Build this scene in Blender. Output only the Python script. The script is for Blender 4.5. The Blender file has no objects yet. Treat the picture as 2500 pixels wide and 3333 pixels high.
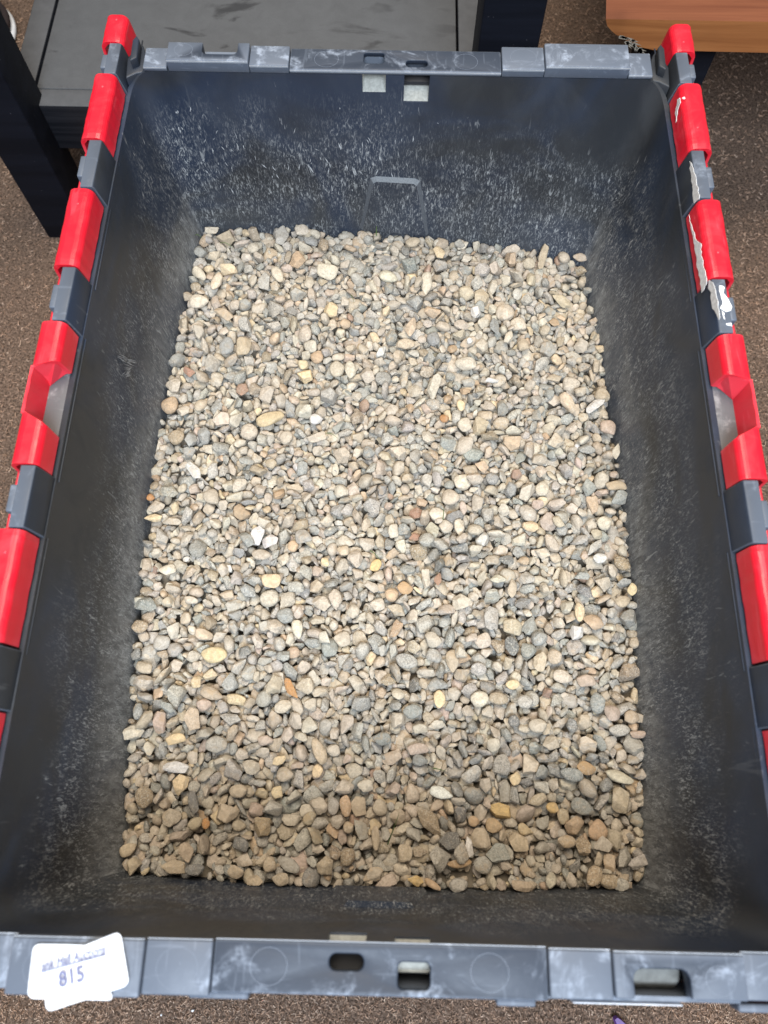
import bpy, bmesh, math, base64, zlib, random
import numpy as np
from mathutils import Matrix, Quaternion, Vector
D2 = bpy.data
SC = bpy.context.scene
COL = SC.collection
H = 0.335                       # height of the crate rim above the carpet (metres)

# ---------------------------------------------------------------- camera
def cam_axes(pitch, yaw, roll):
    cp, sp = math.cos(pitch), math.sin(pitch)
    fwd = np.array([math.sin(yaw)*cp, math.cos(yaw)*cp, -sp])
    right = np.array([math.cos(yaw), -math.sin(yaw), 0.0])
    up = np.cross(right, fwd)
    c, s = math.cos(roll), math.sin(roll)
    return np.array([c*right+s*up, -s*right+c*up, fwd])
F_PX = 2424.52
CAM = np.array([.0013142, -.1947514, .3649832])          # relative to the rim centre
AX = cam_axes(math.radians(69.5780314), math.radians(-1.26716903), math.radians(.0305372))
cam_d = D2.cameras.new('camera'); cam = D2.objects.new('camera', cam_d); COL.objects.link(cam)
cam_d.sensor_fit = 'HORIZONTAL'; cam_d.sensor_width = 36; cam_d.lens = 36*F_PX/2500
cam_d.clip_start = 0.02; cam_d.clip_end = 50
mw = Matrix.Identity(4)
for i in range(3):
    mw[i][0] = AX[0][i]; mw[i][1] = AX[1][i]; mw[i][2] = -AX[2][i]; mw[i][3] = CAM[i] + (H if i == 2 else 0)
cam.matrix_world = mw
cam_d.dof.use_dof = True; cam_d.dof.focus_distance = 0.56; cam_d.dof.aperture_fstop = 12
SC.camera = cam
SC.render.resolution_x = 768; SC.render.resolution_y = 1024

# ---------------------------------------------------------------- world, lights, exposure
W = D2.worlds.new('World'); SC.world = W; W.use_nodes = True
W.node_tree.nodes['Background'].inputs[0].default_value = (0.93, 0.95, 1.0, 1)
W.node_tree.nodes['Background'].inputs[1].default_value = 0.26
def area(name, loc, target, sx, sy, power, col):
    l = D2.lights.new(name, 'AREA'); l.shape = 'RECTANGLE'; l.size = sx; l.size_y = sy; l.energy = power; l.color = col
    o = D2.objects.new(name, l); COL.objects.link(o); o.location = loc
    o.rotation_euler = (Vector(target)-Vector(loc)).to_track_quat('-Z', 'Y').to_euler()
    return o
area('window_light', (0.10, -1.08, 1.72), (0, -0.02, 0.2), 1.1, 0.8, 66, (0.79, 0.885, 1.0))
area('ceiling_light', (-0.03, 0.40, 1.65), (0, 0.0, 0.1), 0.75, 0.75, 27, (1.0, 0.87, 0.70))
SC.view_settings.view_transform = 'Standard'; SC.view_settings.look = 'None'
SC.view_settings.exposure = 0.0; SC.view_settings.gamma = 1.0
SC.render.engine = 'CYCLES'

# ---------------------------------------------------------------- helpers
def tag(o, label=None, cat=None, group=None, kind=None):
    if label: o['label'] = label
    if cat: o['category'] = cat
    if group: o['group'] = group
    if kind: o['kind'] = kind
    return o
def empty(name, loc=(0, 0, 0)):
    o = D2.objects.new(name, None); o.location = loc; o.empty_display_size = .05; COL.objects.link(o); return o
def link(name, me, mat, parent=None, loc=None):
    o = D2.objects.new(name, me)
    if mat is not None and len(me.materials) == 0: me.materials.append(mat)
    COL.objects.link(o)
    if loc is not None: o.location = loc
    if parent is not None:
        o.parent = parent
        p = parent; off = Vector((0, 0, 0))
        while p is not None: off += p.location; p = p.parent
        if loc is None: o.location = -off
    return o
def from_bm(name, bm, mat, parent=None, smooth=False, bevel=0.0, seg=2):
    """bmesh in world coordinates -> object"""
    me = D2.meshes.new(name); 
    bmesh.ops.recalc_face_normals(bm, faces=bm.faces)
    if bevel > 0:
        es = [e for e in bm.edges if len(e.link_faces) == 2 and e.calc_face_angle(0) > 0.6]
        bmesh.ops.bevel(bm, geom=es, offset=bevel, segments=seg, affect='EDGES', profile=.5, clamp_overlap=True)
    for f in bm.faces: f.smooth = smooth or bevel > 0
    bm.to_mesh(me); bm.free()
    if bevel > 0 or smooth:
        try: me.set_sharp_from_angle(angle=math.radians(50))
        except Exception: pass
    return link(name, me, mat, parent)
def box(bm, x0, x1, y0, y1, z0, z1):
    v = [bm.verts.new((x, y, z)) for x in (x0, x1) for y in (y0, y1) for z in (z0, z1)]
    for f in ((0,1,3,2),(4,6,7,5),(0,4,5,1),(2,3,7,6),(0,2,6,4),(1,5,7,3)): bm.faces.new([v[i] for i in f])
def prism(bm, pts, z0, z1):
    """closed polygon pts (x,y) extruded z0..z1"""
    a = [bm.verts.new((p[0], p[1], z0)) for p in pts]; b = [bm.verts.new((p[0], p[1], z1)) for p in pts]
    n = len(pts); bm.faces.new(a[::-1]); bm.faces.new(b)
    for i in range(n): bm.faces.new((a[i], a[(i+1)%n], b[(i+1)%n], b[i]))
def extr_y(bm, prof, ys, wob=None):
    """closed profile (x,z) swept along list of y"""
    rings = []
    for k, y in enumerate(ys):
        w = wob(k, y) if wob else (0, 0)
        rings.append([bm.verts.new((p[0]+w[0], y, p[1]+w[1])) for p in prof])
    n = len(prof)
    for a, b in zip(rings, rings[1:]):
        for i in range(n): bm.faces.new((a[i], a[(i+1)%n], b[(i+1)%n], b[i]))
    bm.faces.new(rings[0]); bm.faces.new(rings[-1][::-1])
def gplate(bm, xs, ys, holes, z0, z1):
    """plate of grid cells with some cells left out (through holes)"""
    nx, ny = len(xs), len(ys); V = {}
    def v(i, j, k):
        if (i, j, k) not in V: V[i, j, k] = bm.verts.new((xs[i], ys[j], (z0, z1)[k]))
        return V[i, j, k]
    solid = lambda i, j: 0 <= i < nx-1 and 0 <= j < ny-1 and (i, j) not in holes
    for i in range(nx-1):
        for j in range(ny-1):
            if not solid(i, j): continue
            for k in (0, 1): bm.faces.new((v(i,j,k), v(i+1,j,k), v(i+1,j+1,k), v(i,j+1,k)))
            for (a, b, di, dj) in (((i,j),(i+1,j),0,-1), ((i,j+1),(i+1,j+1),0,1), ((i,j),(i,j+1),-1,0), ((i+1,j),(i+1,j+1),1,0)):
                if not solid(i+di, j+dj): bm.faces.new((v(*a,0), v(*b,0), v(*b,1), v(*a,1)))
def arc(cx, cy, r, a0, a1, n):
    return [(cx+r*math.cos(math.radians(a0+(a1-a0)*i/n)), cy+r*math.sin(math.radians(a0+(a1-a0)*i/n))) for i in range(n+1)]

def ray(px, py): return AX.T @ np.array([(px-1250)/F_PX, (1666.5-py)/F_PX, 1.0])
def onz(px, py, z): d = ray(px, py); return CAM+d*((z-CAM[2])/d[2])
def onx(px, py, x): d = ray(px, py); return CAM+d*((x-CAM[0])/d[0])
# ---------------------------------------------------------------- where the wall foots and the stones are
MARKS = """A 1270 398 120 75 -15 cream r
A 1600 418 110 70 -10 cream r
A 580 408 90 60 -45 cream r
A 578 553 115 75 10 cream r
A 677 450 110 60 70 buff r
A 1003 415 95 60 -60 cream r
A 930 445 95 65 80 grey a
A 1110 325 100 85 0 orangetan a
A 720 205 100 75 10 tan a
A 1150 722 95 82 90 buff r
A 818 793 105 85 80 tan r
A 730 800 100 85 70 slate r
A 962 1188 165 80 12 yellow r
A 413 1110 100 95 0 orangetan r
A 455 1285 95 80 0 brown r
A 1323 920 90 85 80 buff r
A 1395 925 100 65 95 cream r
A 1150 950 90 70 0 yellow a
A 1215 855 75 70 0 orangetan r
A 555 1470 110 60 -50 white a
A 525 935 70 50 -50 rust a
A 715 625 120 50 -35 tan a
A 1210 1185 75 60 10 white r
A 850 1255 95 90 0 buff r
A 1048 1290 80 75 0 buff r
A 1210 1290 110 55 10 buff a
A 650 1610 100 90 -40 buff r
A 990 590 105 95 -60 grey a
A 980 685 85 60 0 grey a
A 1290 600 80 75 0 yellow a
A 1253 255 80 55 100 brown r
A 1135 158 80 55 0 cream r
A 870 265 65 55 -20 cream r
A 645 165 80 45 -15 cream a
A 1025 165 100 80 70 grey a
B 395 455 120 65 85 cream r
B 605 895 120 70 0 cream r
B 432 1015 150 65 70 cream a
B 430 1105 85 60 -20 grey r
B 820 612 105 95 0 buff r
B 890 672 90 75 0 buff r
B 1155 1105 130 70 -55 tan r
B 1305 1110 115 50 35 white a
B 1425 1235 95 80 -20 pink r
B 1415 1060 90 75 -40 tan r
B 1095 1305 95 85 0 buff a
B 650 1375 120 75 5 slate r
B 600 1330 110 90 60 cream r
B 590 1525 105 95 45 cream r
B 527 1605 105 100 0 buff r
B 1460 1365 90 45 80 cream a
B 1445 1550 115 55 -5 tan r
B 1450 1615 100 80 0 slate a
B 1018 1560 90 80 90 cream r
B 432 752 75 75 0 slate r
B 628 768 36 34 0 white r
B 310 695 115 60 75 tan a
B 285 785 100 55 0 tan r
B 490 1190 55 50 0 orange r
B 915 790 65 65 0 tan r
B 1125 550 110 50 -40 tan a
B 1015 260 130 45 75 tan a
B 1135 265 70 65 0 buff r
B 1225 315 80 50 0 buff r
B 320 235 85 55 0 tan r
B 465 295 70 55 -60 yellow a
B 300 350 90 85 0 slate a
B 695 520 85 80 0 tan a
B 660 615 70 60 90 white a
B 760 690 90 55 100 slate a
B 835 750 75 45 60 cream a
B 745 980 85 30 -5 white a
B 685 1025 65 50 0 brown a
B 580 1115 65 50 100 yellow r
B 600 1215 80 78 0 buff r
B 680 1225 95 90 60 tan a
B 185 1300 80 72 80 grey a
B 85 1370 75 68 0 slate r
B 240 1370 95 85 0 buff a
B 750 1510 80 72 0 slate r
B 1010 890 110 60 30 grey a
C 663 970 150 95 -5 yellow r
C 970 570 110 80 -5 yellow r
C 890 320 110 75 75 white a
C 963 352 95 80 20 white a
C 915 428 110 65 -10 buff r
C 840 345 100 60 -50 slate a
C 605 857 105 70 -15 tan r
C 375 900 95 88 60 grey r
C 1085 378 65 65 0 orangetan r
C 1110 828 115 65 -75 cream r
C 1043 755 95 88 0 slate r
C 845 620 110 70 -45 slate a
C 290 690 130 85 -10 slate a
C 265 815 95 75 10 brown r
C 330 225 100 45 5 yellow a
C 318 117 46 44 0 orange r
C 345 160 100 72 15 buff a
C 418 88 105 70 -5 grey a
C 370 330 100 70 -50 grey a
C 437 248 110 45 -5 buff a
C 408 507 95 60 10 cream r
C 1100 598 100 65 -10 grey r
C 1240 685 100 78 -30 buff a
C 1540 695 85 75 0 cream r
C 1410 730 80 75 90 cream r
C 1350 880 95 90 0 buff r
C 1190 905 90 55 -5 slate r
C 1355 405 70 60 -10 tan r
C 1155 525 85 75 80 grey a
C 1210 600 90 75 40 tan a
C 1260 470 55 48 -50 yellow r
C 830 945 80 62 0 darkslate a
C 565 1115 70 60 80 yellow r
C 540 675 80 48 -15 cream r
D 340 205 85 58 15 rust a
D 330 335 64 44 0 rust a
D 355 410 100 95 0 brown r
D 120 485 80 60 45 orangeyellow r
D 208 643 82 78 0 orangetan r
D 280 605 90 72 -10 orangebrown r
D 455 562 75 45 80 rust a
D 390 560 110 50 90 cream a
D 455 208 100 78 0 cream r
D 860 812 115 92 -20 tan r
D 745 765 130 90 90 grey a
D 855 920 115 78 105 darkslate r
D 1200 850 90 80 70 white a
D 1125 288 75 65 90 slate r
D 1355 255 85 78 0 cream r
D 825 455 85 55 -5 darkslate r
D 1450 475 110 72 -40 brown r
D 1325 450 80 60 0 white r
D 1300 385 115 45 35 grey a
D 285 1000 130 88 -20 grey r
D 535 1000 130 75 95 tan r
D 700 890 95 85 20 buff r
D 435 970 95 85 -40 grey r
D 675 1045 90 78 0 grey r
D 1085 975 90 85 90 tan r
D 1005 1000 110 75 80 tan a
D 1255 1105 105 72 0 pink r
D 1130 1085 120 75 -10 buff r
D 855 1130 80 58 0 yellow r
D 1250 620 100 62 -35 darkslate a
D 1230 540 90 52 -5 slate a
D 915 680 100 55 20 darkslate a
D 855 610 105 55 90 tan r
D 1450 680 88 72 30 tan r
D 1520 615 70 54 90 yellow r
D 1220 735 110 58 95 yellow r
D 580 680 100 88 20 buff a
D 570 390 100 55 0 darkslate a
D 500 275 80 75 0 cream r
D 425 295 88 78 90 cream a
D 570 285 95 55 100 cream r
D 660 290 95 68 0 buff r
D 275 290 70 64 0 slate a
D 215 300 80 62 90 cream r
D 780 560 90 48 0 cream a
D 190 1105 85 62 0 brown a
E 595 102 140 80 -15 tan r
E 735 135 125 70 -12 yellow r
E 1040 75 140 52 115 orange a
E 553 168 92 80 0 pink r
E 620 390 130 105 0 grey r
E 388 358 120 66 12 yellow r
E 395 520 150 70 -5 white a
E 410 620 130 100 75 yellow a
E 215 690 135 112 90 brown r
E 485 245 135 95 100 tan a
E 300 265 135 78 90 pink a
E 345 175 100 58 -40 slate a
E 183 205 100 62 80 slate r
E 125 320 125 80 10 cream a
E 745 655 110 85 0 tan r
E 965 662 75 70 90 yellow r
E 1205 430 165 82 110 tan r
E 1285 425 80 75 0 cream r
E 1465 625 95 78 0 cream r
E 1560 360 110 82 0 slate r
E 880 860 120 110 80 brown a
E 760 955 100 85 -30 darkslate r
E 925 1070 98 88 80 tan r
E 1235 1075 115 100 80 tan a
E 1280 880 90 78 80 orangetan a
E 1370 860 75 64 90 tan r
E 1510 1125 120 95 0 buff a
E 1035 1075 135 85 -30 grey r
E 380 1090 155 98 -10 tan a
E 500 1100 120 72 5 darkslate r
E 155 1080 110 95 90 tan a
E 120 985 115 75 35 tan r
E 500 840 100 78 30 tan r
E 565 840 70 50 90 orange r
E 445 1000 112 92 70 tan a
E 735 1110 98 90 0 tan r
E 840 1160 95 66 0 tan a
E 985 1155 105 82 0 tan r
E 1425 740 118 98 100 tan a
E 1355 740 130 70 100 orangetan r
E 1285 740 110 70 85 grey r
E 1525 920 150 48 95 tan r
E 490 720 140 58 100 darkslate r
E 1010 560 108 95 0 buff r
E 1090 590 120 70 85 grey a
E 980 480 90 55 30 yellow r
E 700 250 130 75 -5 grey a
E 890 130 110 95 60 grey r
E 1000 175 108 82 20 buff r
E 1195 540 90 64 70 yellow r
E 1365 1030 112 90 80 brown r
F 265 830 215 105 -50 brown a
F 375 945 140 130 0 darkslate a
F 480 970 125 52 100 white a
F 655 765 150 95 -15 orangeyellow a
F 625 850 102 95 0 orangetan r
F 325 665 145 75 -15 white r
F 1215 875 135 122 90 orangetan r
F 1130 745 150 100 -20 slate r
F 1340 705 148 118 80 tan a
F 1335 575 180 74 -18 cream r
F 820 510 130 120 -45 buff a
F 1145 525 120 82 -10 orangebrown r
F 1060 560 140 88 -15 slate r
F 770 950 135 110 -50 tan a
F 565 1075 118 112 0 grey r
F 425 1065 150 58 5 orangebrown r
F 425 1195 118 92 0 grey r
F 780 1200 130 68 -10 tan r
F 1030 940 110 82 -8 tan r
F 1130 965 120 100 90 brown a
F 870 705 120 72 20 tan r
F 205 300 90 62 0 cream r
F 190 415 125 72 5 pink r
F 205 480 95 72 0 slate r
F 735 260 78 70 -60 darkslate r
F 1065 280 92 68 95 slate r
F 870 285 112 88 0 buff r
F 540 135 110 102 0 cream r
F 315 135 110 74 90 yellow r
F 1210 155 130 92 90 slate r
F 650 130 115 78 -10 tan r
F 800 150 98 84 0 grey r
F 1405 235 90 85 0 tan r
F 1330 310 130 76 0 grey r
F 1455 335 95 48 0 pink r
F 620 395 88 82 90 cream r
F 500 560 125 85 35 grey r
F 580 620 95 78 90 buff a
F 180 1160 95 60 -35 orangeyellow a
F 275 1190 115 48 -35 orangetan r
F 120 1005 110 88 90 tan r
F 740 680 110 62 90 grey a
F 745 585 88 68 70 yellow r
F 430 790 100 86 80 darkslate a
F 160 205 115 88 0 slate r
F 1190 1140 130 105 60 brown r
F 1280 1060 110 78 90 tan a
F 1280 1170 120 92 0 brown r
F 1480 1060 112 85 20 grey a
F 1345 1190 95 82 0 grey r
F 510 825 72 68 0 orangetan r
F 955 750 72 68 0 orangeyellow r
F 1015 800 100 76 90 tan r"""
CROP = dict(A=(300, 650, .60277), B=(1150, 650, .60277), C=(300, 1550, .60277), D=(1150, 1550, .60277), E=(350, 2200, .57264), F=(1250, 2200, .57264))
FOOT = dict(
 L=[(-.171,.2703),(-.1789,.2383),(-.1818,.1995),(-.1865,.1412),(-.1851,.0701),(-.1842,.0301),(-.1851,-.0205),(-.1849,-.068),(-.1841,-.1128),(-.18,-.1653),(-.1763,-.2047),(-.1694,-.2465)],
 N=[(-.1626,-.2518),(-.1265,-.2533),(-.0666,-.2555),(-.0269,-.2564),(.0325,-.2563),(.0918,-.255),(.1631,-.2525)],
 R=[(.1733,-.2451),(.178,-.1967),(.1801,-.1571),(.1818,-.1045),(.185,-.048),(.1856,.0003),(.1849,.0516),(.1811,.0978),(.1765,.1495),(.1731,.195),(.1704,.2397)],
 F=[(.159,.2509),(.1135,.2599),(.0592,.2664),(.0319,.2698),(-.0229,.2747),(-.0779,.2759),(-.1329,.2746),(-.1632,.2746)])
for k in FOOT:
    FOOT[k] = np.array(FOOT[k])
    if k in 'LR':
        y = FOOT[k][:, 1]; FOOT[k] = np.stack([np.polyval(np.polyfit(y, FOOT[k][:, 0], 3), y), y], 1)
BP = np.round(np.concatenate([FOOT[k] for k in 'LNRF']), 5)
def qmul(a, b):
    w1, x1, y1, z1 = a; w2, x2, y2, z2 = b
    return np.array([w1*w2-x1*x2-y1*y2-z1*z2, w1*x2+x1*w2+y1*z2-z1*y2, w1*y2-x1*z2+y1*w2+z1*x2, w1*z2+x1*y2-y1*x2+z1*w2])
def qax(ax, a):
    q = np.zeros(4); q[0] = math.cos(a/2); q[1+ax] = math.sin(a/2); return q
def inside(bp, x, y, m):
    c = False; n = len(bp); j = n-1
    for i in range(n):
        xi, yi = bp[i]*(1-m); xj, yj = bp[j]*(1-m)
        if (yi > y) != (yj > y) and x < (xj-xi)*(y-yi)/(yj-yi)+xi: c = not c
        j = i
    return c
def stone_size(rng, small):
    a = math.exp(rng.normal(math.log(.0092), .28)); a = min(a, .017)
    if small: a = math.exp(rng.normal(math.log(.0088), .30)); a = min(max(a, .0040), .0150)
    b = a*rng.uniform(.52, .95); c = b*rng.uniform(.40, .85); return (a, b, c)
def base_stones(rng, bp):
    out = []; c = .0098
    for gx in np.arange(-.19, .19, c):
        for gy in np.arange(-.262, .28, c):
            x = gx+rng.uniform(-.25, .25)*c; y = gy+rng.uniform(-.25, .25)*c
            if not inside(bp, x, y, .02): continue
            a, b, cc = stone_size(rng, False); q = qmul(qax(2, rng.uniform(0, 6.28)), qax(0, rng.normal()*.25)); k = rng.randint(24)
            out.append((0, k, (x, y, -.1800+rng.uniform(-.0015, .0015)), q, (a*1.15, b*1.15, cc)))
    return out
def placed_stones(rng):
    out = []
    for line in MARKS.split('\n'):
        w = line.split(); o = CROP[w[0]]; x, y, a, b, t = [float(v) for v in w[1:6]]; col, k = w[6], w[7]
        px, py, a, b = o[0]+x*o[2], o[1]+y*o[2], a*o[2], b*o[2]
        z = -.171; ax = np.array([math.cos(math.radians(t)), -math.sin(math.radians(t))]); bx = np.array([ax[1], -ax[0]])
        c0 = onz(px, py, z); va = onz(px+ax[0]*a/2, py+ax[1]*a/2, z)-onz(px-ax[0]*a/2, py-ax[1]*a/2, z); vb = onz(px+bx[0]*b/2, py+bx[1]*b/2, z)-onz(px-bx[0]*b/2, py-bx[1]*b/2, z)
        la = np.linalg.norm(va[:2]); u = va[:2]/la; lb = abs(u[0]*vb[1]-u[1]*vb[0]); la *= .95; lb *= .93; th = min(lb*rng.uniform(.5, .68), .0125)
        q = qmul(qmul(qax(2, math.atan2(u[1], u[0])), qax(0, rng.normal()*.13)), qax(1, rng.normal()*.1))
        kk = rng.randint(0, 10) if k == 'r' else rng.randint(10, 24)
        ex = abs(u[0])*la/2+abs(u[1])*lb/2; ey = abs(u[1])*la/2+abs(u[0])*lb/2
        L_, R2_, F_c, N_c = FOOT['L'][::-1], FOOT['R'], FOOT['F'][::-1], FOOT['N']
        c0[0] = min(max(c0[0], np.interp(c0[1], L_[:, 1], L_[:, 0])+ex*.93), np.interp(c0[1], R2_[:, 1], R2_[:, 0])-ex*.93)
        c0[1] = min(max(c0[1], np.interp(c0[0], N_c[:, 0], N_c[:, 1])+ey*.93), np.interp(c0[0], F_c[:, 0], F_c[:, 1])-ey*.93)
        zt = -.1665+rng.uniform(-.0018, .0014)+(.001 if la > .018 else 0)
        out.append((1, kk, (c0[0], c0[1], zt-th/2), q, (la, lb, th), col))
    return out
def rain_stones(rng, bp, N, z0):
    out = []
    while len(out) < N:
        for gx in np.arange(-.18, .181, .0125):
            for gy in np.arange(-.25, .274, .0125):
                x = gx+rng.uniform(-.2, .2)*.0125; y = gy+rng.uniform(-.2, .2)*.0125
                if not inside(bp, x, y, .035): continue
                if len(out) >= N: break
                k = rng.randint(24); d = stone_size(rng, True); rng.normal(size=4); out.append((k, d))
    return out

def gauge(k, V):
    """stone shape k: 0-9 water-worn, 10-23 broken"""
    r = np.random.RandomState(700+k)
    if k < 10: n, p = r.randint(12, 18), 7.5
    else: n, p = r.randint(8, 13), 24.
    N = r.normal(size=(n, 3))
    for _ in range(12):
        N /= np.linalg.norm(N, axis=1)[:, None]; d = N[:, None]-N[None]; q = (d**2).sum(2)+np.eye(n)
        N = N+.035*(d/q[..., None]**1.5).sum(1)
    N /= np.linalg.norm(N, axis=1)[:, None]
    dd = r.uniform(.62, 1.05, n) if k >= 10 else r.uniform(.80, 1.05, n)
    s = (np.maximum(0, V@N.T/dd)**p).sum(1)**(-1/p); P = V*s[:, None]
    lo, hi = P.min(0), P.max(0)
    return (P-(lo+hi)/2)/((hi-lo)/2)

# ---------------------------------------------------------------- node material helper
class NT:
    def __init__(s, name):
        s.m = D2.materials.new(name); s.m.use_nodes = True; s.t = s.m.node_tree
        s.b = s.t.nodes['Principled BSDF']; s.out = s.t.nodes['Material Output']
    def n(s, typ, **kw):
        x = s.t.nodes.new(typ)
        for k, v in kw.items():
            if k.startswith('i_'):
                key = k[2:]; key = int(key) if key.isdigit() else key
                x.inputs[key].default_value = v
            else: setattr(x, k, v)
        return x
    def l(s, a, b): s.t.links.new(a, b)
    def coord(s, scale=(1, 1, 1), rot=(0, 0, 0), kind='Object'):
        c = s.n('ShaderNodeTexCoord'); m = s.n('ShaderNodeMapping'); m.inputs['Scale'].default_value = scale
        m.inputs['Rotation'].default_value = rot; s.l(c.outputs[kind], m.inputs[0]); return m.outputs[0]
    def noise(s, scale, detail=4, rough=.55, vec=None, dist=0.0):
        x = s.n('ShaderNodeTexNoise'); x.inputs['Scale'].default_value = scale; x.inputs['Detail'].default_value = detail
        x.inputs['Roughness'].default_value = rough; x.inputs['Distortion'].default_value = dist
        if vec is not None: s.l(vec, x.inputs['Vector'])
        return x.outputs['Fac']
    def ramp(s, fac, a, b, ca=0.0, cb=1.0):
        x = s.n('ShaderNodeMapRange'); x.interpolation_type = 'SMOOTHSTEP'
        s.l(fac, x.inputs[0]); x.inputs[1].default_value = a; x.inputs[2].default_value = b
        x.inputs[3].default_value = ca; x.inputs[4].default_value = cb; return x.outputs[0]
    def math(s, op, a, b=None, clamp=False):
        x = s.n('ShaderNodeMath', operation=op); x.use_clamp = clamp
        for i, v in enumerate((a, b)):
            if v is None: continue
            if isinstance(v, (int, float)): x.inputs[i].default_value = v
            else: s.l(v, x.inputs[i])
        return x.outputs[0]
    def mix(s, fac, a, b, mode='MIX'):
        x = s.n('ShaderNodeMix', data_type='RGBA', blend_type=mode)
        if isinstance(fac, (int, float)): x.inputs[0].default_value = fac
        else: s.l(fac, x.inputs[0])
        for i, v in ((6, a), (7, b)):
            if isinstance(v, tuple): x.inputs[i].default_value = (*v, 1) if len(v) == 3 else v
            else: s.l(v, x.inputs[i])
        return x.outputs[2]
    def bump(s, h, strength=.3, dist=.001, prev=None):
        x = s.n('ShaderNodeBump'); x.inputs['Strength'].default_value = strength; x.inputs['Distance'].default_value = dist
        s.l(h, x.inputs['Height'])
        if prev is not None: s.l(prev, x.inputs['Normal'])
        return x.outputs[0]
    def done(s, col=None, rough=None, nrm=None, spec=None):
        for key, v in (('Base Color', col), ('Roughness', rough), ('Normal', nrm), ('Specular IOR Level', spec)):
            if v is None: continue
            if isinstance(v, (int, float)): s.b.inputs[key].default_value = v
            elif isinstance(v, tuple): s.b.inputs[key].default_value = (*v, 1)
            else: s.l(v, s.b.inputs[key])
        return s.m
def sepz(nt):
    c = nt.n('ShaderNodeNewGeometry'); x = nt.n('ShaderNodeSeparateXYZ'); nt.l(c.outputs['Position'], x.inputs[0]); return x.outputs
def wpos(nt, scale=(1, 1, 1), rot=(0, 0, 0)):
    c = nt.n('ShaderNodeNewGeometry'); m = nt.n('ShaderNodeMapping'); m.inputs['Scale'].default_value = scale
    m.inputs['Rotation'].default_value = rot; nt.l(c.outputs['Position'], m.inputs[0]); return m.outputs[0]

PLASTIC = (0.021, 0.031, 0.054)
def mat_wall():
    """dark blue-grey plastic, scuffed, with pale stone dust that thickens towards the gravel"""
    t = NT('crate_wall'); P = sepz(t)
    z = t.math('SUBTRACT', P[2], H)                      # 0 at the rim, -0.15 at the gravel
    big = t.noise(9, 3, .6, wpos(t, (1, 1, 1.3)), .8)
    band = t.math('ADD', z, t.math('MULTIPLY', t.math('SUBTRACT', big, .5), .14))
    depth = t.ramp(band, -.030, -.090)                   # how dusty: grows with depth
    # flecks, drawn out downwards
    v1 = wpos(t, (1, 1, .27), (.12, .1, 0))
    f1 = t.ramp(t.noise(640, 3, .65, v1, .8), .535, .66)
    f2 = t.ramp(t.noise(1200, 2, .6, v1, .4), .51, .66)
    streak = t.ramp(t.noise(230, 3, .6, wpos(t, (1, 1, .22), (.25, -.2, 0)), 1.2), .655, .71)
    film = t.ramp(t.noise(26, 5, .65, wpos(t, (1, 1, .6)), .5), .40, .72)
    patch = t.ramp(t.noise(34, 4, .6, wpos(t)), .32, .62, .18, 1)
    fleck = t.math('MULTIPLY', t.math('ADD', t.math('MULTIPLY', f1, .72), t.math('MULTIPLY', f2, .36)), t.math('MULTIPLY', depth, patch))
    fleck = t.math('ADD', fleck, t.math('MULTIPLY', streak, t.math('MULTIPLY', t.ramp(band, -.02, -.06), .55)))
    low = t.ramp(z, -.085, -.150)
    gn = t.n('ShaderNodeNewGeometry'); gx = t.n('ShaderNodeSeparateXYZ'); t.l(gn.outputs['True Normal'], gx.inputs[0]); sidew = t.ramp(t.math('ABSOLUTE', gx.outputs[0]), .6, .95)   # the bulging long walls are rubbed dustier
    filmf = t.math('ADD', t.math('MULTIPLY', film, .035), t.math('MULTIPLY', t.math('MULTIPLY', low, t.ramp(big, .30, .6, .35, 1)), t.math('ADD', .07, t.math('MULTIPLY', sidew, t.ramp(t.noise(260, 5, .75, v1, .5), .3, .7, .10, .75)))))
    fac = t.math('ADD', fleck, filmf, True)
    # fine straight scratches
    sc_ = t.ramp(t.noise(160, 2, .5, wpos(t, (1, 1, .05), (.6, .5, 0)), .2), .70, .74)
    fac = t.math('ADD', fac, t.math('MULTIPLY', sc_, .08), True)
    base = t.mix(t.ramp(big, .35, .65), PLASTIC, (.022, .025, .030))
    col = t.mix(t.math('MULTIPLY', fac, .85), base, (.39, .405, .41))
    rough = t.math('ADD', t.math('MULTIPLY', fac, .3), t.ramp(film, 0, 1, .42, .55))
    b = t.bump(t.math('ADD', fleck, t.math('MULTIPLY', t.noise(900, 3, .6, wpos(t)), .5)), .22, .0004)
    return t.done(col, rough, b, .30)
def mat_rim(name='crate_rim', base=(.009, .015, .028), dust=.80, dcol=(.24, .28, .35)):
    t = NT(name)
    n1 = t.noise(38, 5, .65, wpos(t), 1.0); n2 = t.noise(260, 4, .6, wpos(t), .3)
    sm = t.math('MULTIPLY', t.ramp(n1, .50, .70), t.ramp(n2, .3, .65))
    sc1 = t.ramp(t.noise(300, 2, .5, wpos(t, (1, .12, 1), (0, 0, .9)), .3), .64, .70)
    sc2 = t.ramp(t.noise(300, 2, .5, wpos(t, (.12, 1, 1), (0, 0, .3)), .3), .66, .72)
    sx = t.n('ShaderNodeSeparateXYZ'); gg = t.n('ShaderNodeNewGeometry'); t.l(gg.outputs['Normal'], sx.inputs[0]); upf = t.ramp(sx.outputs[2], .3, .9, .12, 1)
    sm = t.math('MULTIPLY', t.math('ADD', sm, .10), upf)
    fac = t.math('ADD', t.math('MULTIPLY', sm, dust), t.math('MULTIPLY', t.math('ADD', sc1, sc2), .10), True)
    # pale worn edges
    g = t.n('ShaderNodeNewGeometry'); e = t.ramp(g.outputs['Pointiness'], .53, .60)
    fac = t.math('ADD', fac, t.math('MULTIPLY', e, .45), True)
    col = t.mix(fac, base, dcol)
    b = t.bump(n2, .25, .0004)
    return t.done(col, t.ramp(n1, .3, .7, .42, .60), b, .30)
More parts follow.
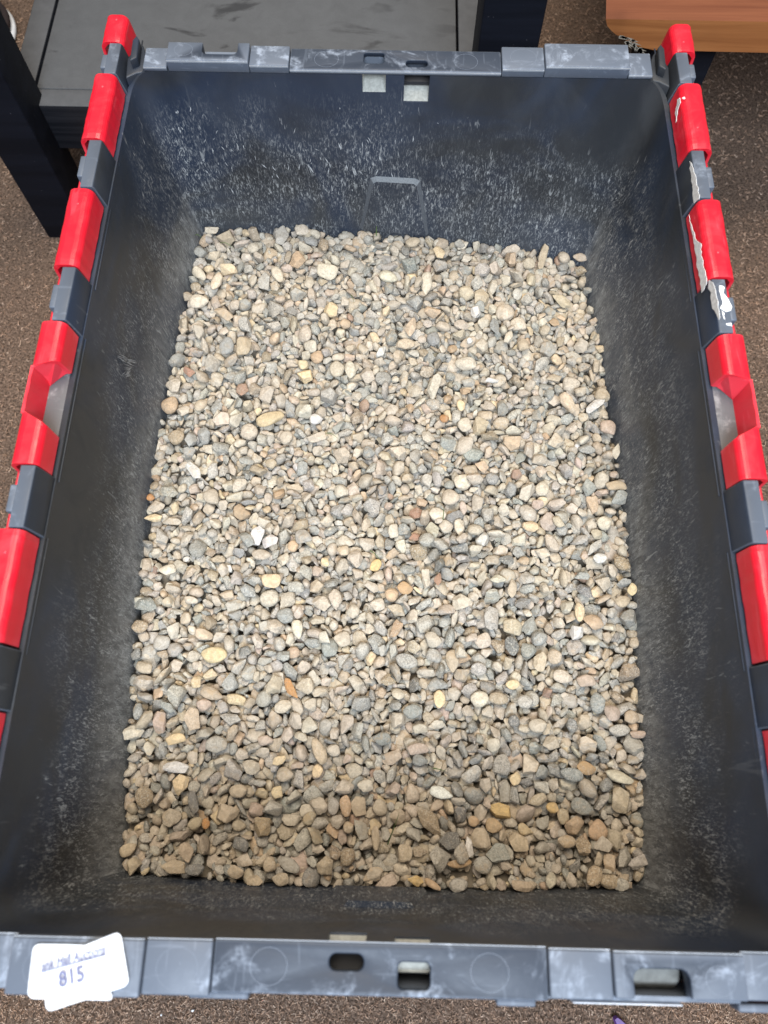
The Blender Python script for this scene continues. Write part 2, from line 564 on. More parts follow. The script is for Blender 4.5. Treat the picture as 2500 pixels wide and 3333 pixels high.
def mat_red():
    t = NT('red_plastic')
    n1 = t.noise(60, 4, .6, wpos(t), .6); n2 = t.noise(420, 3, .6, wpos(t))
    sc1 = t.ramp(t.noise(240, 2, .5, wpos(t, (1, .10, 1)), .4), .63, .70)
    g = t.n('ShaderNodeNewGeometry'); e = t.ramp(g.outputs['Pointiness'], .54, .62)
    fac = t.math('ADD', t.math('MULTIPLY', t.ramp(n1, .5, .8), .12), t.math('MULTIPLY', sc1, .14))
    fac = t.math('ADD', fac, t.math('MULTIPLY', e, .18), True)
    col = t.mix(fac, (.60, .007, .022), (.84, .15, .19))
    b = t.bump(t.math('ADD', n1, t.math('MULTIPLY', n2, .25)), .3, .0006)
    t.b.inputs['Subsurface Weight'].default_value = .0
    return t.done(col, t.ramp(n1, .3, .7, .30, .48), b, .5)
def mat_flat(name, col, rough=.7, bump=0.0, scale=300):
    t = NT(name)
    n = t.noise(scale, 4, .6, wpos(t)); c = t.mix(t.ramp(n, .3, .7), tuple(x*.82 for x in col), tuple(min(1, x*1.12) for x in col))
    return t.done(c, rough, t.bump(n, bump, .0005) if bump else None)
def mat_stone():
    t = NT('pebble_stone')
    a = t.n('ShaderNodeAttribute', attribute_name='tint'); s = t.n('ShaderNodeAttribute', attribute_name='grain')
    sp = t.n('ShaderNodeSeparateColor'); t.l(s.outputs['Color'], sp.inputs[0])
    speck = sp.outputs[0]; stain = sp.outputs[1]; seed = sp.outputs[2]
    c = t.n('ShaderNodeNewGeometry'); v = t.n('ShaderNodeVectorMath', operation='ADD'); t.l(c.outputs['Position'], v.inputs[0])
    cb = t.n('ShaderNodeCombineXYZ'); t.l(t.math('MULTIPLY', seed, 3.1), cb.inputs[0]); t.l(t.math('MULTIPLY', seed, 1.7), cb.inputs[1]); t.l(cb.outputs[0], v.inputs[1])
    P = v.outputs[0]
    fine = t.noise(820, 4, .7, P); mid = t.noise(330, 5, .65, P, .6); big = t.noise(150, 3, .55, P, 1.0)
    m = t.n('ShaderNodeMapping'); m.inputs['Rotation'].default_value = (.5, .7, .3); m.inputs['Scale'].default_value = (1, .22, 1); t.l(P, m.inputs[0])
    vein = t.ramp(t.noise(500, 3, .6, m.outputs[0], .4), .56, .70)
    col = t.mix(t.ramp(mid, .30, .70), t.mix(.45, a.outputs['Color'], (.17, .14, .10)), a.outputs['Color'])
    dk = t.math('MULTIPLY', t.ramp(fine, .50, .60), speck)
    col = t.mix(dk, col, t.mix(.6, a.outputs['Color'], (.05, .05, .05)))
    lt = t.math('MULTIPLY', t.ramp(t.noise(1000, 2, .6, P), .53, .64), t.math('MULTIPLY', speck, .5))
    col = t.mix(lt, col, (.62, .58, .50))
    st = t.math('MULTIPLY', t.ramp(big, .52, .62), stain)
    col = t.mix(st, col, t.mix(.55, a.outputs['Color'], (.36, .24, .12)))
    col = t.mix(t.math('MULTIPLY', vein, .16), col, (.68, .63, .54))
    h = t.math('ADD', t.math('MULTIPLY', mid, 1.2), t.math('MULTIPLY', fine, .5))
    b = t.bump(h, .8, .0008)
    return t.done(col, .86, b, .22)
def mat_carpet():
    t = NT('carpet_wool'); g = wpos(t)
    n1 = t.noise(430, 4, .7, g, .6); n2 = t.noise(1100, 3, .7, g); n3 = t.noise(9, 3, .5, g)
    c = t.mix(t.ramp(n1, .34, .66), (.045, .027, .019), (.33, .225, .165)); c = t.mix(t.ramp(n2, .45, .75, 0, .35), c, (.46, .38, .32))
    c = t.mix(t.ramp(n3, .3, .7, 0, .25), c, (.09, .07, .055))
    return t.done(c, .95, t.bump(t.math('ADD', n1, n2), .9, .003), .1)
def mat_fibre():
    t = NT('carpet_fibre'); a = t.n('ShaderNodeAttribute', attribute_name='tint')
    return t.done(a.outputs['Color'], .9, None, .15)
def mat_black_wood(name='black_table_wood', base=(.0045, .0055, .0090)):
    t = NT(name)
    n = t.noise(40, 4, .6, wpos(t, (.06, 1, 1.2)), .5); n2 = t.noise(300, 4, .6, wpos(t, (.08, 1, 1)))
    c = t.mix(t.ramp(n, .35, .7), base, tuple(x*1.7 for x in base))
    spk = t.ramp(t.noise(420, 2, .5, wpos(t)), .74, .78)
    c = t.mix(t.math('MULTIPLY', spk, .35), c, (.2, .2, .22))
    return t.done(c, .6, t.bump(n2, .2, .0004), .12)
def mat_shelf():
    t = NT('dusty_black_shelf')
    big = t.noise(7, 4, .6, wpos(t, (1, 1.6, 1)), .9); mid = t.noise(55, 5, .65, wpos(t), .5); f = t.noise(900, 2, .6, wpos(t))
    sw = t.ramp(t.noise(16, 5, .6, wpos(t, (.7, 1.5, 1), (0, 0, .25)), .8), .55, .64)      # wiped smears in the dust
    dust = t.ramp(mid, .2, .8, .72, .88)
    dust = t.math('MULTIPLY', dust, t.math('SUBTRACT', 1.0, t.math('MULTIPLY', t.math('MULTIPLY', sw, t.ramp(big, .40, .56)), .62)))
    dust = t.math('MULTIPLY', dust, t.ramp(f, .25, .7, .85, 1.0))
    c = t.mix(dust, (.009, .009, .011), (.098, .102, .108))
    return t.done(c, t.ramp(dust, 0, .9, .42, .75), t.bump(f, .15, .0003), .3)
def mat_brown_wood(name, a, b, sc=(.05, 1, 1)):
    t = NT(name)
    n = t.noise(90, 5, .6, wpos(t, sc), .8); n2 = t.noise(500, 3, .6, wpos(t, sc)); big = t.noise(8, 3, .6, wpos(t), .4)
    c = t.mix(t.ramp(n, .3, .7), a, b); c = t.mix(t.ramp(big, .55, .75, 0, .45), c, tuple(x*.35 for x in a))
    c = t.mix(t.ramp(n2, .6, .75, 0, .3), c, tuple(x*.5 for x in a))
    return t.done(c, .45, t.bump(n2, .15, .0004), .4)

M = dict(wall=mat_wall(), rim=mat_rim(), knuckle=mat_rim('crate_knuckle', (.013, .018, .028), .42), red=mat_red(),
         dust=mat_flat('dusty_recess', (.32, .325, .30), .9, .3, 500), deep=mat_flat('recess_dark', (.016, .018, .024), .6),
         ledge=mat_rim('dusty_ledge', (.022, .024, .030), .80, (.22, .22, .225)),
         paint=mat_flat('white_paint', (.86, .87, .88), .5, .4, 500), stone=mat_stone(), carpet=mat_carpet(), fibre=mat_fibre(),
         black=mat_black_wood(), shelf=mat_shelf(), paper=mat_flat('white_paper', (.70, .73, .78), .75, .05, 60),
         ink=mat_flat('grey_ink', (.13, .14, .24), .8), grass=mat_flat('grass_green', (.10, .16, .05), .6),
         brown_top=mat_brown_wood('brown_varnish', (.13, .040, .018), (.19, .066, .030)), brown_edge=mat_brown_wood('orange_wood_edge', (.22, .078, .024), (.33, .13, .043)),
         raw=mat_brown_wood('raw_chipboard', (.30, .22, .15), (.42, .33, .24), (1, 1, 1)), purple=mat_flat('purple_plastic', (.10, .035, .20), .4),
         notch=mat_flat('notch_grey', (.13, .135, .13), .8, .2, 300), bed=mat_flat('gravel_bed', (.20, .17, .13), .95, .5, 200), white=mat_flat('white_plastic', (.75, .76, .77), .5), dark=mat_flat('dark_trim', (.02, .012, .012), .6))

# ---------------------------------------------------------------- setting: carpet
def quad_plane(name, x0, x1, y0, y1, z, mat, kind):
    bm = bmesh.new(); vs = [bm.verts.new(p) for p in ((x0, y0, z), (x1, y0, z), (x1, y1, z), (x0, y1, z))]; bm.faces.new(vs)
    return tag(from_bm(name, bm, mat), kind=kind)
quad_plane('carpet', -2.2, 2.2, -1.6, 3.0, 0, M['carpet'], 'structure')

def carpet_pile():
    r = np.random.RandomState(3)
    zones = [((-.36, .36), (-.42, -.265), 38000, .0028, .00018), ((-.62, -.17), (.0, .45), 7000, .0045, .00036), ((-.75, -.36), (.45, 1.0), 5000, .005, .00045),
             ((.19, .52), (-.05, .45), 7500, .0045, .00036), ((.12, .72), (.45, 1.05), 8000, .005, .00045)]
    Vs, Fs, Cs = [], [], []; off = 0
    for (xr, yr, n, L, rad) in zones:
        p = np.stack([r.uniform(*xr, n), r.uniform(*yr, n), r.uniform(.0003, .0022, n)], 1)
        a = r.uniform(0, 2*np.pi, n); K = 4
        pts = [p]; ang = a; 
        curl = r.normal(0, 1.0, n)
        for k in range(1, K):
            ang = ang + curl*1.1 + r.normal(0, .5, n)
            st = np.stack([np.cos(ang), np.sin(ang), r.normal(0, .55, n)], 1)*(L/(K-1))*r.uniform(.6, 1.3, n)[:, None]
            q = pts[-1]+st; q[:, 2] = np.clip(q[:, 2], .0002, .0042); pts.append(q)
        P = np.stack(pts, 1)                                   # n,K,3
        T = np.gradient(P, axis=1); T /= np.linalg.norm(T, axis=2, keepdims=True)+1e-9
        side = np.cross(T, [0, 0, 1.0]); side /= np.linalg.norm(side, axis=2, keepdims=True)+1e-9
        rr = rad*r.uniform(.6, 1.3, (n, 1, 1))
        up = np.cross(side, T)
        ring = np.stack([P+side*rr, P-side*rr, P+up*rr*1.3], 2)     # n,K,3,3
        V = ring.reshape(-1, 3); base = off+np.arange(n)[:, None]*(K*3)
        f = []
        for k in range(K-1):
            for j in range(3):
                f.append([k*3+j, k*3+(j+1) % 3, (k+1)*3+(j+1) % 3, (k+1)*3+j])
        f = np.array(f); Fs.append((base[:, :, None]+f[None]).reshape(-1, 4)); Vs.append(V); off += len(V)
        pal = np.array([(.68, .52, .42), (.50, .37, .29), (.86, .75, .66), (.26, .185, .14), (.15, .105, .08), (.60, .49, .42)])
        c = pal[r.choice(6, n, p=(.25, .25, .12, .18, .10, .10))]*r.uniform(.75, 1.2, (n, 1))
        if L > .004: c = c*.45+np.array([.36, .27, .215])*.55
        blot = np.sin(p[:, 0]*70+np.sin(p[:, 1]*55)*2)*np.sin(p[:, 1]*62+1)
        c = c*np.array([.98, .87, .77])*(1+.10*blot[:, None])
        Cs.append(np.repeat(c, K*3, axis=0))
    V = np.concatenate(Vs); F_ = np.concatenate(Fs); C_ = np.concatenate(Cs)
    me = fast_mesh('carpet_pile', V, F_, {'tint': C_}, smooth=True)
    tag(link('carpet_pile', me, M['fibre']), kind='stuff')
def fast_mesh(name, V, F_, attrs, smooth=True):
    me = D2.meshes.new(name); n = len(V); m = len(F_); k = F_.shape[1]
    me.vertices.add(n); me.vertices.foreach_set('co', np.ascontiguousarray(V, np.float32).ravel())
    me.loops.add(m*k); me.loops.foreach_set('vertex_index', np.ascontiguousarray(F_, np.int32).ravel())
    me.polygons.add(m); me.polygons.foreach_set('loop_start', np.arange(0, m*k, k, dtype=np.int32))
    try: me.polygons.foreach_set('loop_total', np.full(m, k, np.int32))
    except Exception: pass
    me.update(calc_edges=True)
    if smooth: me.polygons.foreach_set('use_smooth', np.ones(m, bool))
    for a, c in attrs.items():
        at = me.color_attributes.new(a, 'FLOAT_COLOR', 'POINT')
        at.data.foreach_set('color', np.ascontiguousarray(np.concatenate([c, np.ones((n, 1))], 1), np.float32).ravel())
    return me
carpet_pile()

# ---------------------------------------------------------------- the crate
crate = empty('storage_crate', (0, 0, 0))
tag(crate, 'open dark blue-grey plastic crate with red hinge covers, full of gravel', 'crate')
SH = (.9626)
BOUND = {k: CAM[:2]+(FOOT[k]-CAM[:2])*SH for k in FOOT}
TX, TY, RC = .1835, .2572, .015
WINX = (-.0237, -.0076, .0050, .0223)
def crate_rings():
    """columns (top xy, top z, bottom xy) around the inside, counter-clockwise seen from above, starting far-left going to near"""
    cols = []
    def side(tag_, top, zt):
        b = BOUND[tag_]; s = np.r_[0, np.cumsum(np.linalg.norm(np.diff(b, axis=0), axis=1))]; s /= s[-1]
        for (fr, t) in top: cols.append((t, zt, (np.interp(fr, s, b[:, 0]), np.interp(fr, s, b[:, 1])), tag_))
    def corner(a0, cx, cy, z0, z1, b0, b1, bc):
        for i in range(1, 6):
            u = i/6; a = math.radians(a0+90*u)
            t = (cx+RC*math.cos(a), cy+RC*math.sin(a)); zz = z0+(z1-z0)*(u*u*(3-2*u))
            b = ((1-u)**2*b0[0]+2*u*(1-u)*bc[0]+u*u*b1[0], (1-u)**2*b0[1]+2*u*(1-u)*bc[1]+u*u*b1[1])
            cols.append((t, zz, b, 'c'))
    B = BOUND; zs, ze = -.014, -.0035
    n = 44; yy = np.linspace(TY-RC, -TY+RC, n)
    side('L', [(i/(n-1), (-TX, y)) for i, y in enumerate(yy)], zs)
    corner(180, -TX+RC, -TY+RC, zs, ze, B['L'][-1], B['N'][0], (B['L'][-1][0], B['N'][0][1]))
    xs = sorted(set(list(np.linspace(-TX+RC, TX-RC, 36)) + [-w for w in WINX]))
    side('N', [((x+TX-RC)/(2*(TX-RC)), (x, -TY)) for x in xs], ze)
    corner(270, TX-RC, -TY+RC, ze, zs, B['N'][-1], B['R'][0], (B['R'][0][0], B['N'][-1][1]))
    side('R', [(i/(n-1), (TX, -y)) for i, y in enumerate(yy)], zs)
    corner(0, TX-RC, TY-RC, zs, ze, B['R'][-1], B['F'][0], (B['R'][-1][0], B['F'][0][1]))
    xs = sorted(set(list(np.linspace(-TX+RC, TX-RC, 36)) + list(WINX)), reverse=True)
    side('F', [((TX-RC-x)/(2*(TX-RC)), (x, TY)) for x in xs], ze)
    corner(90, -TX+RC, TY-RC, ze, zs, B['F'][-1], B['L'][0], (B['L'][0][0], B['F'][-1][1]))
    return cols
def build_body():
    cols = crate_rings(); rows = [None, -.0171, -.0239, -.04, -.06, -.08, -.10, -.12, -.15, -.18, -.22, -.27, -.322]
    n = len(cols); bm = bmesh.new(); rings = []
    def xy(c, z, out):
        t = min(-z/.15, 1.25); te = t**1.15 if t < 1 else t
        p = np.array(c[0])*(1-te)+np.array(c[2])*te
        return p + out
    nrm = []
    for i in range(n):
        a = np.array(cols[i-1][0]); b = np.array(cols[(i+1) % n][0]); d = b-a; m = np.array([d[1], -d[0]])/np.linalg.norm(d)
        nrm.append(m)
    for thick in (0, .0035):
        rg = []
        for r in rows:
            vs = []
            for i, c in enumerate(cols):
                z = (c[1] if r is None else min(r, c[1]-.0003)) 
                p = xy(c, z, nrm[i]*thick); vs.append(bm.verts.new((p[0], p[1], z+H - (0.0002 if thick else 0))))
            rg.append(vs)
        rings.append(rg)
    def is_win(i, k):
        a, b = cols[i], cols[(i+1) % n]
        if a[3] != b[3] or a[3] not in 'NF': return False
        xm = (a[0][0]+b[0][0])/2 * (1 if a[3] == 'F' else -1)
        if WINX[0] < xm < WINX[1] and k == 0: return True
        if WINX[2] < xm < WINX[3] and k in (0, 1): return True
        return False
    edge = {}
    for q, rg in enumerate(rings):
        for k in range(len(rows)-1):
            for i in range(n):
                if is_win(i, k): continue
                j = (i+1) % n; bm.faces.new((rg[k][i], rg[k][j], rg[k+1][j], rg[k+1][i]))
        bm.faces.new(rg[-1])
    A, B_ = rings
    for i in range(n):                                     # rim edge
        j = (i+1) % n
        if not is_win(i, 0): bm.faces.new((A[0][i], A[0][j], B_[0][j], B_[0][i]))
    for k in range(len(rows)-1):                           # window reveals
        for i in range(n):
            if not is_win(i, k): continue
            j = (i+1) % n
            if not is_win(i, k+1): bm.faces.new((A[k+1][i], A[k+1][j], B_[k+1][j], B_[k+1][i]))
            for (w, m) in (((i-1) % n, i), (j, j)):
                if not is_win(w, k): bm.faces.new((A[k][m], A[k+1][m], B_[k+1][m], B_[k][m]))
    o = from_bm('body', bm, M['wall'], crate, smooth=True)
build_body()

def rot180(bm, do):
    if do: bmesh.ops.rotate(bm, verts=bm.verts, cent=(0, 0, 0), matrix=Matrix.Rotation(math.pi, 3, 'Z'))
def zup(bm): bmesh.ops.translate(bm, verts=bm.verts, vec=(0, 0, H))
def end_rim(near):
    def add(name, fn, mat, bevel=.0008):
        bm = bmesh.new(); fn(bm); zup(bm); rot180(bm, near); return from_bm(name, bm, M[mat], crate, bevel=bevel)
    Y0 = TY-.0002
    # raised flange blocks
    def blkB(bm): box(bm, -.1712, -.1552, Y0, .2746, -.0035, .0004)
    def blkC(bm):
        pts = [(-.1545, Y0)] + [(-.0995, Y0), (-.0995, .2740), (-.1075, .2740)] + arc(-.1115, .2668, .0040, 0, -90, 4)[0:] + arc(-.1270, .2668, .0040, -90, -180, 4) + [(-.1312, .2738), (-.1545, .2738)]
        prism(bm, pts, -.0035, .0055)
    def blkD(bm): box(bm, -.0993, -.0728, Y0, .2752, -.0035, .0028)
    def blkF(bm): box(bm, .0702, .0985, Y0, .2775, -.0035, .0030)
    def blkG(bm): box(bm, .0987, .1548, Y0, .2782, -.0035, .0055)
    def blkH(bm): box(bm, .1550, .1712, Y0, .2772, -.0035, .0002)
    for f in (blkB, blkC, blkD, blkF, blkG, blkH): add('rim_block', f, 'rim')
    # long middle plate with the two slots
    def plate(bm):
        def rr(x0, x1, y0, y1, r, n=5):
            return arc(x1-r, y1-r, r, 0, 90, n)+arc(x0+r, y1-r, r, 90, 180, n)+arc(x0+r, y0+r, r, 180, 270, n)+arc(x1-r, y0+r, r, 270, 360, n)
        for z in (-.0035, 0):
            es = []
            for lp in ([(-.0726, Y0), (.0700, Y0), (.0700, .2767), (-.0726, .2767)], rr(-.0226, -.0090, .2638, .2738, .0022), rr(.0058, .0204, .2612, .2674, .0030)):
                vs = [bm.verts.new((x, y, z)) for x, y in lp]
                es += [bm.edges.new((vs[q], vs[(q+1) % len(vs)])) for q in range(len(vs))]
            bmesh.ops.triangle_fill(bm, use_beauty=True, use_dissolve=False, edges=es)
        bm.verts.ensure_lookup_table(); h = len(bm.verts)//2
        for e in [e for e in bm.edges if len(e.link_faces) == 1 and e.verts[0].index < h and e.verts[1].index < h]: pass
        bm.verts.index_update()
        lo = [e for e in bm.edges if len(e.link_faces) == 1 and e.verts[0].index < h and e.verts[1].index < h]
        for e in lo:
            a, b = e.verts[0].index, e.verts[1].index
            bm.faces.new((bm.verts[a], bm.verts[b], bm.verts[b+h], bm.verts[a+h]))
    add('rim_plate', plate, 'rim', .0009)
    def skirt(bm): box(bm, -.1545, .1712, .2745, .2765, -.034, -.0037)
    def skirtb(bm): box(bm, -.1712, .1712, TY+.0038, .2742, -.034, -.0325)
    add('rim_skirt', skirt, 'knuckle', 0); add('rim_skirt', skirtb, 'knuckle', 0)
    def wedge(bm, x0, x1, q):
        a = [bm.verts.new((x0, *p)) for p in q]; b = [bm.verts.new((x1, *p)) for p in q]; bm.faces.new(a); bm.faces.new(b[::-1])
        for i_ in range(4): bm.faces.new((a[i_], a[(i_+1) % 4], b[(i_+1) % 4], b[i_]))
    def p1(bm): wedge(bm, -.0245, -.0068, [(TY+.0006, -.0172), (.2690, -.0090), (.2690, -.0215), (TY+.0006, -.0215)])
    def p2(bm): wedge(bm, .0042, .0230, [(TY+.0006, -.0241), (.2680, -.0160), (.2680, -.0280), (TY+.0006, -.0280)])
    def catch_plate(bm):  # pale sloped plate added under the slot to catch light, not a floor
        q = [(.2640, -.0042), (.2700, -.0120), (.2700, -.0130), (.2628, -.0045)]
        a = [bm.verts.new((-.0224, *p)) for p in q]; b = [bm.verts.new((-.0092, *p)) for p in q]; bm.faces.new(a); bm.faces.new(b[::-1])
        for i_ in range(4): bm.faces.new((a[i_], a[(i_+1) % 4], b[(i_+1) % 4], b[i_]))
    add('recess_floor_and_plate', catch_plate, 'dust', 0)
    add('recess_floor_and_plate', p1, 'dust', 0); add('recess_floor_and_plate', p2, 'dust', 0)
    def p3(bm): box(bm, .0045, .0225, .2632, .2742, -.0155, -.0130); box(bm, -.0262, -.0247, TY+.0038, .2742, -.03, -.0037); box(bm, -.0066, -.0052, TY+.0038, .2742, -.03, -.0037); box(bm, .0026, .0040, TY+.0038, .2742, -.03, -.0037); box(bm, .0232, .0246, TY+.0038, .2742, -.03, -.0037)
    add('recess_rib', p3, 'deep', 0)
    for (x0, x1, zt) in ((-.1712, -.1552, .0004), (-.1545, -.0995, .0055), (-.0993, -.0728, .0028), (-.0726, .0700, 0), (.0702, .0985, .0030), (.0987, .1548, .0055), (.1550, .1712, .0002)):
        def we(bm):
            box(bm, x0+.0003, x1-.0003, TY-.0007, TY-.0003, zt-.0016, zt-.0005)
        add('worn_edge', we, 'worn', 0)
    # moulded rings
    for (x, y, r, z) in ((-.0480, .2668, .0082, 0), (.0462, .2665, .0080, 0), (-.1435, .2665, .0062, .0055), (.1100, .2680, .0072, .0055), (.1400, .2680, .0085, .0055), (.0845, .2675, .0088, .0030)):
        def disc(bm):
            n_ = 40; R4 = [[bm.verts.new((x+rr_*math.cos(2*math.pi*a/n_), y+rr_*.9*math.sin(2*math.pi*a/n_), z+zz)) for a in range(n_)] for rr_, zz in ((r, -.0006), (r, .00003), (r-.00018, .00003), (r-.00045, -.0006))]
            for a in range(n_):
                for q_ in range(4): bm.faces.new((R4[q_][a], R4[q_][(a+1) % n_], R4[(q_+1) % 4][(a+1) % n_], R4[(q_+1) % 4][a]))
        add('moulded_ring', disc, 'rim', 0)
    # hooks below the flange
    for (x0, x1) in ((.0546, .0803), (-.068, -.0512), (-.171, -.154)):
        def hk(bm): box(bm, x0, x1, .2767, .2802, -.016, -.005)
        add('rim_hook', hk, 'rim', .001)
    def shelf_(bm):
        bm2 = [(TY+.0038, -.0045), (.2700, -.0085), (.2742, -.0150), (.2742, -.026), (TY+.0038, -.026)]
        a = [bm.verts.new((-.1315, p[0], p[1])) for p in bm2]; b = [bm.verts.new((-.1050, p[0], p[1])) for p in bm2]
        bm.faces.new(a); bm.faces.new(b[::-1])
        for i in range(5): bm.faces.new((a[i], a[(i+1) % 5], b[(i+1) % 5], b[i]))
    add('notch_floor', shelf_, 'notch', .0015)
    # corner ribs
    for s in (-1, 1):
        def cr(bm):
            prism(bm, [(s*.1716, TY+.0006), (s*.1770, TY-.0004), (s*.1836, TY-.0050), (s*.1850, .2700), (s*.1800, .2830), (s*.1760, .2835), (s*.1735, .2770), (s*.1716, .2700)], -.018, -.0045)
        add('corner_rib', cr, 'wall', .0010)
        def cr2(bm): prism(bm, [(s*.1752, .2630), (s*.1798, .2600), (s*.1806, .2790), (s*.1785, .2835), (s*.1762, .2800)], -.0050, .0022)
        add('corner_rib', cr2, 'wall', .0008)
    # trapezoid boss low on the wall
    def boss(bm):
        zt, zb = -.094, -.150; w1, w2 = .0185, .0300; d = .0028; bv = .0028
        def yw(z, x):
            t = (-z/.15)**1.15; fb = np.interp((TX-RC-x)/(2*(TX-RC)), [0, 1], [0, 1])
            b = BOUND['F'] if not near else -BOUND['N']
            return TY*(1-t)+np.interp(x, b[::-1, 0] if not near else b[::-1, 0], b[::-1, 1])*t
        o = [(-w2, zb), (-w1-bv*.6, zt+bv*.2), (-w1+bv, zt+bv), (w1-bv, zt+bv), (w1+bv*.6, zt+bv*.2), (w2, zb)]
        i_ = [(-w2+bv, zb), (-w1+bv*.5, zt-bv*.9), (-w1+bv*1.4, zt-bv*.2), (w1-bv*1.4, zt-bv*.2), (w1-bv*.5, zt-bv*.9), (w2-bv, zb)]
        vo = [bm.verts.new((x, yw(z, x)+.0006, z)) for x, z in o]; vi = [bm.verts.new((x, yw(z, x)-d, z)) for x, z in i_]
        bm.faces.new(vi)
        for k in range(5): bm.faces.new((vo[k], vo[k+1], vi[k+1], vi[k])).material_index = 1 if k in (1, 2, 3) else 2
        bm.faces.new((vo[5], vo[0], vi[0], vi[5]))
    o = add('wall_boss', boss, 'wall', 0); o.data.materials.append(M['wall' if near else 'chalk']); o.data.materials.append(M['wall' if near else 'chalk_faint'])
M['chalk_faint'] = mat_flat('chalky_edge_faint', (.095, .105, .12), .85, .5, 900)
M['chalk'] = mat_flat('chalky_edge', (.15, .165, .18), .85, .6, 900)
M['worn'] = mat_rim('worn_edge', (.05, .06, .075), 1.0, (.42, .46, .52))
end_rim(False); end_rim(True)

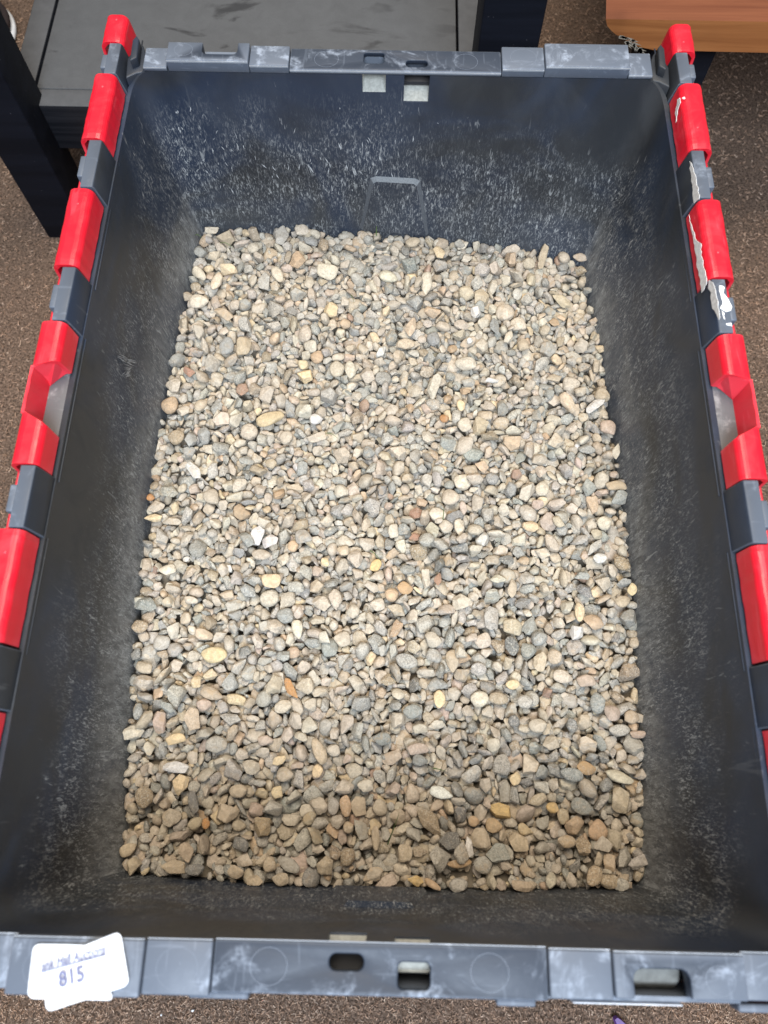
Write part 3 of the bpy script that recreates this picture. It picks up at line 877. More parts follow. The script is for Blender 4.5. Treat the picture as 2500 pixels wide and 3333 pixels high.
# ---------------------------------------------------------------- side rails: knuckles, ledge, red hinge covers
REDS = [(.2760, .3020), (.1905, .2465), (.0920, .1495), (None, None), (-.1315, -.0735), (-.2225, -.1640), (-.2950, -.2570)]
KN = [(.2470, .2750), (.1510, .1890), (.0535, .0905), (-.0725, -.0375), (-.1630, -.1330), (-.2560, -.2240)]
def cover_profile(s):
    t = .0020
    o = [(.2022, -.0125), (.2020, -.0050)] + arc(.1968, -.0012, .0050, 8, 90, 5) + arc(.1912, -.0012, .0050, 90, 165, 5) + [(.1856, -.0060), (.1850, -.0122)]
    i = [(.1869, -.0122), (.1876, -.0060)] + [(.1882, -.0012), (.1912, .0018), (.1968, .0018), (.1998, -.0012)] + [(.2001, -.0050), (.2003, -.0125)]
    return [(s*x, z) for x, z in o+i]
def side_rail(s):
    lid = None
    bm = bmesh.new()
    box(bm, min(s*.2030, s*.2050), max(s*.2030, s*.2050), -.285, .292, -.215, -.0130); zup(bm)
    lid = from_bm('lid', bm, M['red'], crate, bevel=.0008)
    # ledge under the covers
    bm = bmesh.new(); box(bm, min(s*.1838, s*.2000), max(s*.1838, s*.2000), -.287, .287, -.0175, -.0142); zup(bm)
    from_bm('ledge', bm, M['ledge'], crate, bevel=.0006)
    for (y0, y1) in REDS + [(-.036, .052)]:
        if y0 is None: continue
        bm = bmesh.new(); box(bm, min(s*.1825, s*.1834), max(s*.1825, s*.1834), y0-.003, y1+.002, -.0180, -.0168); zup(bm)
        from_bm('ledge_lip', bm, M['wall'], crate, bevel=.0003)
    for (y0, y1) in KN:
        bm = bmesh.new()
        n = 4; prof = [(.1836, -.0150), (.1866, .0012), (.1876, .0030), (.1952, .0030), (.1952, -.0150)]
        extr_y(bm, [(s*a, b) for a, b in prof], [y0, y1]); zup(bm); bm.normal_update()
        for f in bm.faces:
            if abs(f.normal.z) < .5 and abs(f.normal.x) > .5 and abs(f.calc_center_median().x) < .19: f.material_index = 1
        from_bm('knuckle', bm, M['knuckle'], crate, bevel=.0007).data.materials.append(M['wall'])
        bm = bmesh.new(); m0, m1 = y0+(y1-y0)*.26, y0+(y1-y0)*.70
        box(bm, min(s*.1953, s*.1995), max(s*.1953, s*.1995), m0, m1, -.014, .0012); zup(bm)
        from_bm('knuckle_tab', bm, M['knuckle'], crate, bevel=.0010)
        bm = bmesh.new(); bmesh.ops.create_cone(bm, cap_ends=True, segments=14, radius1=.0026, radius2=.0026, depth=(y1-y0)+.010, matrix=Matrix.Translation((s*.1935, (y0+y1)/2, -.0028)) @ Matrix.Rotation(math.pi/2, 4, 'X')); zup(bm)
        from_bm('hinge_pin', bm, M['red'], crate, smooth=True)
    rnd = random.Random(int(50+s))
    for (y0, y1) in REDS:
        if y0 is None: continue
        prof = cover_profile(s)
        ys = np.linspace(y0, y1, 17); ph = rnd.uniform(0, 6)
        def wob(k, y):
            e = max(0, 1-(min(y-y0, y1-y))/.006)
            return (s*(.00014*math.sin(y*330+ph)+.00008*math.sin(y*900+ph)+.0005*e*e)*1.0, .00008*math.sin(y*190+ph*2)-.0009*e*e)
        bm = bmesh.new(); extr_y(bm, prof, ys, wob); zup(bm)
        from_bm('hinge_cover', bm, M['red'], lid, bevel=.0)
        o = D2.objects[-1] if False else None
        # moulding pip
        bm = bmesh.new(); bmesh.ops.create_uvsphere(bm, u_segments=12, v_segments=6, radius=.0011, matrix=Matrix.Translation((s*.1935, y0+(y1-y0)*(.78 if s < 0 else .30), .0036)) @ Matrix.Scale(.45, 4, (0, 0, 1))); zup(bm)
        from_bm('moulding_pip', bm, M['red'], lid, smooth=True)
    # grip: one long cover notched in the middle
    top = .0038
    bm = bmesh.new()
    def half(ya_in, ya_out, yb, sg):
        """plan outline of one end of the grip; sg=+1 far end"""
        prof = cover_profile(s)
        ks = 9
        rings = []
        for k in range(ks+1):
            u = k/ks; ring = []
            for (x, z) in prof:
                f = (abs(x)-.1850)/(.2022-.1850)
                ycut = ya_in+(ya_out-ya_in)*f
                y = yb+(ycut-yb)*u; ring.append(bm.verts.new((x, y, z)))
            rings.append(ring)
        for a, b in zip(rings, rings[1:]):
            for i in range(len(prof)):
                j = (i+1) % len(prof); bm.faces.new((a[i], a[j], b[j], b[i]))
        bm.faces.new(rings[0])
        r = rings[-1]; m = 12
        bm.faces.new(r)
        # sloping wall of the grip well going down and towards the middle
        q = [(s*.1852, ya_in, -.0118), (s*.1880, ya_in+(ya_out-ya_in)*.1, .0030), (s*.2008, ya_out, .0030), (s*.2016, ya_out-sg*.001, -.0170), (s*.1968, ya_out-sg*.0016, -.0140), (s*.1895, ya_in, -.0136)]
        v = [bm.verts.new(p) for p in q]; w = [bm.verts.new((p[0], p[1]+sg*.0015, p[2])) for p in q]
        bm.faces.new(v); bm.faces.new(w[::-1])
        for i in range(6): bm.faces.new((v[i], v[(i+1) % 6], w[(i+1) % 6], w[i]))
    half(.0275, .0215, .0520, 1); half(-.0140, -.0045, -.0370, -1)
    # outer grip bar
    n = 10; rr = []
    for k in range(n+1):
        y = .0235+(-.0065-.0235)*k/n; wv = .0002*math.sin(y*500)
        rr.append([bm.verts.new((s*x, y, z)) for x, z in ((.1998+wv, .0026), (.2014, .0026), (.2022, -.0200), (.1985, -.0200), (.1970, -.0150))])
    for a, b in zip(rr, rr[1:]):
        for i in range(5): j = (i+1) % 5; bm.faces.new((a[i], a[j], b[j], b[i]))
    bm.faces.new(rr[0]); bm.faces.new(rr[-1])
    zup(bm); from_bm('grip_cover', bm, M['red'], lid, bevel=.0)
side_rail(-1); side_rail(1)

# ---------------------------------------------------------------- pixel -> point on a real plane (relative to the rim centre)

# white paint splashes on the right hand rail
def paint(pts, plane, val, thick, jitter=.0004, seed=1):
    rnd = random.Random(seed); P = []
    n = len(pts)
    for i in range(n):
        a, b = pts[i], pts[(i+1) % n]; m = max(1, int(math.hypot(b[0]-a[0], b[1]-a[1])/9))
        for k in range(m):
            u = k/m; p = (a[0]+(b[0]-a[0])*u+rnd.uniform(-2.2, 2.2), a[1]+(b[1]-a[1])*u+rnd.uniform(-2.2, 2.2))
            P.append(onz(*p, val) if plane == 'z' else onx(*p, val))
    bm = bmesh.new(); off = np.array([0, 0, thick]) if plane == 'z' else np.array([-thick, 0, 0])
    a = [bm.verts.new(p) for p in P]; b = [bm.verts.new(p+off) for p in P]; n = len(P)
    bm.faces.new(a); bm.faces.new(b[::-1])
    for i in range(n): bm.faces.new((a[i], a[(i+1) % n], b[(i+1) % n], b[i]))
    zup(bm); o = from_bm('paint_splash', bm, M['paint'], crate); o['label'] = 'splash of white paint on the right hand rail'
k = 200/1264
def c(x, y): return (2250+x*k, 850+y*k)
paint([(2247, 523), (2258, 550), (2268, 590), (2275, 625), (2278, 648), (2260, 662), (2257, 640), (2252, 590), (2246, 548)], 'x', .1862, .0002, seed=1)
paint([c(345, 480), c(380, 400), c(440, 430), c(500, 580), c(520, 700), c(560, 900), c(600, 1150), c(585, 1220), c(545, 1150), c(520, 1070), c(430, 970), c(410, 810), c(400, 650), c(345, 560)], 'x', .1858, .0002, seed=2)
paint([c(575, 510), c(640, 510), c(680, 560), c(670, 650), c(750, 800), c(830, 950), c(810, 1010), c(720, 1040), c(640, 1020), c(580, 970), c(650, 890), c(610, 760), c(575, 600)], 'z', .00305, .0004, seed=3)
paint([c(630, 1035), c(680, 1080), c(685, 1200), c(655, 1190)], 'z', .00305, .0004, seed=4)
paint([c(710, 1280), c(810, 1265), c(830, 1330), c(740, 1320)], 'z', .00305, .0004, seed=5)
paint([(2242, 697), (2252, 730), (2268, 785), (2282, 792), (2284, 830), (2292, 870), (2300, 905), (2304, 918), (2286, 952), (2278, 905), (2268, 850), (2256, 770)], 'x', .1842, .0002, seed=6)
paint([(2206, 325), (2213, 320), (2216, 335), (2208, 362), (2203, 392), (2199, 400), (2199, 370)], 'x', .1846, .0002, seed=7)
paint([(2221, 318), (2229, 316), (2232, 323), (2224, 325)], 'z', .0040, .0005, seed=8)

# bright flecks of stone dust chipped onto the far wall, and scuffs
def flecks():
    r = random.Random(8); bm = bmesh.new()
    def fl(px, py, L, w, ang, wall):
        n = 4; a = math.radians(ang); pts = []
        for i in range(n+1):
            u = i/n-.5; ww = w*(1-abs(u)*1.6)*r.uniform(.6, 1.2); cx, cy = px+math.cos(a)*L*u+r.uniform(-1, 1), py-math.sin(a)*L*u
            pts.append(((cx-math.sin(a)*ww/2, cy-math.cos(a)*ww/2), (cx+math.sin(a)*ww/2, cy+math.cos(a)*ww/2)))
        V = []
        for p, q in pts:
            row = []
            for s in (p, q):
                if wall == 'F': d = ray(*s); t = (.2562-CAM[1])/d[1]
                else: d = ray(*s); t = (-.1796-CAM[0])/d[0]
                row.append(bm.verts.new(CAM+d*t))
            V.append(row)
        for a_, b_ in zip(V, V[1:]): bm.faces.new((a_[0], a_[1], b_[1], b_[0]))
    for i in range(150):
        x = r.uniform(560, 2000); y = 330+r.random()**.5*300 if i % 3 else r.uniform(440, 580)
        x0, x1 = 470+(y-230)*.36, 2140-(y-230)*.39
        if not x0+15 < x < x1-15: continue
        fl(x, y, r.uniform(5, 24), r.uniform(1.6, 4), r.gauss(100, 20), 'F')
    for (x, y, L, a) in ((1010, 545, 42, 110), (1155, 560, 40, 105), (1068, 530, 30, 105), (1520, 555, 34, 70), (1583, 520, 46, 85), (1370, 510, 36, 95), (1110, 480, 26, 100), (1620, 620, 20, 70), (587, 420, 26, 122), (576, 360, 14, 110), (489, 378, 14, 130)):
        for q in range(3): fl(x+r.uniform(-6, 6), y+r.uniform(-8, 8), L*r.uniform(.4, 1), r.uniform(2, 5), a+r.gauss(0, 8), 'F')
    for q in range(26):
        u = r.random(); fl(392+u*38+r.uniform(-4, 6), 1158+u*26+r.uniform(-8, 14), r.uniform(10, 40), r.uniform(1.2, 3.0), r.gauss(-22, 8), 'L')
    for q in range(14): fl(412+r.uniform(-12, 18), 1208+r.uniform(-12, 16), r.uniform(8, 26), r.uniform(1.2, 2.6), r.gauss(38, 14), 'L')
    zup(bm); o = from_bm('dust_fleck', bm, M['fleck'], crate); o['kind'] = 'stuff'
M['fleck'] = mat_flat('pale_dust', (.40, .42, .44), .9)
flecks()

# ---------------------------------------------------------------- auction label stuck on the near rim
def make_label():
    root = empty('auction_label', (-.135, -.268, H+.006)); tag(root, 'white paper auction label numbered 815 stuck on the near rim', 'label')
    def sheet(name, px, z, r_px, curl):
        P = [np.array(p, float) for p in px]; pts = []
        for i in range(4):
            a, b, c_ = P[i-1], P[i], P[(i+1) % 4]
            u = (a-b)/np.linalg.norm(a-b)*r_px; w = (c_-b)/np.linalg.norm(c_-b)*r_px
            for k in range(7):
                t = k/6; pts.append((1-t)**2*(b+u)+2*t*(1-t)*b+t*t*(b+w))
        W_ = [onz(p[0], p[1], z) for p in pts]
        bm = bmesh.new()
        vs = [bm.verts.new(p) for p in W_]; f = bm.faces.new(vs)
        bmesh.ops.triangulate(bm, faces=[f]); bmesh.ops.subdivide_edges(bm, edges=bm.edges[:], cuts=3, use_grid_fill=True)
        for v in bm.verts:
            e = max(0, -.2745-v.co.y); v.co.z += curl*e*e*60 - e*.12 + .0003*math.sin(v.co.x*160+v.co.y*90)
        ext = bmesh.ops.extrude_face_region(bm, geom=bm.faces[:])
        bmesh.ops.translate(bm, verts=[g for g in ext['geom'] if isinstance(g, bmesh.types.BMVert)], vec=(0, 0, .00015))
        zup(bm); return from_bm(name, bm, M['paper'], root, smooth=True)
    sheet('paper_sheet', [(108, 3072), (300, 3076), (372, 3258), (88, 3252)], .0067, 26, -.2)
    sheet('paper_sheet', [(140, 3132), (392, 3030), (422, 3206), (146, 3300)], .0073, 26, -.1)
    def text(s, name, anchor, right, size_px, shear=0.0, bold=0.0, ul=False):
        cu = D2.curves.new(name, 'FONT'); cu.body = s; cu.size = 1; cu.shear = shear; cu.offset = bold; cu.resolution_u = 3; cu.underline_height = .06
        if ul:
            for ch in cu.body_format: ch.use_underline = True
        o = D2.objects.new(name, cu); COL.objects.link(o); bpy.context.view_layer.update()
        me = D2.meshes.new_from_object(o); D2.objects.remove(o)
        co = np.array([v.co for v in me.vertices]); wd = co[:, 0].max()
        a = onz(*anchor, .0079); b = onz(*right, .0079); ux = (b-a); L = np.linalg.norm(ux); ux /= L; uy = np.array([-ux[1], ux[0], 0])
        sx = L/wd; sy = size_px/9300
        for v in me.vertices:
            p = a+ux*v.co.x*sx+uy*v.co.y*sy; v.co = (p[0], p[1], p[2]+H-max(0, -.2745-p[1])*.12+.0002)
        me.materials.clear(); link(name, me, M['ink'], root)
    text('ank Hall Auctions', 'lettering', (134, 3161), (345, 3103), 48, .22, .015, True)
    text('815', 'lettering', (192, 3214), (276, 3190), 74, 0, .025)
make_label()
def text_free(): pass
# white sticker on the outside of the near wall
bm = bmesh.new(); box(bm, .0845, .1315, -.2790, -.2784, -.060, -.008); zup(bm)
o = from_bm('side_sticker', bm, M['paper'], crate, bevel=.0006); o['label'] = 'white sticker on the outside of the near wall'

# ---------------------------------------------------------------- black side table (top out of the picture), dusty lower shelf
def make_table():
    root = empty('side_table', (-.14, .65, 0)); tag(root, 'black wooden side table with a dusty lower shelf beyond the crate', 'table')
    for (x0, x1) in ((-.401, -.3535), (.068, .1185)):
        for (y0, y1) in ((.396, .446), (.90, .95)):
            bm = bmesh.new(); box(bm, x0, x1, y0, y1, .001, .56); from_bm('leg', bm, M['black'], root, bevel=.0015)
    z = H-.185
    bm = bmesh.new(); box(bm, -.3610, .0595, .4545, .93, z-.016, z); from_bm('shelf', bm, M['shelf'], root, bevel=.0012)
    bm = bmesh.new(); box(bm, -.386, .1040, .4300, .4530, z-.052, z+.0005); from_bm('front_rail', bm, M['rail'], root, bevel=.0012)
    bm = bmesh.new(); box(bm, -.3870, -.3635, .4534, .925, z-.050, z+.0003); from_bm('side_rail', bm, M['rail'], root, bevel=.0012)
    bm = bmesh.new(); box(bm, .0615, .0850, .4534, .925, z-.050, z+.0003); from_bm('side_rail', bm, M['rail'], root, bevel=.0012)
def mat_rail():
    t = NT('dusty_rail'); g = t.n('ShaderNodeNewGeometry'); s = t.n('ShaderNodeSeparateXYZ'); t.l(g.outputs['Normal'], s.inputs[0])
    up = t.ramp(s.outputs[2], .6, .95); n = t.noise(60, 5, .6, wpos(t)); d = t.math('MULTIPLY', up, t.ramp(n, .2, .8, .6, .85))
    gr = t.noise(60, 4, .6, wpos(t, (.05, 1, 2.5)), .4)
    c = t.mix(d, t.mix(t.ramp(gr, .4, .6), (.006, .007, .010), (.013, .014, .018)), (.100, .104, .112))
    return t.done(c, t.ramp(d, 0, 1, .45, .8), t.bump(gr, .25, .0005), .35)
M['rail'] = mat_rail()
make_table()

# ---------------------------------------------------------------- brown wooden board end on a black stand
def make_board():
    root = empty('wooden_board', (.30, .55, 0)); tag(root, 'brown varnished wooden board with a chipped corner, right of the table', 'board')
    zt = -.0805; y0 = .42
    a = onz(1972, 62, zt); b = onz(1989, -40, zt); r = onz(2500, 88, zt)
    th = .0270
    # front outline with the broken lower left corner (x, z)
    fr = []
    for (px, py) in ((1972, 62), (1976, 84), (1990, 100), (2004, 112), (2026, 122), (2040, 134), (2058, 138), (2072, 150), (2096, 156), (2128, 163)):
        d = ray(px, py); p = CAM+d*((y0-CAM[1])/d[1]); fr.append((p[0], p[2]))
    fr += [(.62, fr[-1][1]-.003), (.62, fr[0][1])]
    bm = bmesh.new()
    def ring(y, dx): return [bm.verts.new((x+(dx if i < 10 else 0), y, z)) for i, (x, z) in enumerate(fr)]
    A = ring(y0, 0); B = ring(y0+.004, .0005); C_ = ring(.80, .035)
    n = len(fr)
    fa = bm.faces.new(A)
    top = []
    for R1, R2 in ((A, B), (B, C_)):
        for i in range(n): 
            f = bm.faces.new((R1[i], R1[(i+1) % n], R2[(i+1) % n], R2[i]))
            f.material_index = 1 if (i == n-1) else (2 if i < 9 else 0)
    bm.faces.new(C_[::-1]); fa.material_index = 0
    zup(bm)
    me = D2.meshes.new('board_slab'); bmesh.ops.recalc_face_normals(bm, faces=bm.faces); bm.to_mesh(me); bm.free()
    for m in ('brown_edge', 'brown_top', 'raw'): me.materials.append(M[m])
    link('board_slab', me, None, root)
    # torn veneer splinters
    r = random.Random(4); bm = bmesh.new()
    for (px, py, L, ang) in ((2040, 138, 30, -35), (2062, 142, 26, -50), (2080, 158, 46, -62), (2022, 120, 34, -25), (2052, 132, 22, -10), (2090, 160, 20, -70)):
        for q in range(5):
            aa = math.radians(ang+r.gauss(0, 18)); x, y = px+r.uniform(-6, 6), py+r.uniform(-4, 4); l = L*r.uniform(.5, 1.1)
            p0, p1 = [CAM+ray(u, v)*((y0-.002-CAM[1])/ray(u, v)[1]) for u, v in ((x, y), (x+math.cos(aa)*l, y-math.sin(aa)*l))]
            w = np.array([.0006, 0, .0009]); e = np.array([0, .0008, 0])
            v = [bm.verts.new(p) for p in (p0-w, p0+w, p0+e, p1)]
            for f in ((0, 1, 3), (1, 2, 3), (2, 0, 3), (0, 1, 2)): bm.faces.new([v[i] for i in f])
    zup(bm); o = from_bm('splinter', bm, M['splint'], root); o['kind'] = 'stuff'
    bm = bmesh.new(); box(bm, .232, .292, .445, .50, .001, H-.109); from_bm('leg', bm, M['black'], root, bevel=.001)
    bm = bmesh.new(); box(bm, .56, .60, .445, .49, .001, H-.109); from_bm('leg', bm, M['black'], root, bevel=.001)
M['splint'] = mat_flat('grey_splinters', (.30, .27, .22), .9)
make_board()

# ---------------------------------------------------------------- small things on the carpet
def shoe():
    root = empty('white_shoe', (-.56, .76, 0)); tag(root, 'rounded white object with a dark rim behind the table leg', 'shoe')
    # a rounded toe: plan centre left of the frame
    cx, cy, R1 = -.566, .712, .060
    bm = bmesh.new(); bmesh.ops.create_uvsphere(bm, u_segments=32, v_segments=16, radius=1, matrix=Matrix.Translation((cx, cy, .018)) @ Matrix.Diagonal((R1*.9, R1*.98, .035, 1)))
    bmesh.ops.bisect_plane(bm, geom=bm.verts[:]+bm.edges[:]+bm.faces[:], plane_co=(0, 0, .006), plane_no=(0, 0, -1), clear_outer=True)
    from_bm('upper', bm, M['white'], root, smooth=True)
    for (ra, rb, z, r, mt, nm) in ((R1*.98, R1*1.06, .016, .0045, 'dark', 'trim'), (R1*1.03, R1*1.11, .006, .0045, 'paper', 'sole')):
        V = []; bm = bmesh.new()
        for i in range(48):
            a = 2*math.pi*i/48; row = []
            for j in range(8):
                b = 2*math.pi*j/8; row.append(bm.verts.new((cx+(ra+r*math.cos(b))*math.cos(a), cy+(rb+r*math.cos(b))*math.sin(a), z+r*math.sin(b))))
            V.append(row)
        for i in range(48):
            for j in range(8): bm.faces.new((V[i][j], V[(i+1) % 48][j], V[(i+1) % 48][(j+1) % 8], V[i][(j+1) % 8]))
        from_bm(nm, bm, M[mt], root, smooth=True)
shoe()
def scrap(name, label, cat, pts, mat, th=.0018, z=.004):
    bm = bmesh.new(); P = [onz(px, py, z-H) for px, py in pts]
    a = [bm.verts.new((p[0], p[1], z)) for p in P]; n = len(P)
    c0 = sum((np.array(p) for p in P))/n
    b = [bm.verts.new((p[0]*.8+c0[0]*.2, p[1]*.8+c0[1]*.2, z+th)) for p in P]
    bm.faces.new(a); bm.faces.new(b[::-1])
    for i in range(n): bm.faces.new((a[i], a[(i+1) % n], b[(i+1) % n], b[i]))
    tag(from_bm(name, bm, M[mat], smooth=True), label, cat)
scrap('purple_scrap', 'purple plastic scrap on the carpet below the near rim', 'scrap', [(1993, 3312), (2003, 3304), (2016, 3312), (2038, 3332), (2060, 3356), (2030, 3362), (2004, 3340)], 'purple', .003)
scrap('white_crumb', 'tiny white crumb on the carpet, right of the label', 'crumb', [(622, 3290), (628, 3284), (634, 3286), (629, 3294)], 'white')
scrap('white_crumb', 'tiny white crumb on the carpet, nearest the label', 'crumb', [(523, 3302), (527, 3298), (530, 3304), (525, 3307)], 'white')

# ---------------------------------------------------------------- gravel
def ico(n):
    t = (1+5**.5)/2
    V = [(-1,t,0),(1,t,0),(-1,-t,0),(1,-t,0),(0,-1,t),(0,1,t),(0,-1,-t),(0,1,-t),(t,0,-1),(t,0,1),(-t,0,-1),(-t,0,1)]
    Fc = [(0,11,5),(0,5,1),(0,1,7),(0,7,10),(0,10,11),(1,5,9),(5,11,4),(11,10,2),(10,7,6),(7,1,8),(3,9,4),(3,4,2),(3,2,6),(3,6,8),(3,8,9),(4,9,5),(2,4,11),(6,2,10),(8,6,7),(9,8,1)]
    V = [np.array(v, float)/np.linalg.norm(v) for v in V]
    for _ in range(n):
        c = {}; G = []
        def m(a, b):
            k = (min(a, b), max(a, b))
            if k not in c:
                v = V[a]+V[b]; c[k] = len(V); V.append(v/np.linalg.norm(v))
            return c[k]
        for a, b, d in Fc:
            x, y, z = m(a, b), m(b, d), m(d, a); G += [(a, x, z), (b, y, x), (d, z, y), (x, y, z)]
        Fc = G
    return np.array(V), np.array(Fc)
PAL = dict(cream=(.60,.535,.425), buff=(.53,.455,.36), tan=(.50,.405,.29), grey=(.41,.385,.34), slate=(.27,.285,.27), darkslate=(.17,.172,.168),
           white=(.68,.66,.62), yellow=(.68,.53,.32), orange=(.50,.24,.08), orangetan=(.54,.38,.24), rust=(.32,.17,.11), brown=(.36,.275,.18),
           pink=(.49,.375,.30), orangebrown=(.44,.28,.145), orangeyellow=(.64,.44,.19))
SAY = dict(cream='cream', buff='buff', tan='tan', grey='grey', slate='slate blue', darkslate='dark slate', white='white', yellow='pale yellow', orange='orange', orangetan='orange tan',
           rust='rust red', brown='brown', pink='pinkish', orangebrown='orange brown', orangeyellow='golden yellow')
NAMES = list(PAL)
OWN = {3717, 2286, 1309, 3150, 610, 407, 1843, 2040, 1417, 3126, 2522, 1047, 1589, 1205, 3653, 2735, 1009, 1073, 1259, 32, 1125, 2095, 1914, 2440, 1175, 3007, 989, 2679, 818, 1775, 3331, 3886, 684, 1737, 1935}
NPOUR = 3900
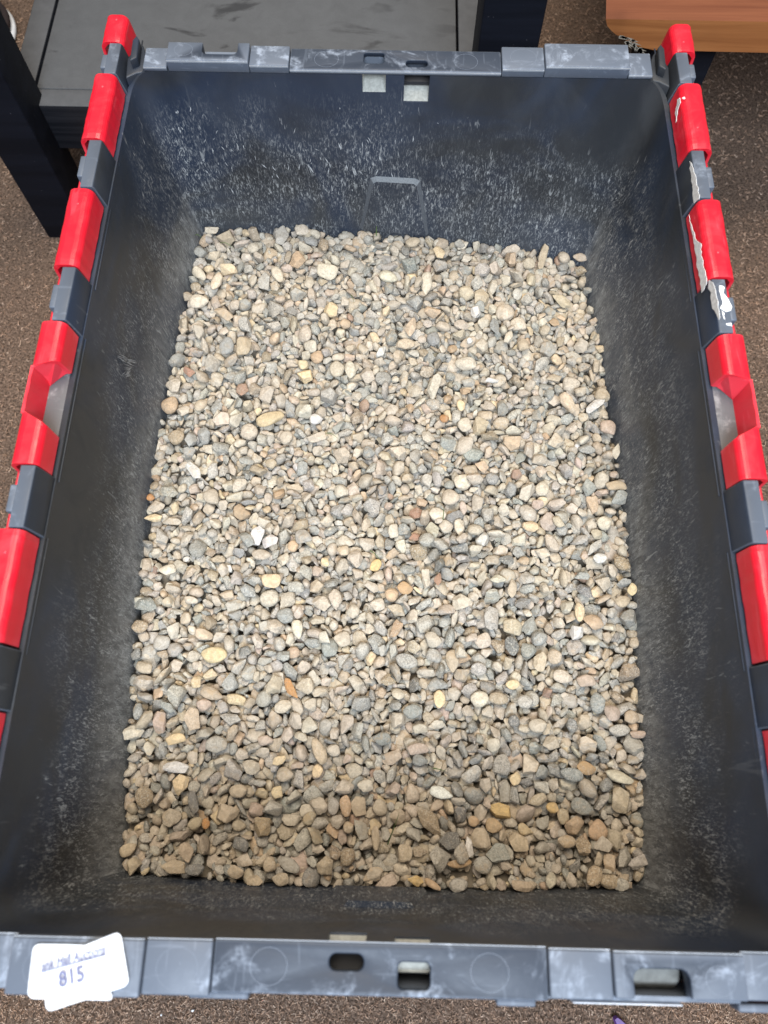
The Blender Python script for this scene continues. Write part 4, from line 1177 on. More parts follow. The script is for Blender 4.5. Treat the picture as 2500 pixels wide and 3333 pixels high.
# settled stones: number in the pour, then x y z (tenths of a millimetre) and the turn about x y z (in 3 degree steps)
SETTLED = """0 -1707 -330 -1859 -1 56 11
2 -1736 357 -1759 -16 27 -21
3 -1728 517 -1838 -4 14 15
4 -1795 777 -1858 4 -15 -43
5 -1828 785 -1846 14 1 -42
6 -1702 -2148 -1843 9 4 -23
7 -1701 -2059 -1756 1 4 30
8 -1730 -1950 -1726 -40 -29 -23
9 -1669 -1836 -1762 -17 -26 -8
10 -1706 -1881 -1850 -52 28 1
11 -1703 -1606 -1755 12 -44 -20
12 -1659 -1394 -1793 -5 -19 16
14 -1649 -1262 -1768 59 -7 1
15 -1793 -1096 -1842 -32 -17 29
16 -1628 -821 -1786 -17 19 8
18 -1676 -602 -1794 11 4 -49
19 -1782 -510 -1777 48 -7 -10
20 -1645 -326 -1766 33 18 -43
21 -1735 -237 -1777 23 47 18
22 -1601 -244 -1782 -4 -2 -11
23 -1671 92 -1779 28 0 21
24 -1573 39 -1748 49 4 4
25 -1691 355 -1795 19 36 -24
26 -1568 353 -1751 -12 28 26
27 -1835 442 -1854 -8 -8 43
28 -1672 811 -1837 9 26 5
29 -1627 830 -1832 -45 5 28
31 -1613 1052 -1841 -8 8 -11
32 -1777 1118 -1717 -51 19 -20
33 -1818 1331 -1842 41 -31 0
34 -1659 1473 -1774 -6 16 -34
35 -1779 1605 -1805 3 21 20
37 -1601 1804 -1755 -18 9 -8
38 -1625 2002 -1760 12 39 14
39 -1605 2110 -1777 -4 -37 -24
41 -1728 2406 -1854 -17 55 -6
42 -1696 2609 -1750 13 -11 -32
43 -1544 -2383 -1783 -38 -31 6
44 -1457 -2244 -1769 -42 -35 5
45 -1402 -2150 -1724 -2 11 13
46 -1434 -1976 -1854 21 -54 5
47 -1628 -1776 -1824 -6 38 -40
48 -1465 -1688 -1762 -9 20 -21
50 -1563 -1537 -1775 17 26 30
51 -1512 -1382 -1767 19 -20 -26
52 -1583 -1131 -1752 35 29 22
53 -1521 -1036 -1742 11 -18 -53
54 -1584 -927 -1783 30 -11 32
56 -1544 -613 -1847 0 46 35
57 -1526 -540 -1777 38 -28 20
58 -1409 -574 -1850 -41 24 -8
59 -1550 -223 -1808 22 -24 15
60 -1549 -101 -1755 -2 19 45
61 -1563 87 -1779 58 -13 -6
62 -1525 166 -1772 20 -30 20
63 -1652 190 -1833 1 -18 -4
64 -1547 425 -1772 -6 0 10
66 -1666 724 -1845 8 9 -44
67 -1542 866 -1781 0 -57 -17
68 -1583 916 -1778 50 -13 -9
69 -1472 1067 -1807 -13 -28 -14
70 -1650 1295 -1772 -50 9 -3
71 -1568 1307 -1766 -23 0 46
72 -1654 1459 -1846 -51 22 11
75 -1467 1892 -1769 -30 42 -20
76 -1526 1934 -1714 -43 28 -12
77 -1601 2229 -1741 -9 5 27
78 -1543 2335 -1844 -29 -35 19
79 -1629 2322 -1762 4 -2 -48
80 -1605 2533 -1783 19 28 -30
81 -1458 -2458 -1765 8 12 42
82 -1434 -2315 -1767 27 17 4
83 -1531 -2089 -1841 -55 -18 1
84 -1469 -1937 -1730 32 -15 -26
85 -1342 -1588 -1768 -21 52 4
86 -1305 -1648 -1757 52 -2 6
87 -1420 -1493 -1781 22 47 -7
88 -1350 -1443 -1751 7 -16 -30
90 -1460 -1098 -1828 -35 26 -38
91 -1512 -981 -1836 -7 45 12
92 -1471 -910 -1741 29 -14 -29
93 -1385 -723 -1759 5 15 -51
96 -1340 -367 -1777 -28 -49 0
97 -1346 -288 -1778 30 44 -24
98 -1362 -18 -1771 21 53 2
99 -1460 -16 -1752 9 -23 -31
100 -1474 256 -1752 -40 33 5
101 -1391 288 -1831 35 -7 -30
102 -1347 495 -1776 6 -52 -25
103 -1420 502 -1776 -10 -18 -1
104 -1341 753 -1759 -17 19 52
105 -1467 839 -1796 17 -34 -20
106 -1421 939 -1760 7 1 -40
107 -1451 1065 -1752 5 -48 22
108 -1432 1243 -1766 -13 4 -57
110 -1515 1448 -1758 0 46 -7
111 -1428 1662 -1743 55 -2 11
112 -1490 1737 -1783 -12 12 35
113 -1347 1845 -1795 29 -30 32
114 -1303 1972 -1776 4 10 24
115 -1468 2173 -1785 -38 -37 12
117 -1373 2404 -1753 12 11 44
118 -1388 2632 -1835 37 12 -2
119 -1163 -2316 -1717 -37 -2 -37
120 -1144 -2221 -1846 46 -34 -11
122 -1187 -1989 -1735 -24 25 -22
123 -1262 -1799 -1793 -16 -7 -24
124 -1294 -1655 -1844 24 26 16
125 -1236 -1614 -1703 29 -31 25
126 -1272 -1507 -1796 50 25 -2
128 -1285 -1306 -1775 -15 2 -52
129 -1334 -1001 -1765 -55 5 20
131 -1273 -843 -1727 1 21 29
132 -1270 -483 -1837 17 -21 -21
133 -1262 -511 -1769 39 27 -30
136 -1259 -95 -1838 -47 4 15
137 -1192 -41 -1744 10 -22 23
139 -1247 248 -1730 34 27 -18
140 -1241 390 -1731 24 -21 -12
141 -1219 666 -1852 -28 33 -20
142 -1281 653 -1760 -1 54 22
143 -1249 871 -1755 0 20 -12
144 -1234 962 -1720 44 -11 32
145 -1277 1078 -1781 -53 -14 5
146 -1242 1222 -1735 28 15 16
147 -1293 1328 -1764 4 25 53
148 -1166 1609 -1753 -26 16 0
149 -1273 1546 -1771 40 27 15
150 -1224 1755 -1770 -3 -7 15
151 -1380 1806 -1850 -4 5 -19
152 -1260 2024 -1825 49 18 -15
154 -1283 2318 -1749 -11 -11 46
155 -1246 2369 -1743 -26 -1 -16
156 -1225 2714 -1846 -6 -1 13
157 -973 -2482 -1781 -2 -19 27
158 -1086 -2240 -1766 3 34 47
160 -1136 -1973 -1751 -12 -25 -7
161 -1091 -1840 -1772 13 6 40
162 -1371 -1814 -1776 4 -21 -33
164 -1146 -1378 -1773 5 6 10
166 -1152 -1242 -1758 47 -30 11
167 -1198 -1034 -1752 -43 -40 1
168 -1118 -941 -1781 13 54 -7
169 -1177 -747 -1783 -16 -3 4
170 -1112 -570 -1756 25 10 39
171 -1177 -533 -1755 -52 23 16
173 -1092 -232 -1766 -2 3 31
174 -1221 -150 -1757 34 -38 1
175 -1126 21 -1733 -55 14 9
176 -1176 213 -1768 41 -36 2
177 -1151 289 -1757 -36 -42 6
178 -1060 417 -1761 -1 -10 52
179 -1177 543 -1829 22 36 31
180 -1168 690 -1806 2 3 -2
181 -1131 862 -1765 22 -42 14
182 -1087 954 -1757 22 -16 -25
184 -1157 1256 -1772 4 -55 0
185 -1064 1422 -1790 -3 1 -49
186 -1077 1504 -1744 -20 -11 26
187 -1158 1644 -1775 24 34 37
188 -1057 1764 -1798 26 -14 44
190 -1251 1902 -1705 -16 25 -46
191 -1353 2136 -1721 43 -14 8
192 -1244 2275 -1849 38 38 -2
193 -1176 2355 -1775 -32 37 -12
194 -1294 2587 -1778 18 26 16
195 -954 -2357 -1773 14 54 11
196 -1029 -2198 -1768 -51 14 21
197 -1077 -2142 -1746 -54 -21 9
199 -877 -1773 -1772 11 -28 29
200 -975 -1600 -1835 4 -25 -28
201 -920 -1539 -1759 -9 -12 -26
202 -973 -1500 -1747 38 -40 -9
204 -1041 -1059 -1761 5 -6 -18
205 -1067 -946 -1732 -28 46 -26
207 -976 -651 -1760 49 33 7
209 -1094 -517 -1791 31 -13 7
210 -1052 -445 -1773 54 11 14
211 -1158 -344 -1767 2 55 13
212 -939 -26 -1757 24 19 -12
213 -975 25 -1763 25 -45 -4
214 -1006 174 -1784 -33 8 9
215 -1048 295 -1754 11 -6 -2
216 -976 389 -1775 -35 -28 -7
217 -1026 559 -1834 12 -39 15
218 -966 682 -1841 2 49 4
219 -1076 888 -1713 -16 50 4
220 -1020 966 -1750 8 -3 41
221 -950 1090 -1760 -48 -21 -10
222 -943 1269 -1782 -18 -24 30
224 -1034 1508 -1766 2 -7 32
225 -1055 1578 -1761 -41 27 3
226 -913 1758 -1714 18 -18 16
227 -1151 1862 -1788 -10 50 30
228 -959 2060 -1772 -22 -49 -10
229 -1021 2135 -1728 33 39 2
230 -1002 2257 -1852 6 8 -7
231 -983 2380 -1744 40 10 16
232 -1024 2539 -1737 -7 -40 24
233 -1074 -2455 -1849 4 21 -42
236 -866 -2007 -1842 -31 37 -11
237 -983 -1920 -1826 48 28 18
238 -883 -1699 -1754 -30 -2 10
239 -887 -1606 -1757 -11 0 7
240 -856 -1482 -1779 -4 27 -5
241 -915 -1355 -1751 39 -41 10
242 -826 -1218 -1766 2 2 -55
243 -914 -1009 -1759 -38 -43 16
244 -874 -852 -1741 -57 -8 4
245 -893 -769 -1744 5 15 -13
246 -1008 -686 -1843 14 8 49
247 -1003 -624 -1831 -13 14 35
248 -916 -488 -1777 4 -7 56
250 -855 -115 -1749 -26 -26 43
251 -897 21 -1752 3 49 9
252 -869 137 -1768 5 -3 -26
253 -825 452 -1848 2 5 -32
254 -863 494 -1748 -28 -8 12
255 -799 524 -1764 24 -16 3
256 -983 790 -1769 -3 7 -53
257 -814 800 -1787 3 8 -13
258 -889 986 -1715 23 -4 37
259 -866 1048 -1780 -13 22 -4
260 -916 1298 -1744 26 -31 -4
261 -847 1433 -1753 -53 -3 -1
262 -755 1377 -1770 7 4 -35
264 -836 1740 -1739 -10 -25 16
265 -855 1839 -1777 10 -47 -7
266 -900 2029 -1787 15 16 -8
267 -872 2101 -1783 -12 -12 -4
268 -938 2232 -1827 22 17 -13
269 -909 2623 -1759 -46 -16 19
270 -854 2479 -1757 5 -52 25
273 -755 -2170 -1782 -38 1 -14
274 -774 -1941 -1767 -3 41 4
275 -795 -2001 -1826 15 -13 24
276 -665 -1815 -1756 0 -18 -12
277 -759 -1506 -1736 -29 -39 -2
278 -505 -1407 -1708 -13 -3 -49
279 -739 -1371 -1765 -19 -13 -18
280 -780 -1143 -1754 0 6 -46
281 -674 -1100 -1789 -23 44 7
282 -755 -889 -1773 -16 15 9
283 -837 -912 -1750 -26 -42 -4
285 -782 -421 -1771 -14 -55 -1
286 -656 -460 -1770 9 -1 -42
287 -872 -223 -1750 20 38 21
289 -754 91 -1770 -43 -6 -14
290 -679 76 -1762 9 11 -14
291 -730 250 -1747 -54 9 2
292 -688 406 -1741 -32 39 9
293 -783 569 -1757 36 32 27
295 -784 885 -1777 -52 22 16
296 -787 1006 -1720 -9 -1 -22
297 -688 1130 -1791 7 24 13
298 -794 1264 -1785 -17 -1 -42
299 -750 1302 -1757 -6 -10 -47
300 -754 1483 -1737 13 -31 -17
301 -674 1503 -1762 9 5 16
302 -743 1775 -1852 -5 -50 26
303 -781 1942 -1768 1 -13 23
304 -738 2005 -1842 -14 52 10
305 -771 2161 -1769 27 49 -19
307 -777 2350 -1790 48 30 2
309 -603 -2278 -1756 -14 -7 14
310 -576 -2170 -1768 6 1 39
311 -596 -2080 -1856 -4 -2 -31
312 -588 -2010 -1675 -24 30 -45
313 -558 -1723 -1720 -24 4 -36
314 -657 -1693 -1773 -29 16 -8
316 -614 -1372 -1778 -6 7 -57
318 -655 -1326 -1768 -4 12 -36
319 -553 -1089 -1795 29 -6 45
320 -495 -798 -1735 -26 -9 -4
321 -571 -731 -1777 4 -10 -13
322 -645 -726 -1747 -52 -1 4
323 -586 -546 -1668 0 30 16
324 -545 -337 -1767 -28 6 -26
325 -543 -179 -1766 59 -3 6
326 -639 -140 -1831 -11 -29 -25
327 -577 -12 -1767 53 1 -3
328 -573 135 -1728 19 -7 -6
329 -595 236 -1771 -13 -13 53
330 -585 379 -1733 46 -28 10
331 -632 612 -1745 20 -1 -39
332 -498 586 -1749 -21 50 -24
333 -556 922 -1759 -7 4 -38
334 -594 944 -1836 -19 13 -9
335 -647 1160 -1777 2 10 -15
336 -575 1332 -1746 52 -29 -8
337 -509 1275 -1753 -12 16 -31
338 -610 1530 -1744 8 -16 -28
339 -587 1643 -1756 -8 -9 10
340 -651 1717 -1758 -24 -49 -6
341 -708 1933 -1773 -1 21 51
342 -616 2034 -1774 5 -10 12
344 -534 2131 -1733 4 -10 -58
345 -580 2500 -1762 0 -10 8
346 -581 2653 -1769 51 -28 4
347 -512 -2278 -1717 -52 -29 -1
348 -416 -2171 -1744 55 3 6
349 -469 -2005 -1742 -46 23 13
350 -539 -1962 -1749 -25 -4 11
351 -525 -1790 -1775 43 -4 -27
353 -466 -1607 -1758 -15 -14 23
354 -415 -1397 -1748 6 11 26
356 -519 -1181 -1772 -16 55 2
357 -471 -1077 -1772 -2 5 34
358 -500 -904 -1724 6 39 43
360 -381 -590 -1781 -4 -3 38
361 -483 -336 -1820 22 -34 0
362 -510 -307 -1754 -19 27 19
364 -469 -20 -1745 1 7 -5
366 -438 183 -1752 -49 28 10
367 -540 191 -1733 -17 -1 11
368 -474 370 -1769 14 13 52
369 -412 540 -1787 8 4 41
370 -413 630 -1774 -36 -39 21
371 -414 900 -1761 4 4 -58
372 -492 937 -1758 35 -13 -17
373 -475 1051 -1796 52 -21 -4
374 -476 1176 -1753 -18 47 -15
375 -510 1368 -1766 -53 -4 -18
376 -506 1437 -1781 1 10 29
377 -440 1686 -1760 7 -9 -23
378 -458 1745 -1833 30 13 26
379 -317 1876 -1770 -36 32 14
380 -549 2027 -1771 21 -52 7
381 -485 2154 -1778 -41 4 20
382 -476 2232 -1751 -15 -5 24
384 -426 2705 -1763 45 8 -3
386 -360 -2270 -1718 7 -24 -4
387 -295 -2147 -1680 -13 -8 -8
388 -344 -1999 -1756 -31 -10 26
389 -389 -1792 -1734 10 1 56
390 -305 -1769 -1746 -5 17 -10
393 -265 -1373 -1777 37 -36 -6
394 -288 -1194 -1780 -19 40 -4
395 -390 -1115 -1727 11 -36 41
396 -223 -835 -1766 -16 54 -18
397 -357 -743 -1760 -19 4 -35
398 -371 -631 -1831 31 3 -32
400 -360 -326 -1775 19 -3 -44
401 -328 -198 -1739 -2 -12 46
402 -365 -125 -1774 9 56 -6
403 -374 34 -1783 41 -37 4
404 -272 239 -1750 -23 -53 -6
406 -384 360 -1778 -55 -16 12
407 -366 520 -1725 13 7 -21
408 -300 595 -1849 22 42 23
409 -332 787 -1754 30 52 1
411 -318 1165 -1754 -5 15 -51
413 -264 1440 -1758 13 -44 23
415 -323 1682 -1742 0 46 28
416 -373 1789 -1855 3 -7 55
418 -280 2090 -1769 -15 -1 1
419 -300 2047 -1844 -1 -13 58
420 -378 2214 -1762 32 -21 -46
421 -205 2499 -1765 -24 41 -27
423 -95 -2433 -1782 57 2 -10
424 -158 -2356 -1762 48 -28 15
425 -137 -2201 -1728 42 -25 -11
426 -200 -1831 -1746 -5 5 52
429 -277 -1492 -1844 -32 -39 21
430 -206 -1435 -1786 15 19 16
431 -194 -1285 -1834 40 19 -39
432 -220 -1172 -1754 -25 30 8
433 -178 -1111 -1745 16 -44 13
434 -188 -927 -1751 -54 0 -9
435 -186 -771 -1759 -2 18 -43
436 -172 -600 -1739 -28 -9 23
437 -280 -415 -1777 -5 6 29
439 -268 -250 -1784 -44 -27 0
440 -200 -125 -1769 39 -20 21
441 -209 46 -1781 9 -37 0
442 -183 131 -1780 -20 -6 29
444 -177 544 -1772 22 52 -9
445 -254 574 -1771 23 -31 -30
448 -216 970 -1741 51 14 28
449 -95 1176 -1842 -3 -42 12
450 -292 1241 -1749 14 -53 23
451 -147 1340 -1846 3 -6 0
452 -114 1560 -1786 -37 8 -15
453 -257 1657 -1792 -18 -8 1
454 -156 1774 -1777 5 -13 -14
455 -287 1808 -1809 -11 -26 6
457 -175 2046 -1841 17 52 -13
459 -121 2431 -1767 -53 19 -17
460 -114 2589 -1739 41 16 -5
462 -177 -2132 -1752 -8 3 -42
463 -103 -2162 -1776 15 5 -36
464 -7 -2010 -1772 -15 -36 38
465 -93 -1717 -1766 7 -2 35
466 -196 -1805 -1846 26 0 17
467 -84 -1484 -1840 -11 -46 -33
468 -164 -1392 -1711 -42 -5 9
469 -80 -1259 -1783 17 42 4
470 -87 -1152 -1834 -36 17 33
471 -33 -1098 -1782 -46 8 -3
472 -100 -913 -1780 -20 37 12
473 -36 -845 -1735 -21 -30 38
474 -55 -611 -1761 -22 -38 24
475 -118 -488 -1843 -25 -8 -45
476 17 -362 -1773 -30 -38 12
479 -62 153 -1765 -10 32 -34
480 -53 233 -1713 16 28 2
481 -124 245 -1740 -22 -13 9
482 -8 395 -1839 50 -14 4
483 -89 561 -1765 7 22 -21
484 -161 685 -1829 48 -4 -17
485 -95 826 -1774 24 -43 10
487 1 1076 -1761 53 10 3
488 -67 1227 -1733 -1 8 13
489 -84 1326 -1786 23 -13 -23
490 -87 1477 -1720 28 11 22
491 -89 1629 -1773 15 -21 -27
492 -89 1746 -1765 23 9 9
493 -108 1874 -1767 -40 0 14
494 -89 1956 -1834 39 29 -7
495 -72 2135 -1772 19 -3 -9
496 84 2393 -1755 -41 42 -9
497 -69 2321 -1791 53 -3 4
498 18 2615 -1858 -11 2 -40
499 -19 -2277 -1783 44 32 -22
500 76 -2265 -1775 -46 -25 -9
501 5 -2076 -1770 8 -6 -44
504 79 -1675 -1773 -42 32 23
505 80 -1548 -1755 -17 20 15
506 -4 -1424 -1834 -22 -5 42
507 -29 -1389 -1757 40 -38 16
508 26 -1230 -1780 -2 16 -49
509 115 -997 -1760 -5 29 -42
510 41 -853 -1774 -6 13 -36
512 135 -691 -1766 55 15 0
513 20 -338 -1838 21 -18 -32
515 15 -198 -1734 -6 10 25
516 -66 -8 -1746 -4 23 -34
517 94 -18 -1740 24 -35 1
518 102 65 -1774 -24 -29 21
520 120 369 -1772 9 4 -34
521 -16 597 -1740 17 -34 -42
522 32 759 -1762 13 22 -33
523 62 957 -1850 -29 41 -20
524 95 1013 -1753 -31 34 -3
525 27 1061 -1797 50 8 30
526 37 1249 -1758 -1 -13 -31
528 9 1443 -1747 17 36 35
530 -42 1660 -1750 46 -30 -22
531 57 1862 -1741 -26 -19 29
532 -7 2038 -1746 -2 -48 14
533 94 2218 -1779 3 -15 48
534 87 2319 -1845 3 22 -4
535 125 2605 -1764 15 0 -38
536 31 2610 -1750 15 56 0
537 289 -2415 -1836 34 -13 26
538 183 -2279 -1757 -35 2 26
539 191 -2066 -1815 -5 8 0
540 247 -2150 -1843 -41 -37 -19
541 209 -1903 -1826 13 15 -34
542 186 -1653 -1748 4 -6 15
543 268 -1645 -1833 -35 26 -9
544 75 -1397 -1782 41 15 -3
545 34 -1271 -1782 14 -16 -44
546 214 -1245 -1750 -2 -25 3
547 224 -1003 -1766 22 44 -18
549 172 -814 -1770 -5 6 3
550 200 -642 -1740 -20 6 17
551 240 -493 -1749 18 -7 -18
552 93 -468 -1745 32 -34 20
553 255 -368 -1750 -31 38 -9
554 189 -42 -1760 48 -19 -28
555 265 153 -1757 40 38 -16
556 137 186 -1821 -21 15 31
557 235 257 -1764 -5 1 32
560 230 717 -1772 -23 -8 13
561 275 928 -1763 47 20 2
562 176 862 -1775 4 4 -31
564 200 1262 -1732 -19 13 17
565 103 1329 -1747 38 33 4
566 244 1438 -1765 48 33 -7
567 194 1567 -1752 50 18 5
569 174 1885 -1771 -41 20 11
570 225 2031 -1760 -4 11 -31
571 198 2135 -1739 41 37 -2
572 168 2246 -1745 -4 -16 53
573 248 2438 -1761 -35 30 -15
575 380 -2393 -1760 32 11 30
576 273 -2251 -1764 -11 42 34
577 288 -2057 -1761 11 -1 -18
578 281 -1990 -1762 -18 44 -12
579 264 -1891 -1771 0 -1 -30
580 425 -1628 -1741 24 -41 -28
581 281 -1617 -1776 56 -4 -7
582 309 -1369 -1827 -36 -17 28
583 327 -1332 -1770 -35 3 10
584 415 -1101 -1756 20 49 19
585 157 -1037 -1760 -21 -27 -8
586 286 -958 -1750 43 -37 -19
589 300 -551 -1781 -38 35 26
590 369 -452 -1769 2 3 11
591 350 -250 -1781 -56 17 -4
592 239 -259 -1777 13 -9 -41
593 387 -29 -1671 -7 51 4
594 350 262 -1840 0 -36 -44
595 393 339 -1854 -6 2 -2
596 261 422 -1750 -48 20 10
597 296 543 -1836 -14 29 -32
598 376 745 -1788 4 27 50
599 407 839 -1764 23 -1 20
600 352 960 -1762 13 -10 56
601 240 1008 -1712 -17 45 -18
602 340 1210 -1750 -9 -1 26
603 337 1345 -1754 -14 -25 33
607 287 1954 -1752 -29 -43 8
608 325 2032 -1716 -2 47 -19
610 402 2370 -1720 42 -11 17
611 322 2485 -1765 -18 5 55
612 243 2660 -1771 -41 -43 3
613 361 -2292 -1739 -39 -29 11
614 544 -2146 -1759 -21 -17 -5
615 417 -2097 -1765 -9 -33 29
616 476 -1990 -1744 0 -8 51
617 422 -1795 -1761 40 19 17
618 579 -1761 -1778 -10 35 -28
619 505 -1601 -1747 47 10 16
621 466 -1300 -1845 6 14 -57
622 420 -1296 -1791 -19 19 -18
623 417 -1003 -1767 -8 -6 -3
624 505 -883 -1767 -22 27 -11
626 423 -586 -1797 8 -1 -32
628 507 -331 -1767 -3 -1 35
629 401 -272 -1787 32 -28 -29
630 393 -202 -1716 -4 -41 36
631 420 -82 -1843 3 -31 -45
632 341 80 -1791 -13 -48 -14
633 522 368 -1759 -6 16 -31
634 429 447 -1767 -15 -52 16
635 481 467 -1757 -5 9 -3
636 470 714 -1754 -4 1 -1
637 532 849 -1772 24 10 -34
638 450 990 -1776 10 4 0
639 230 1242 -1845 -19 45 -13
640 419 1213 -1747 46 33 -19
641 411 1303 -1758 29 -2 3
642 408 1445 -1744 22 7 -51
643 429 1532 -1743 -44 -32 16
644 434 1750 -1739 -17 -53 16
645 462 1912 -1722 -22 1 -21
646 463 1990 -1736 25 28 -28
647 480 2196 -1724 -22 -44 -26
648 391 2223 -1736 -27 -27 -37
649 488 2463 -1794 52 13 4
650 525 2631 -1793 -6 -15 29
651 634 -2337 -1849 3 15 53
652 701 -2195 -1754 -16 -42 -38
653 554 -2270 -1807 -20 29 2
654 585 -1972 -1782 32 33 -5
655 502 -1940 -1703 41 23 -36
656 622 -1678 -1778 -17 43 37
658 594 -1419 -1746 -7 10 7
659 552 -1177 -1721 14 9 -56
660 584 -1147 -1765 49 26 4
661 574 -1032 -1836 -19 -28 14
662 578 -931 -1768 4 -45 36
663 503 -755 -1750 27 -23 -29
664 692 -667 -1737 -28 4 5
665 593 -554 -1761 -36 -24 1
666 710 -453 -1741 -36 -29 -17
667 615 -185 -1758 0 -39 -7
668 670 -208 -1845 -9 -51 -16
669 580 98 -1784 -34 -9 31
670 564 133 -1766 -5 -21 -20
671 693 262 -1742 -37 -40 5
672 585 480 -1761 -31 39 -30
673 546 498 -1740 -19 -12 22
674 656 709 -1747 -22 -35 -26
675 570 938 -1788 2 7 -15
676 650 857 -1765 -1 -10 -55
677 539 1057 -1759 -49 30 -1
679 488 1260 -1743 -13 6 54
680 614 1463 -1771 6 -43 -27
681 573 1656 -1722 -7 -9 -42
682 633 1858 -1827 -19 -22 -45
683 642 1855 -1738 -14 5 -29
684 632 2084 -1729 17 -2 -8
686 585 2256 -1742 -49 5 18
687 528 2566 -1771 -3 4 32
688 739 2606 -1776 3 -7 15
689 839 -2316 -1747 -51 20 -18
690 705 -2276 -1792 33 -39 -21
691 667 -2083 -1739 5 -3 20
692 778 -1901 -1746 -25 11 -30
694 734 -1823 -1836 4 15 -6
695 625 -1518 -1770 28 35 -13
696 866 -1347 -1777 9 0 28
697 695 -1284 -1776 -22 6 -15
700 673 -716 -1761 -3 -5 -26
702 743 -631 -1794 -8 -12 -23
704 791 -308 -1749 21 -45 24
705 699 -211 -1788 -13 39 -18
706 808 -114 -1777 20 -50 20
708 769 178 -1750 -31 14 -25
710 761 464 -1768 -21 17 -30
712 771 632 -1746 -41 -11 8
713 893 834 -1718 -51 0 -7
714 709 1048 -1772 -45 -3 -4
715 725 1137 -1756 5 19 -55
718 726 1473 -1745 -28 -8 -28
719 812 1736 -1753 -26 3 14
720 734 1764 -1759 8 10 -20
721 785 1791 -1729 14 -46 -15
722 697 1931 -1737 27 -34 -24
723 691 2131 -1766 22 -17 -44
724 725 2331 -1744 -9 18 -13
725 708 2475 -1820 33 6 44
726 861 -2344 -1777 2 2 32
727 787 -2175 -1766 5 46 10
728 886 -2041 -1840 -8 38 20
729 845 -1939 -1749 43 41 -7
730 797 -1859 -1781 35 -8 -36
731 754 -1628 -1849 -20 14 12
732 785 -1578 -1734 -3 -32 13
733 796 -1567 -1849 -1 -2 -51
734 1080 -1289 -1851 1 -2 -38
735 760 -1088 -1768 2 6 -12
736 809 -980 -1846 -51 -14 -4
737 722 -1046 -1856 -2 -6 45
738 818 -779 -1809 -15 -5 27
739 837 -638 -1844 35 -30 35
741 936 -424 -1848 -7 4 -47
742 861 -228 -1763 2 -5 -1
743 902 -136 -1753 -34 38 -7
744 900 25 -1752 -13 5 -17
746 878 216 -1773 -11 -55 -11
747 890 385 -1746 6 17 25
748 907 602 -1787 31 12 5
751 802 1009 -1756 40 -19 4
752 871 1042 -1768 32 1 -9
753 895 1239 -1737 29 -51 11
754 840 1381 -1764 6 -23 -41
755 840 1530 -1756 -7 16 5
756 802 1484 -1759 -15 0 -25
757 875 1835 -1754 -3 16 -19
758 782 1714 -1856 52 27 -1
759 905 2051 -1744 -2 7 53
760 868 2141 -1719 -44 8 -35
763 996 -2351 -1786 -25 1 5
764 1087 -2139 -1756 -12 4 -52
765 959 -2062 -1774 -24 42 -10
766 1013 -1959 -1752 16 -28 -27
767 1095 -1941 -1758 -53 -14 -9
768 1036 -1659 -1711 16 -18 40
769 985 -1530 -1745 49 -1 -2
770 1015 -1306 -1855 5 -31 -25
771 891 -1407 -1749 -19 -13 20
772 957 -1134 -1760 -52 11 22
773 910 -995 -1797 -38 12 -9
774 997 -921 -1776 52 16 4
776 981 -572 -1768 16 52 -19
777 920 -602 -1850 43 -31 -3
778 947 -334 -1757 -11 21 -39
779 959 -209 -1769 48 34 -2
780 979 -87 -1762 -1 -47 1
781 988 -7 -1765 21 46 6
783 1056 306 -1838 -4 -52 -2
784 903 398 -1832 2 21 53
786 987 594 -1778 16 -3 17
787 990 876 -1830 22 -29 0
788 1004 932 -1762 15 -16 -49
789 970 1126 -1839 -12 -6 44
790 795 1542 -1854 0 -1 41
791 1012 1357 -1743 -24 15 1
792 1037 1471 -1756 -7 9 11
793 1000 1701 -1662 -18 47 -23
794 944 1796 -1766 18 19 23
796 1014 2060 -1850 12 5 -2
797 1001 2150 -1766 -1 11 -43
798 1079 2208 -1781 -21 -9 -50
799 931 2445 -1774 10 9 -45
800 1188 -2312 -1783 9 10 34
801 1123 -2215 -1842 -7 -49 -3
802 1209 -2178 -1843 36 5 3
803 1182 -1877 -1784 41 -15 -21
804 1182 -1797 -1741 8 -35 24
805 1173 -1716 -1740 14 -7 22
807 1266 -1545 -1839 -19 -2 -11
808 1180 -1204 -1752 0 2 40
809 1133 -1122 -1765 37 -34 -29
810 1138 -1131 -1726 42 16 -10
811 1142 -935 -1849 23 10 10
812 1061 -807 -1764 -14 0 -30
813 1236 -721 -1851 0 27 52
814 1171 -544 -1763 -22 52 -17
815 1180 -355 -1766 -44 25 -7
816 1073 -241 -1758 -5 -37 -1
817 1068 -15 -1767 0 5 1
818 1081 70 -1732 -14 7 -14
819 1052 213 -1850 28 -10 49
820 1102 281 -1844 -31 -17 23
822 1138 583 -1844 -7 18 -32
823 1091 747 -1750 -39 45 4
824 1158 901 -1755 -5 -15 -55
825 1078 933 -1787 -44 -32 14
826 1082 1069 -1769 55 -1 23
828 1201 1344 -1789 -1 9 45
831 1170 1726 -1741 44 -23 -19
832 1144 1930 -1768 1 14 -21
833 1032 1987 -1852 -16 1 11
834 1079 2104 -1742 -43 -35 4
836 1056 2553 -1754 17 -1 8
837 868 -2318 -1854 17 -7 -24
838 1295 -2396 -1780 -4 18 -42
839 1274 -2150 -1682 -26 48 23
840 1274 -1878 -1764 48 2 -3
841 1183 -1937 -1768 1 -5 -59
842 1269 -1648 -1778 -46 15 -1
844 1207 -1446 -1849 -2 -21 34
845 1216 -1331 -1735 51 19 -7
846 1176 -1075 -1758 14 6 6
847 1343 -1111 -1778 34 19 -2
848 1202 -820 -1846 13 49 1
849 1264 -778 -1742 -45 1 -20
850 1360 -795 -1845 3 50 -31
851 1300 -484 -1778 -2 13 21
852 1203 -317 -1791 -8 -1 50
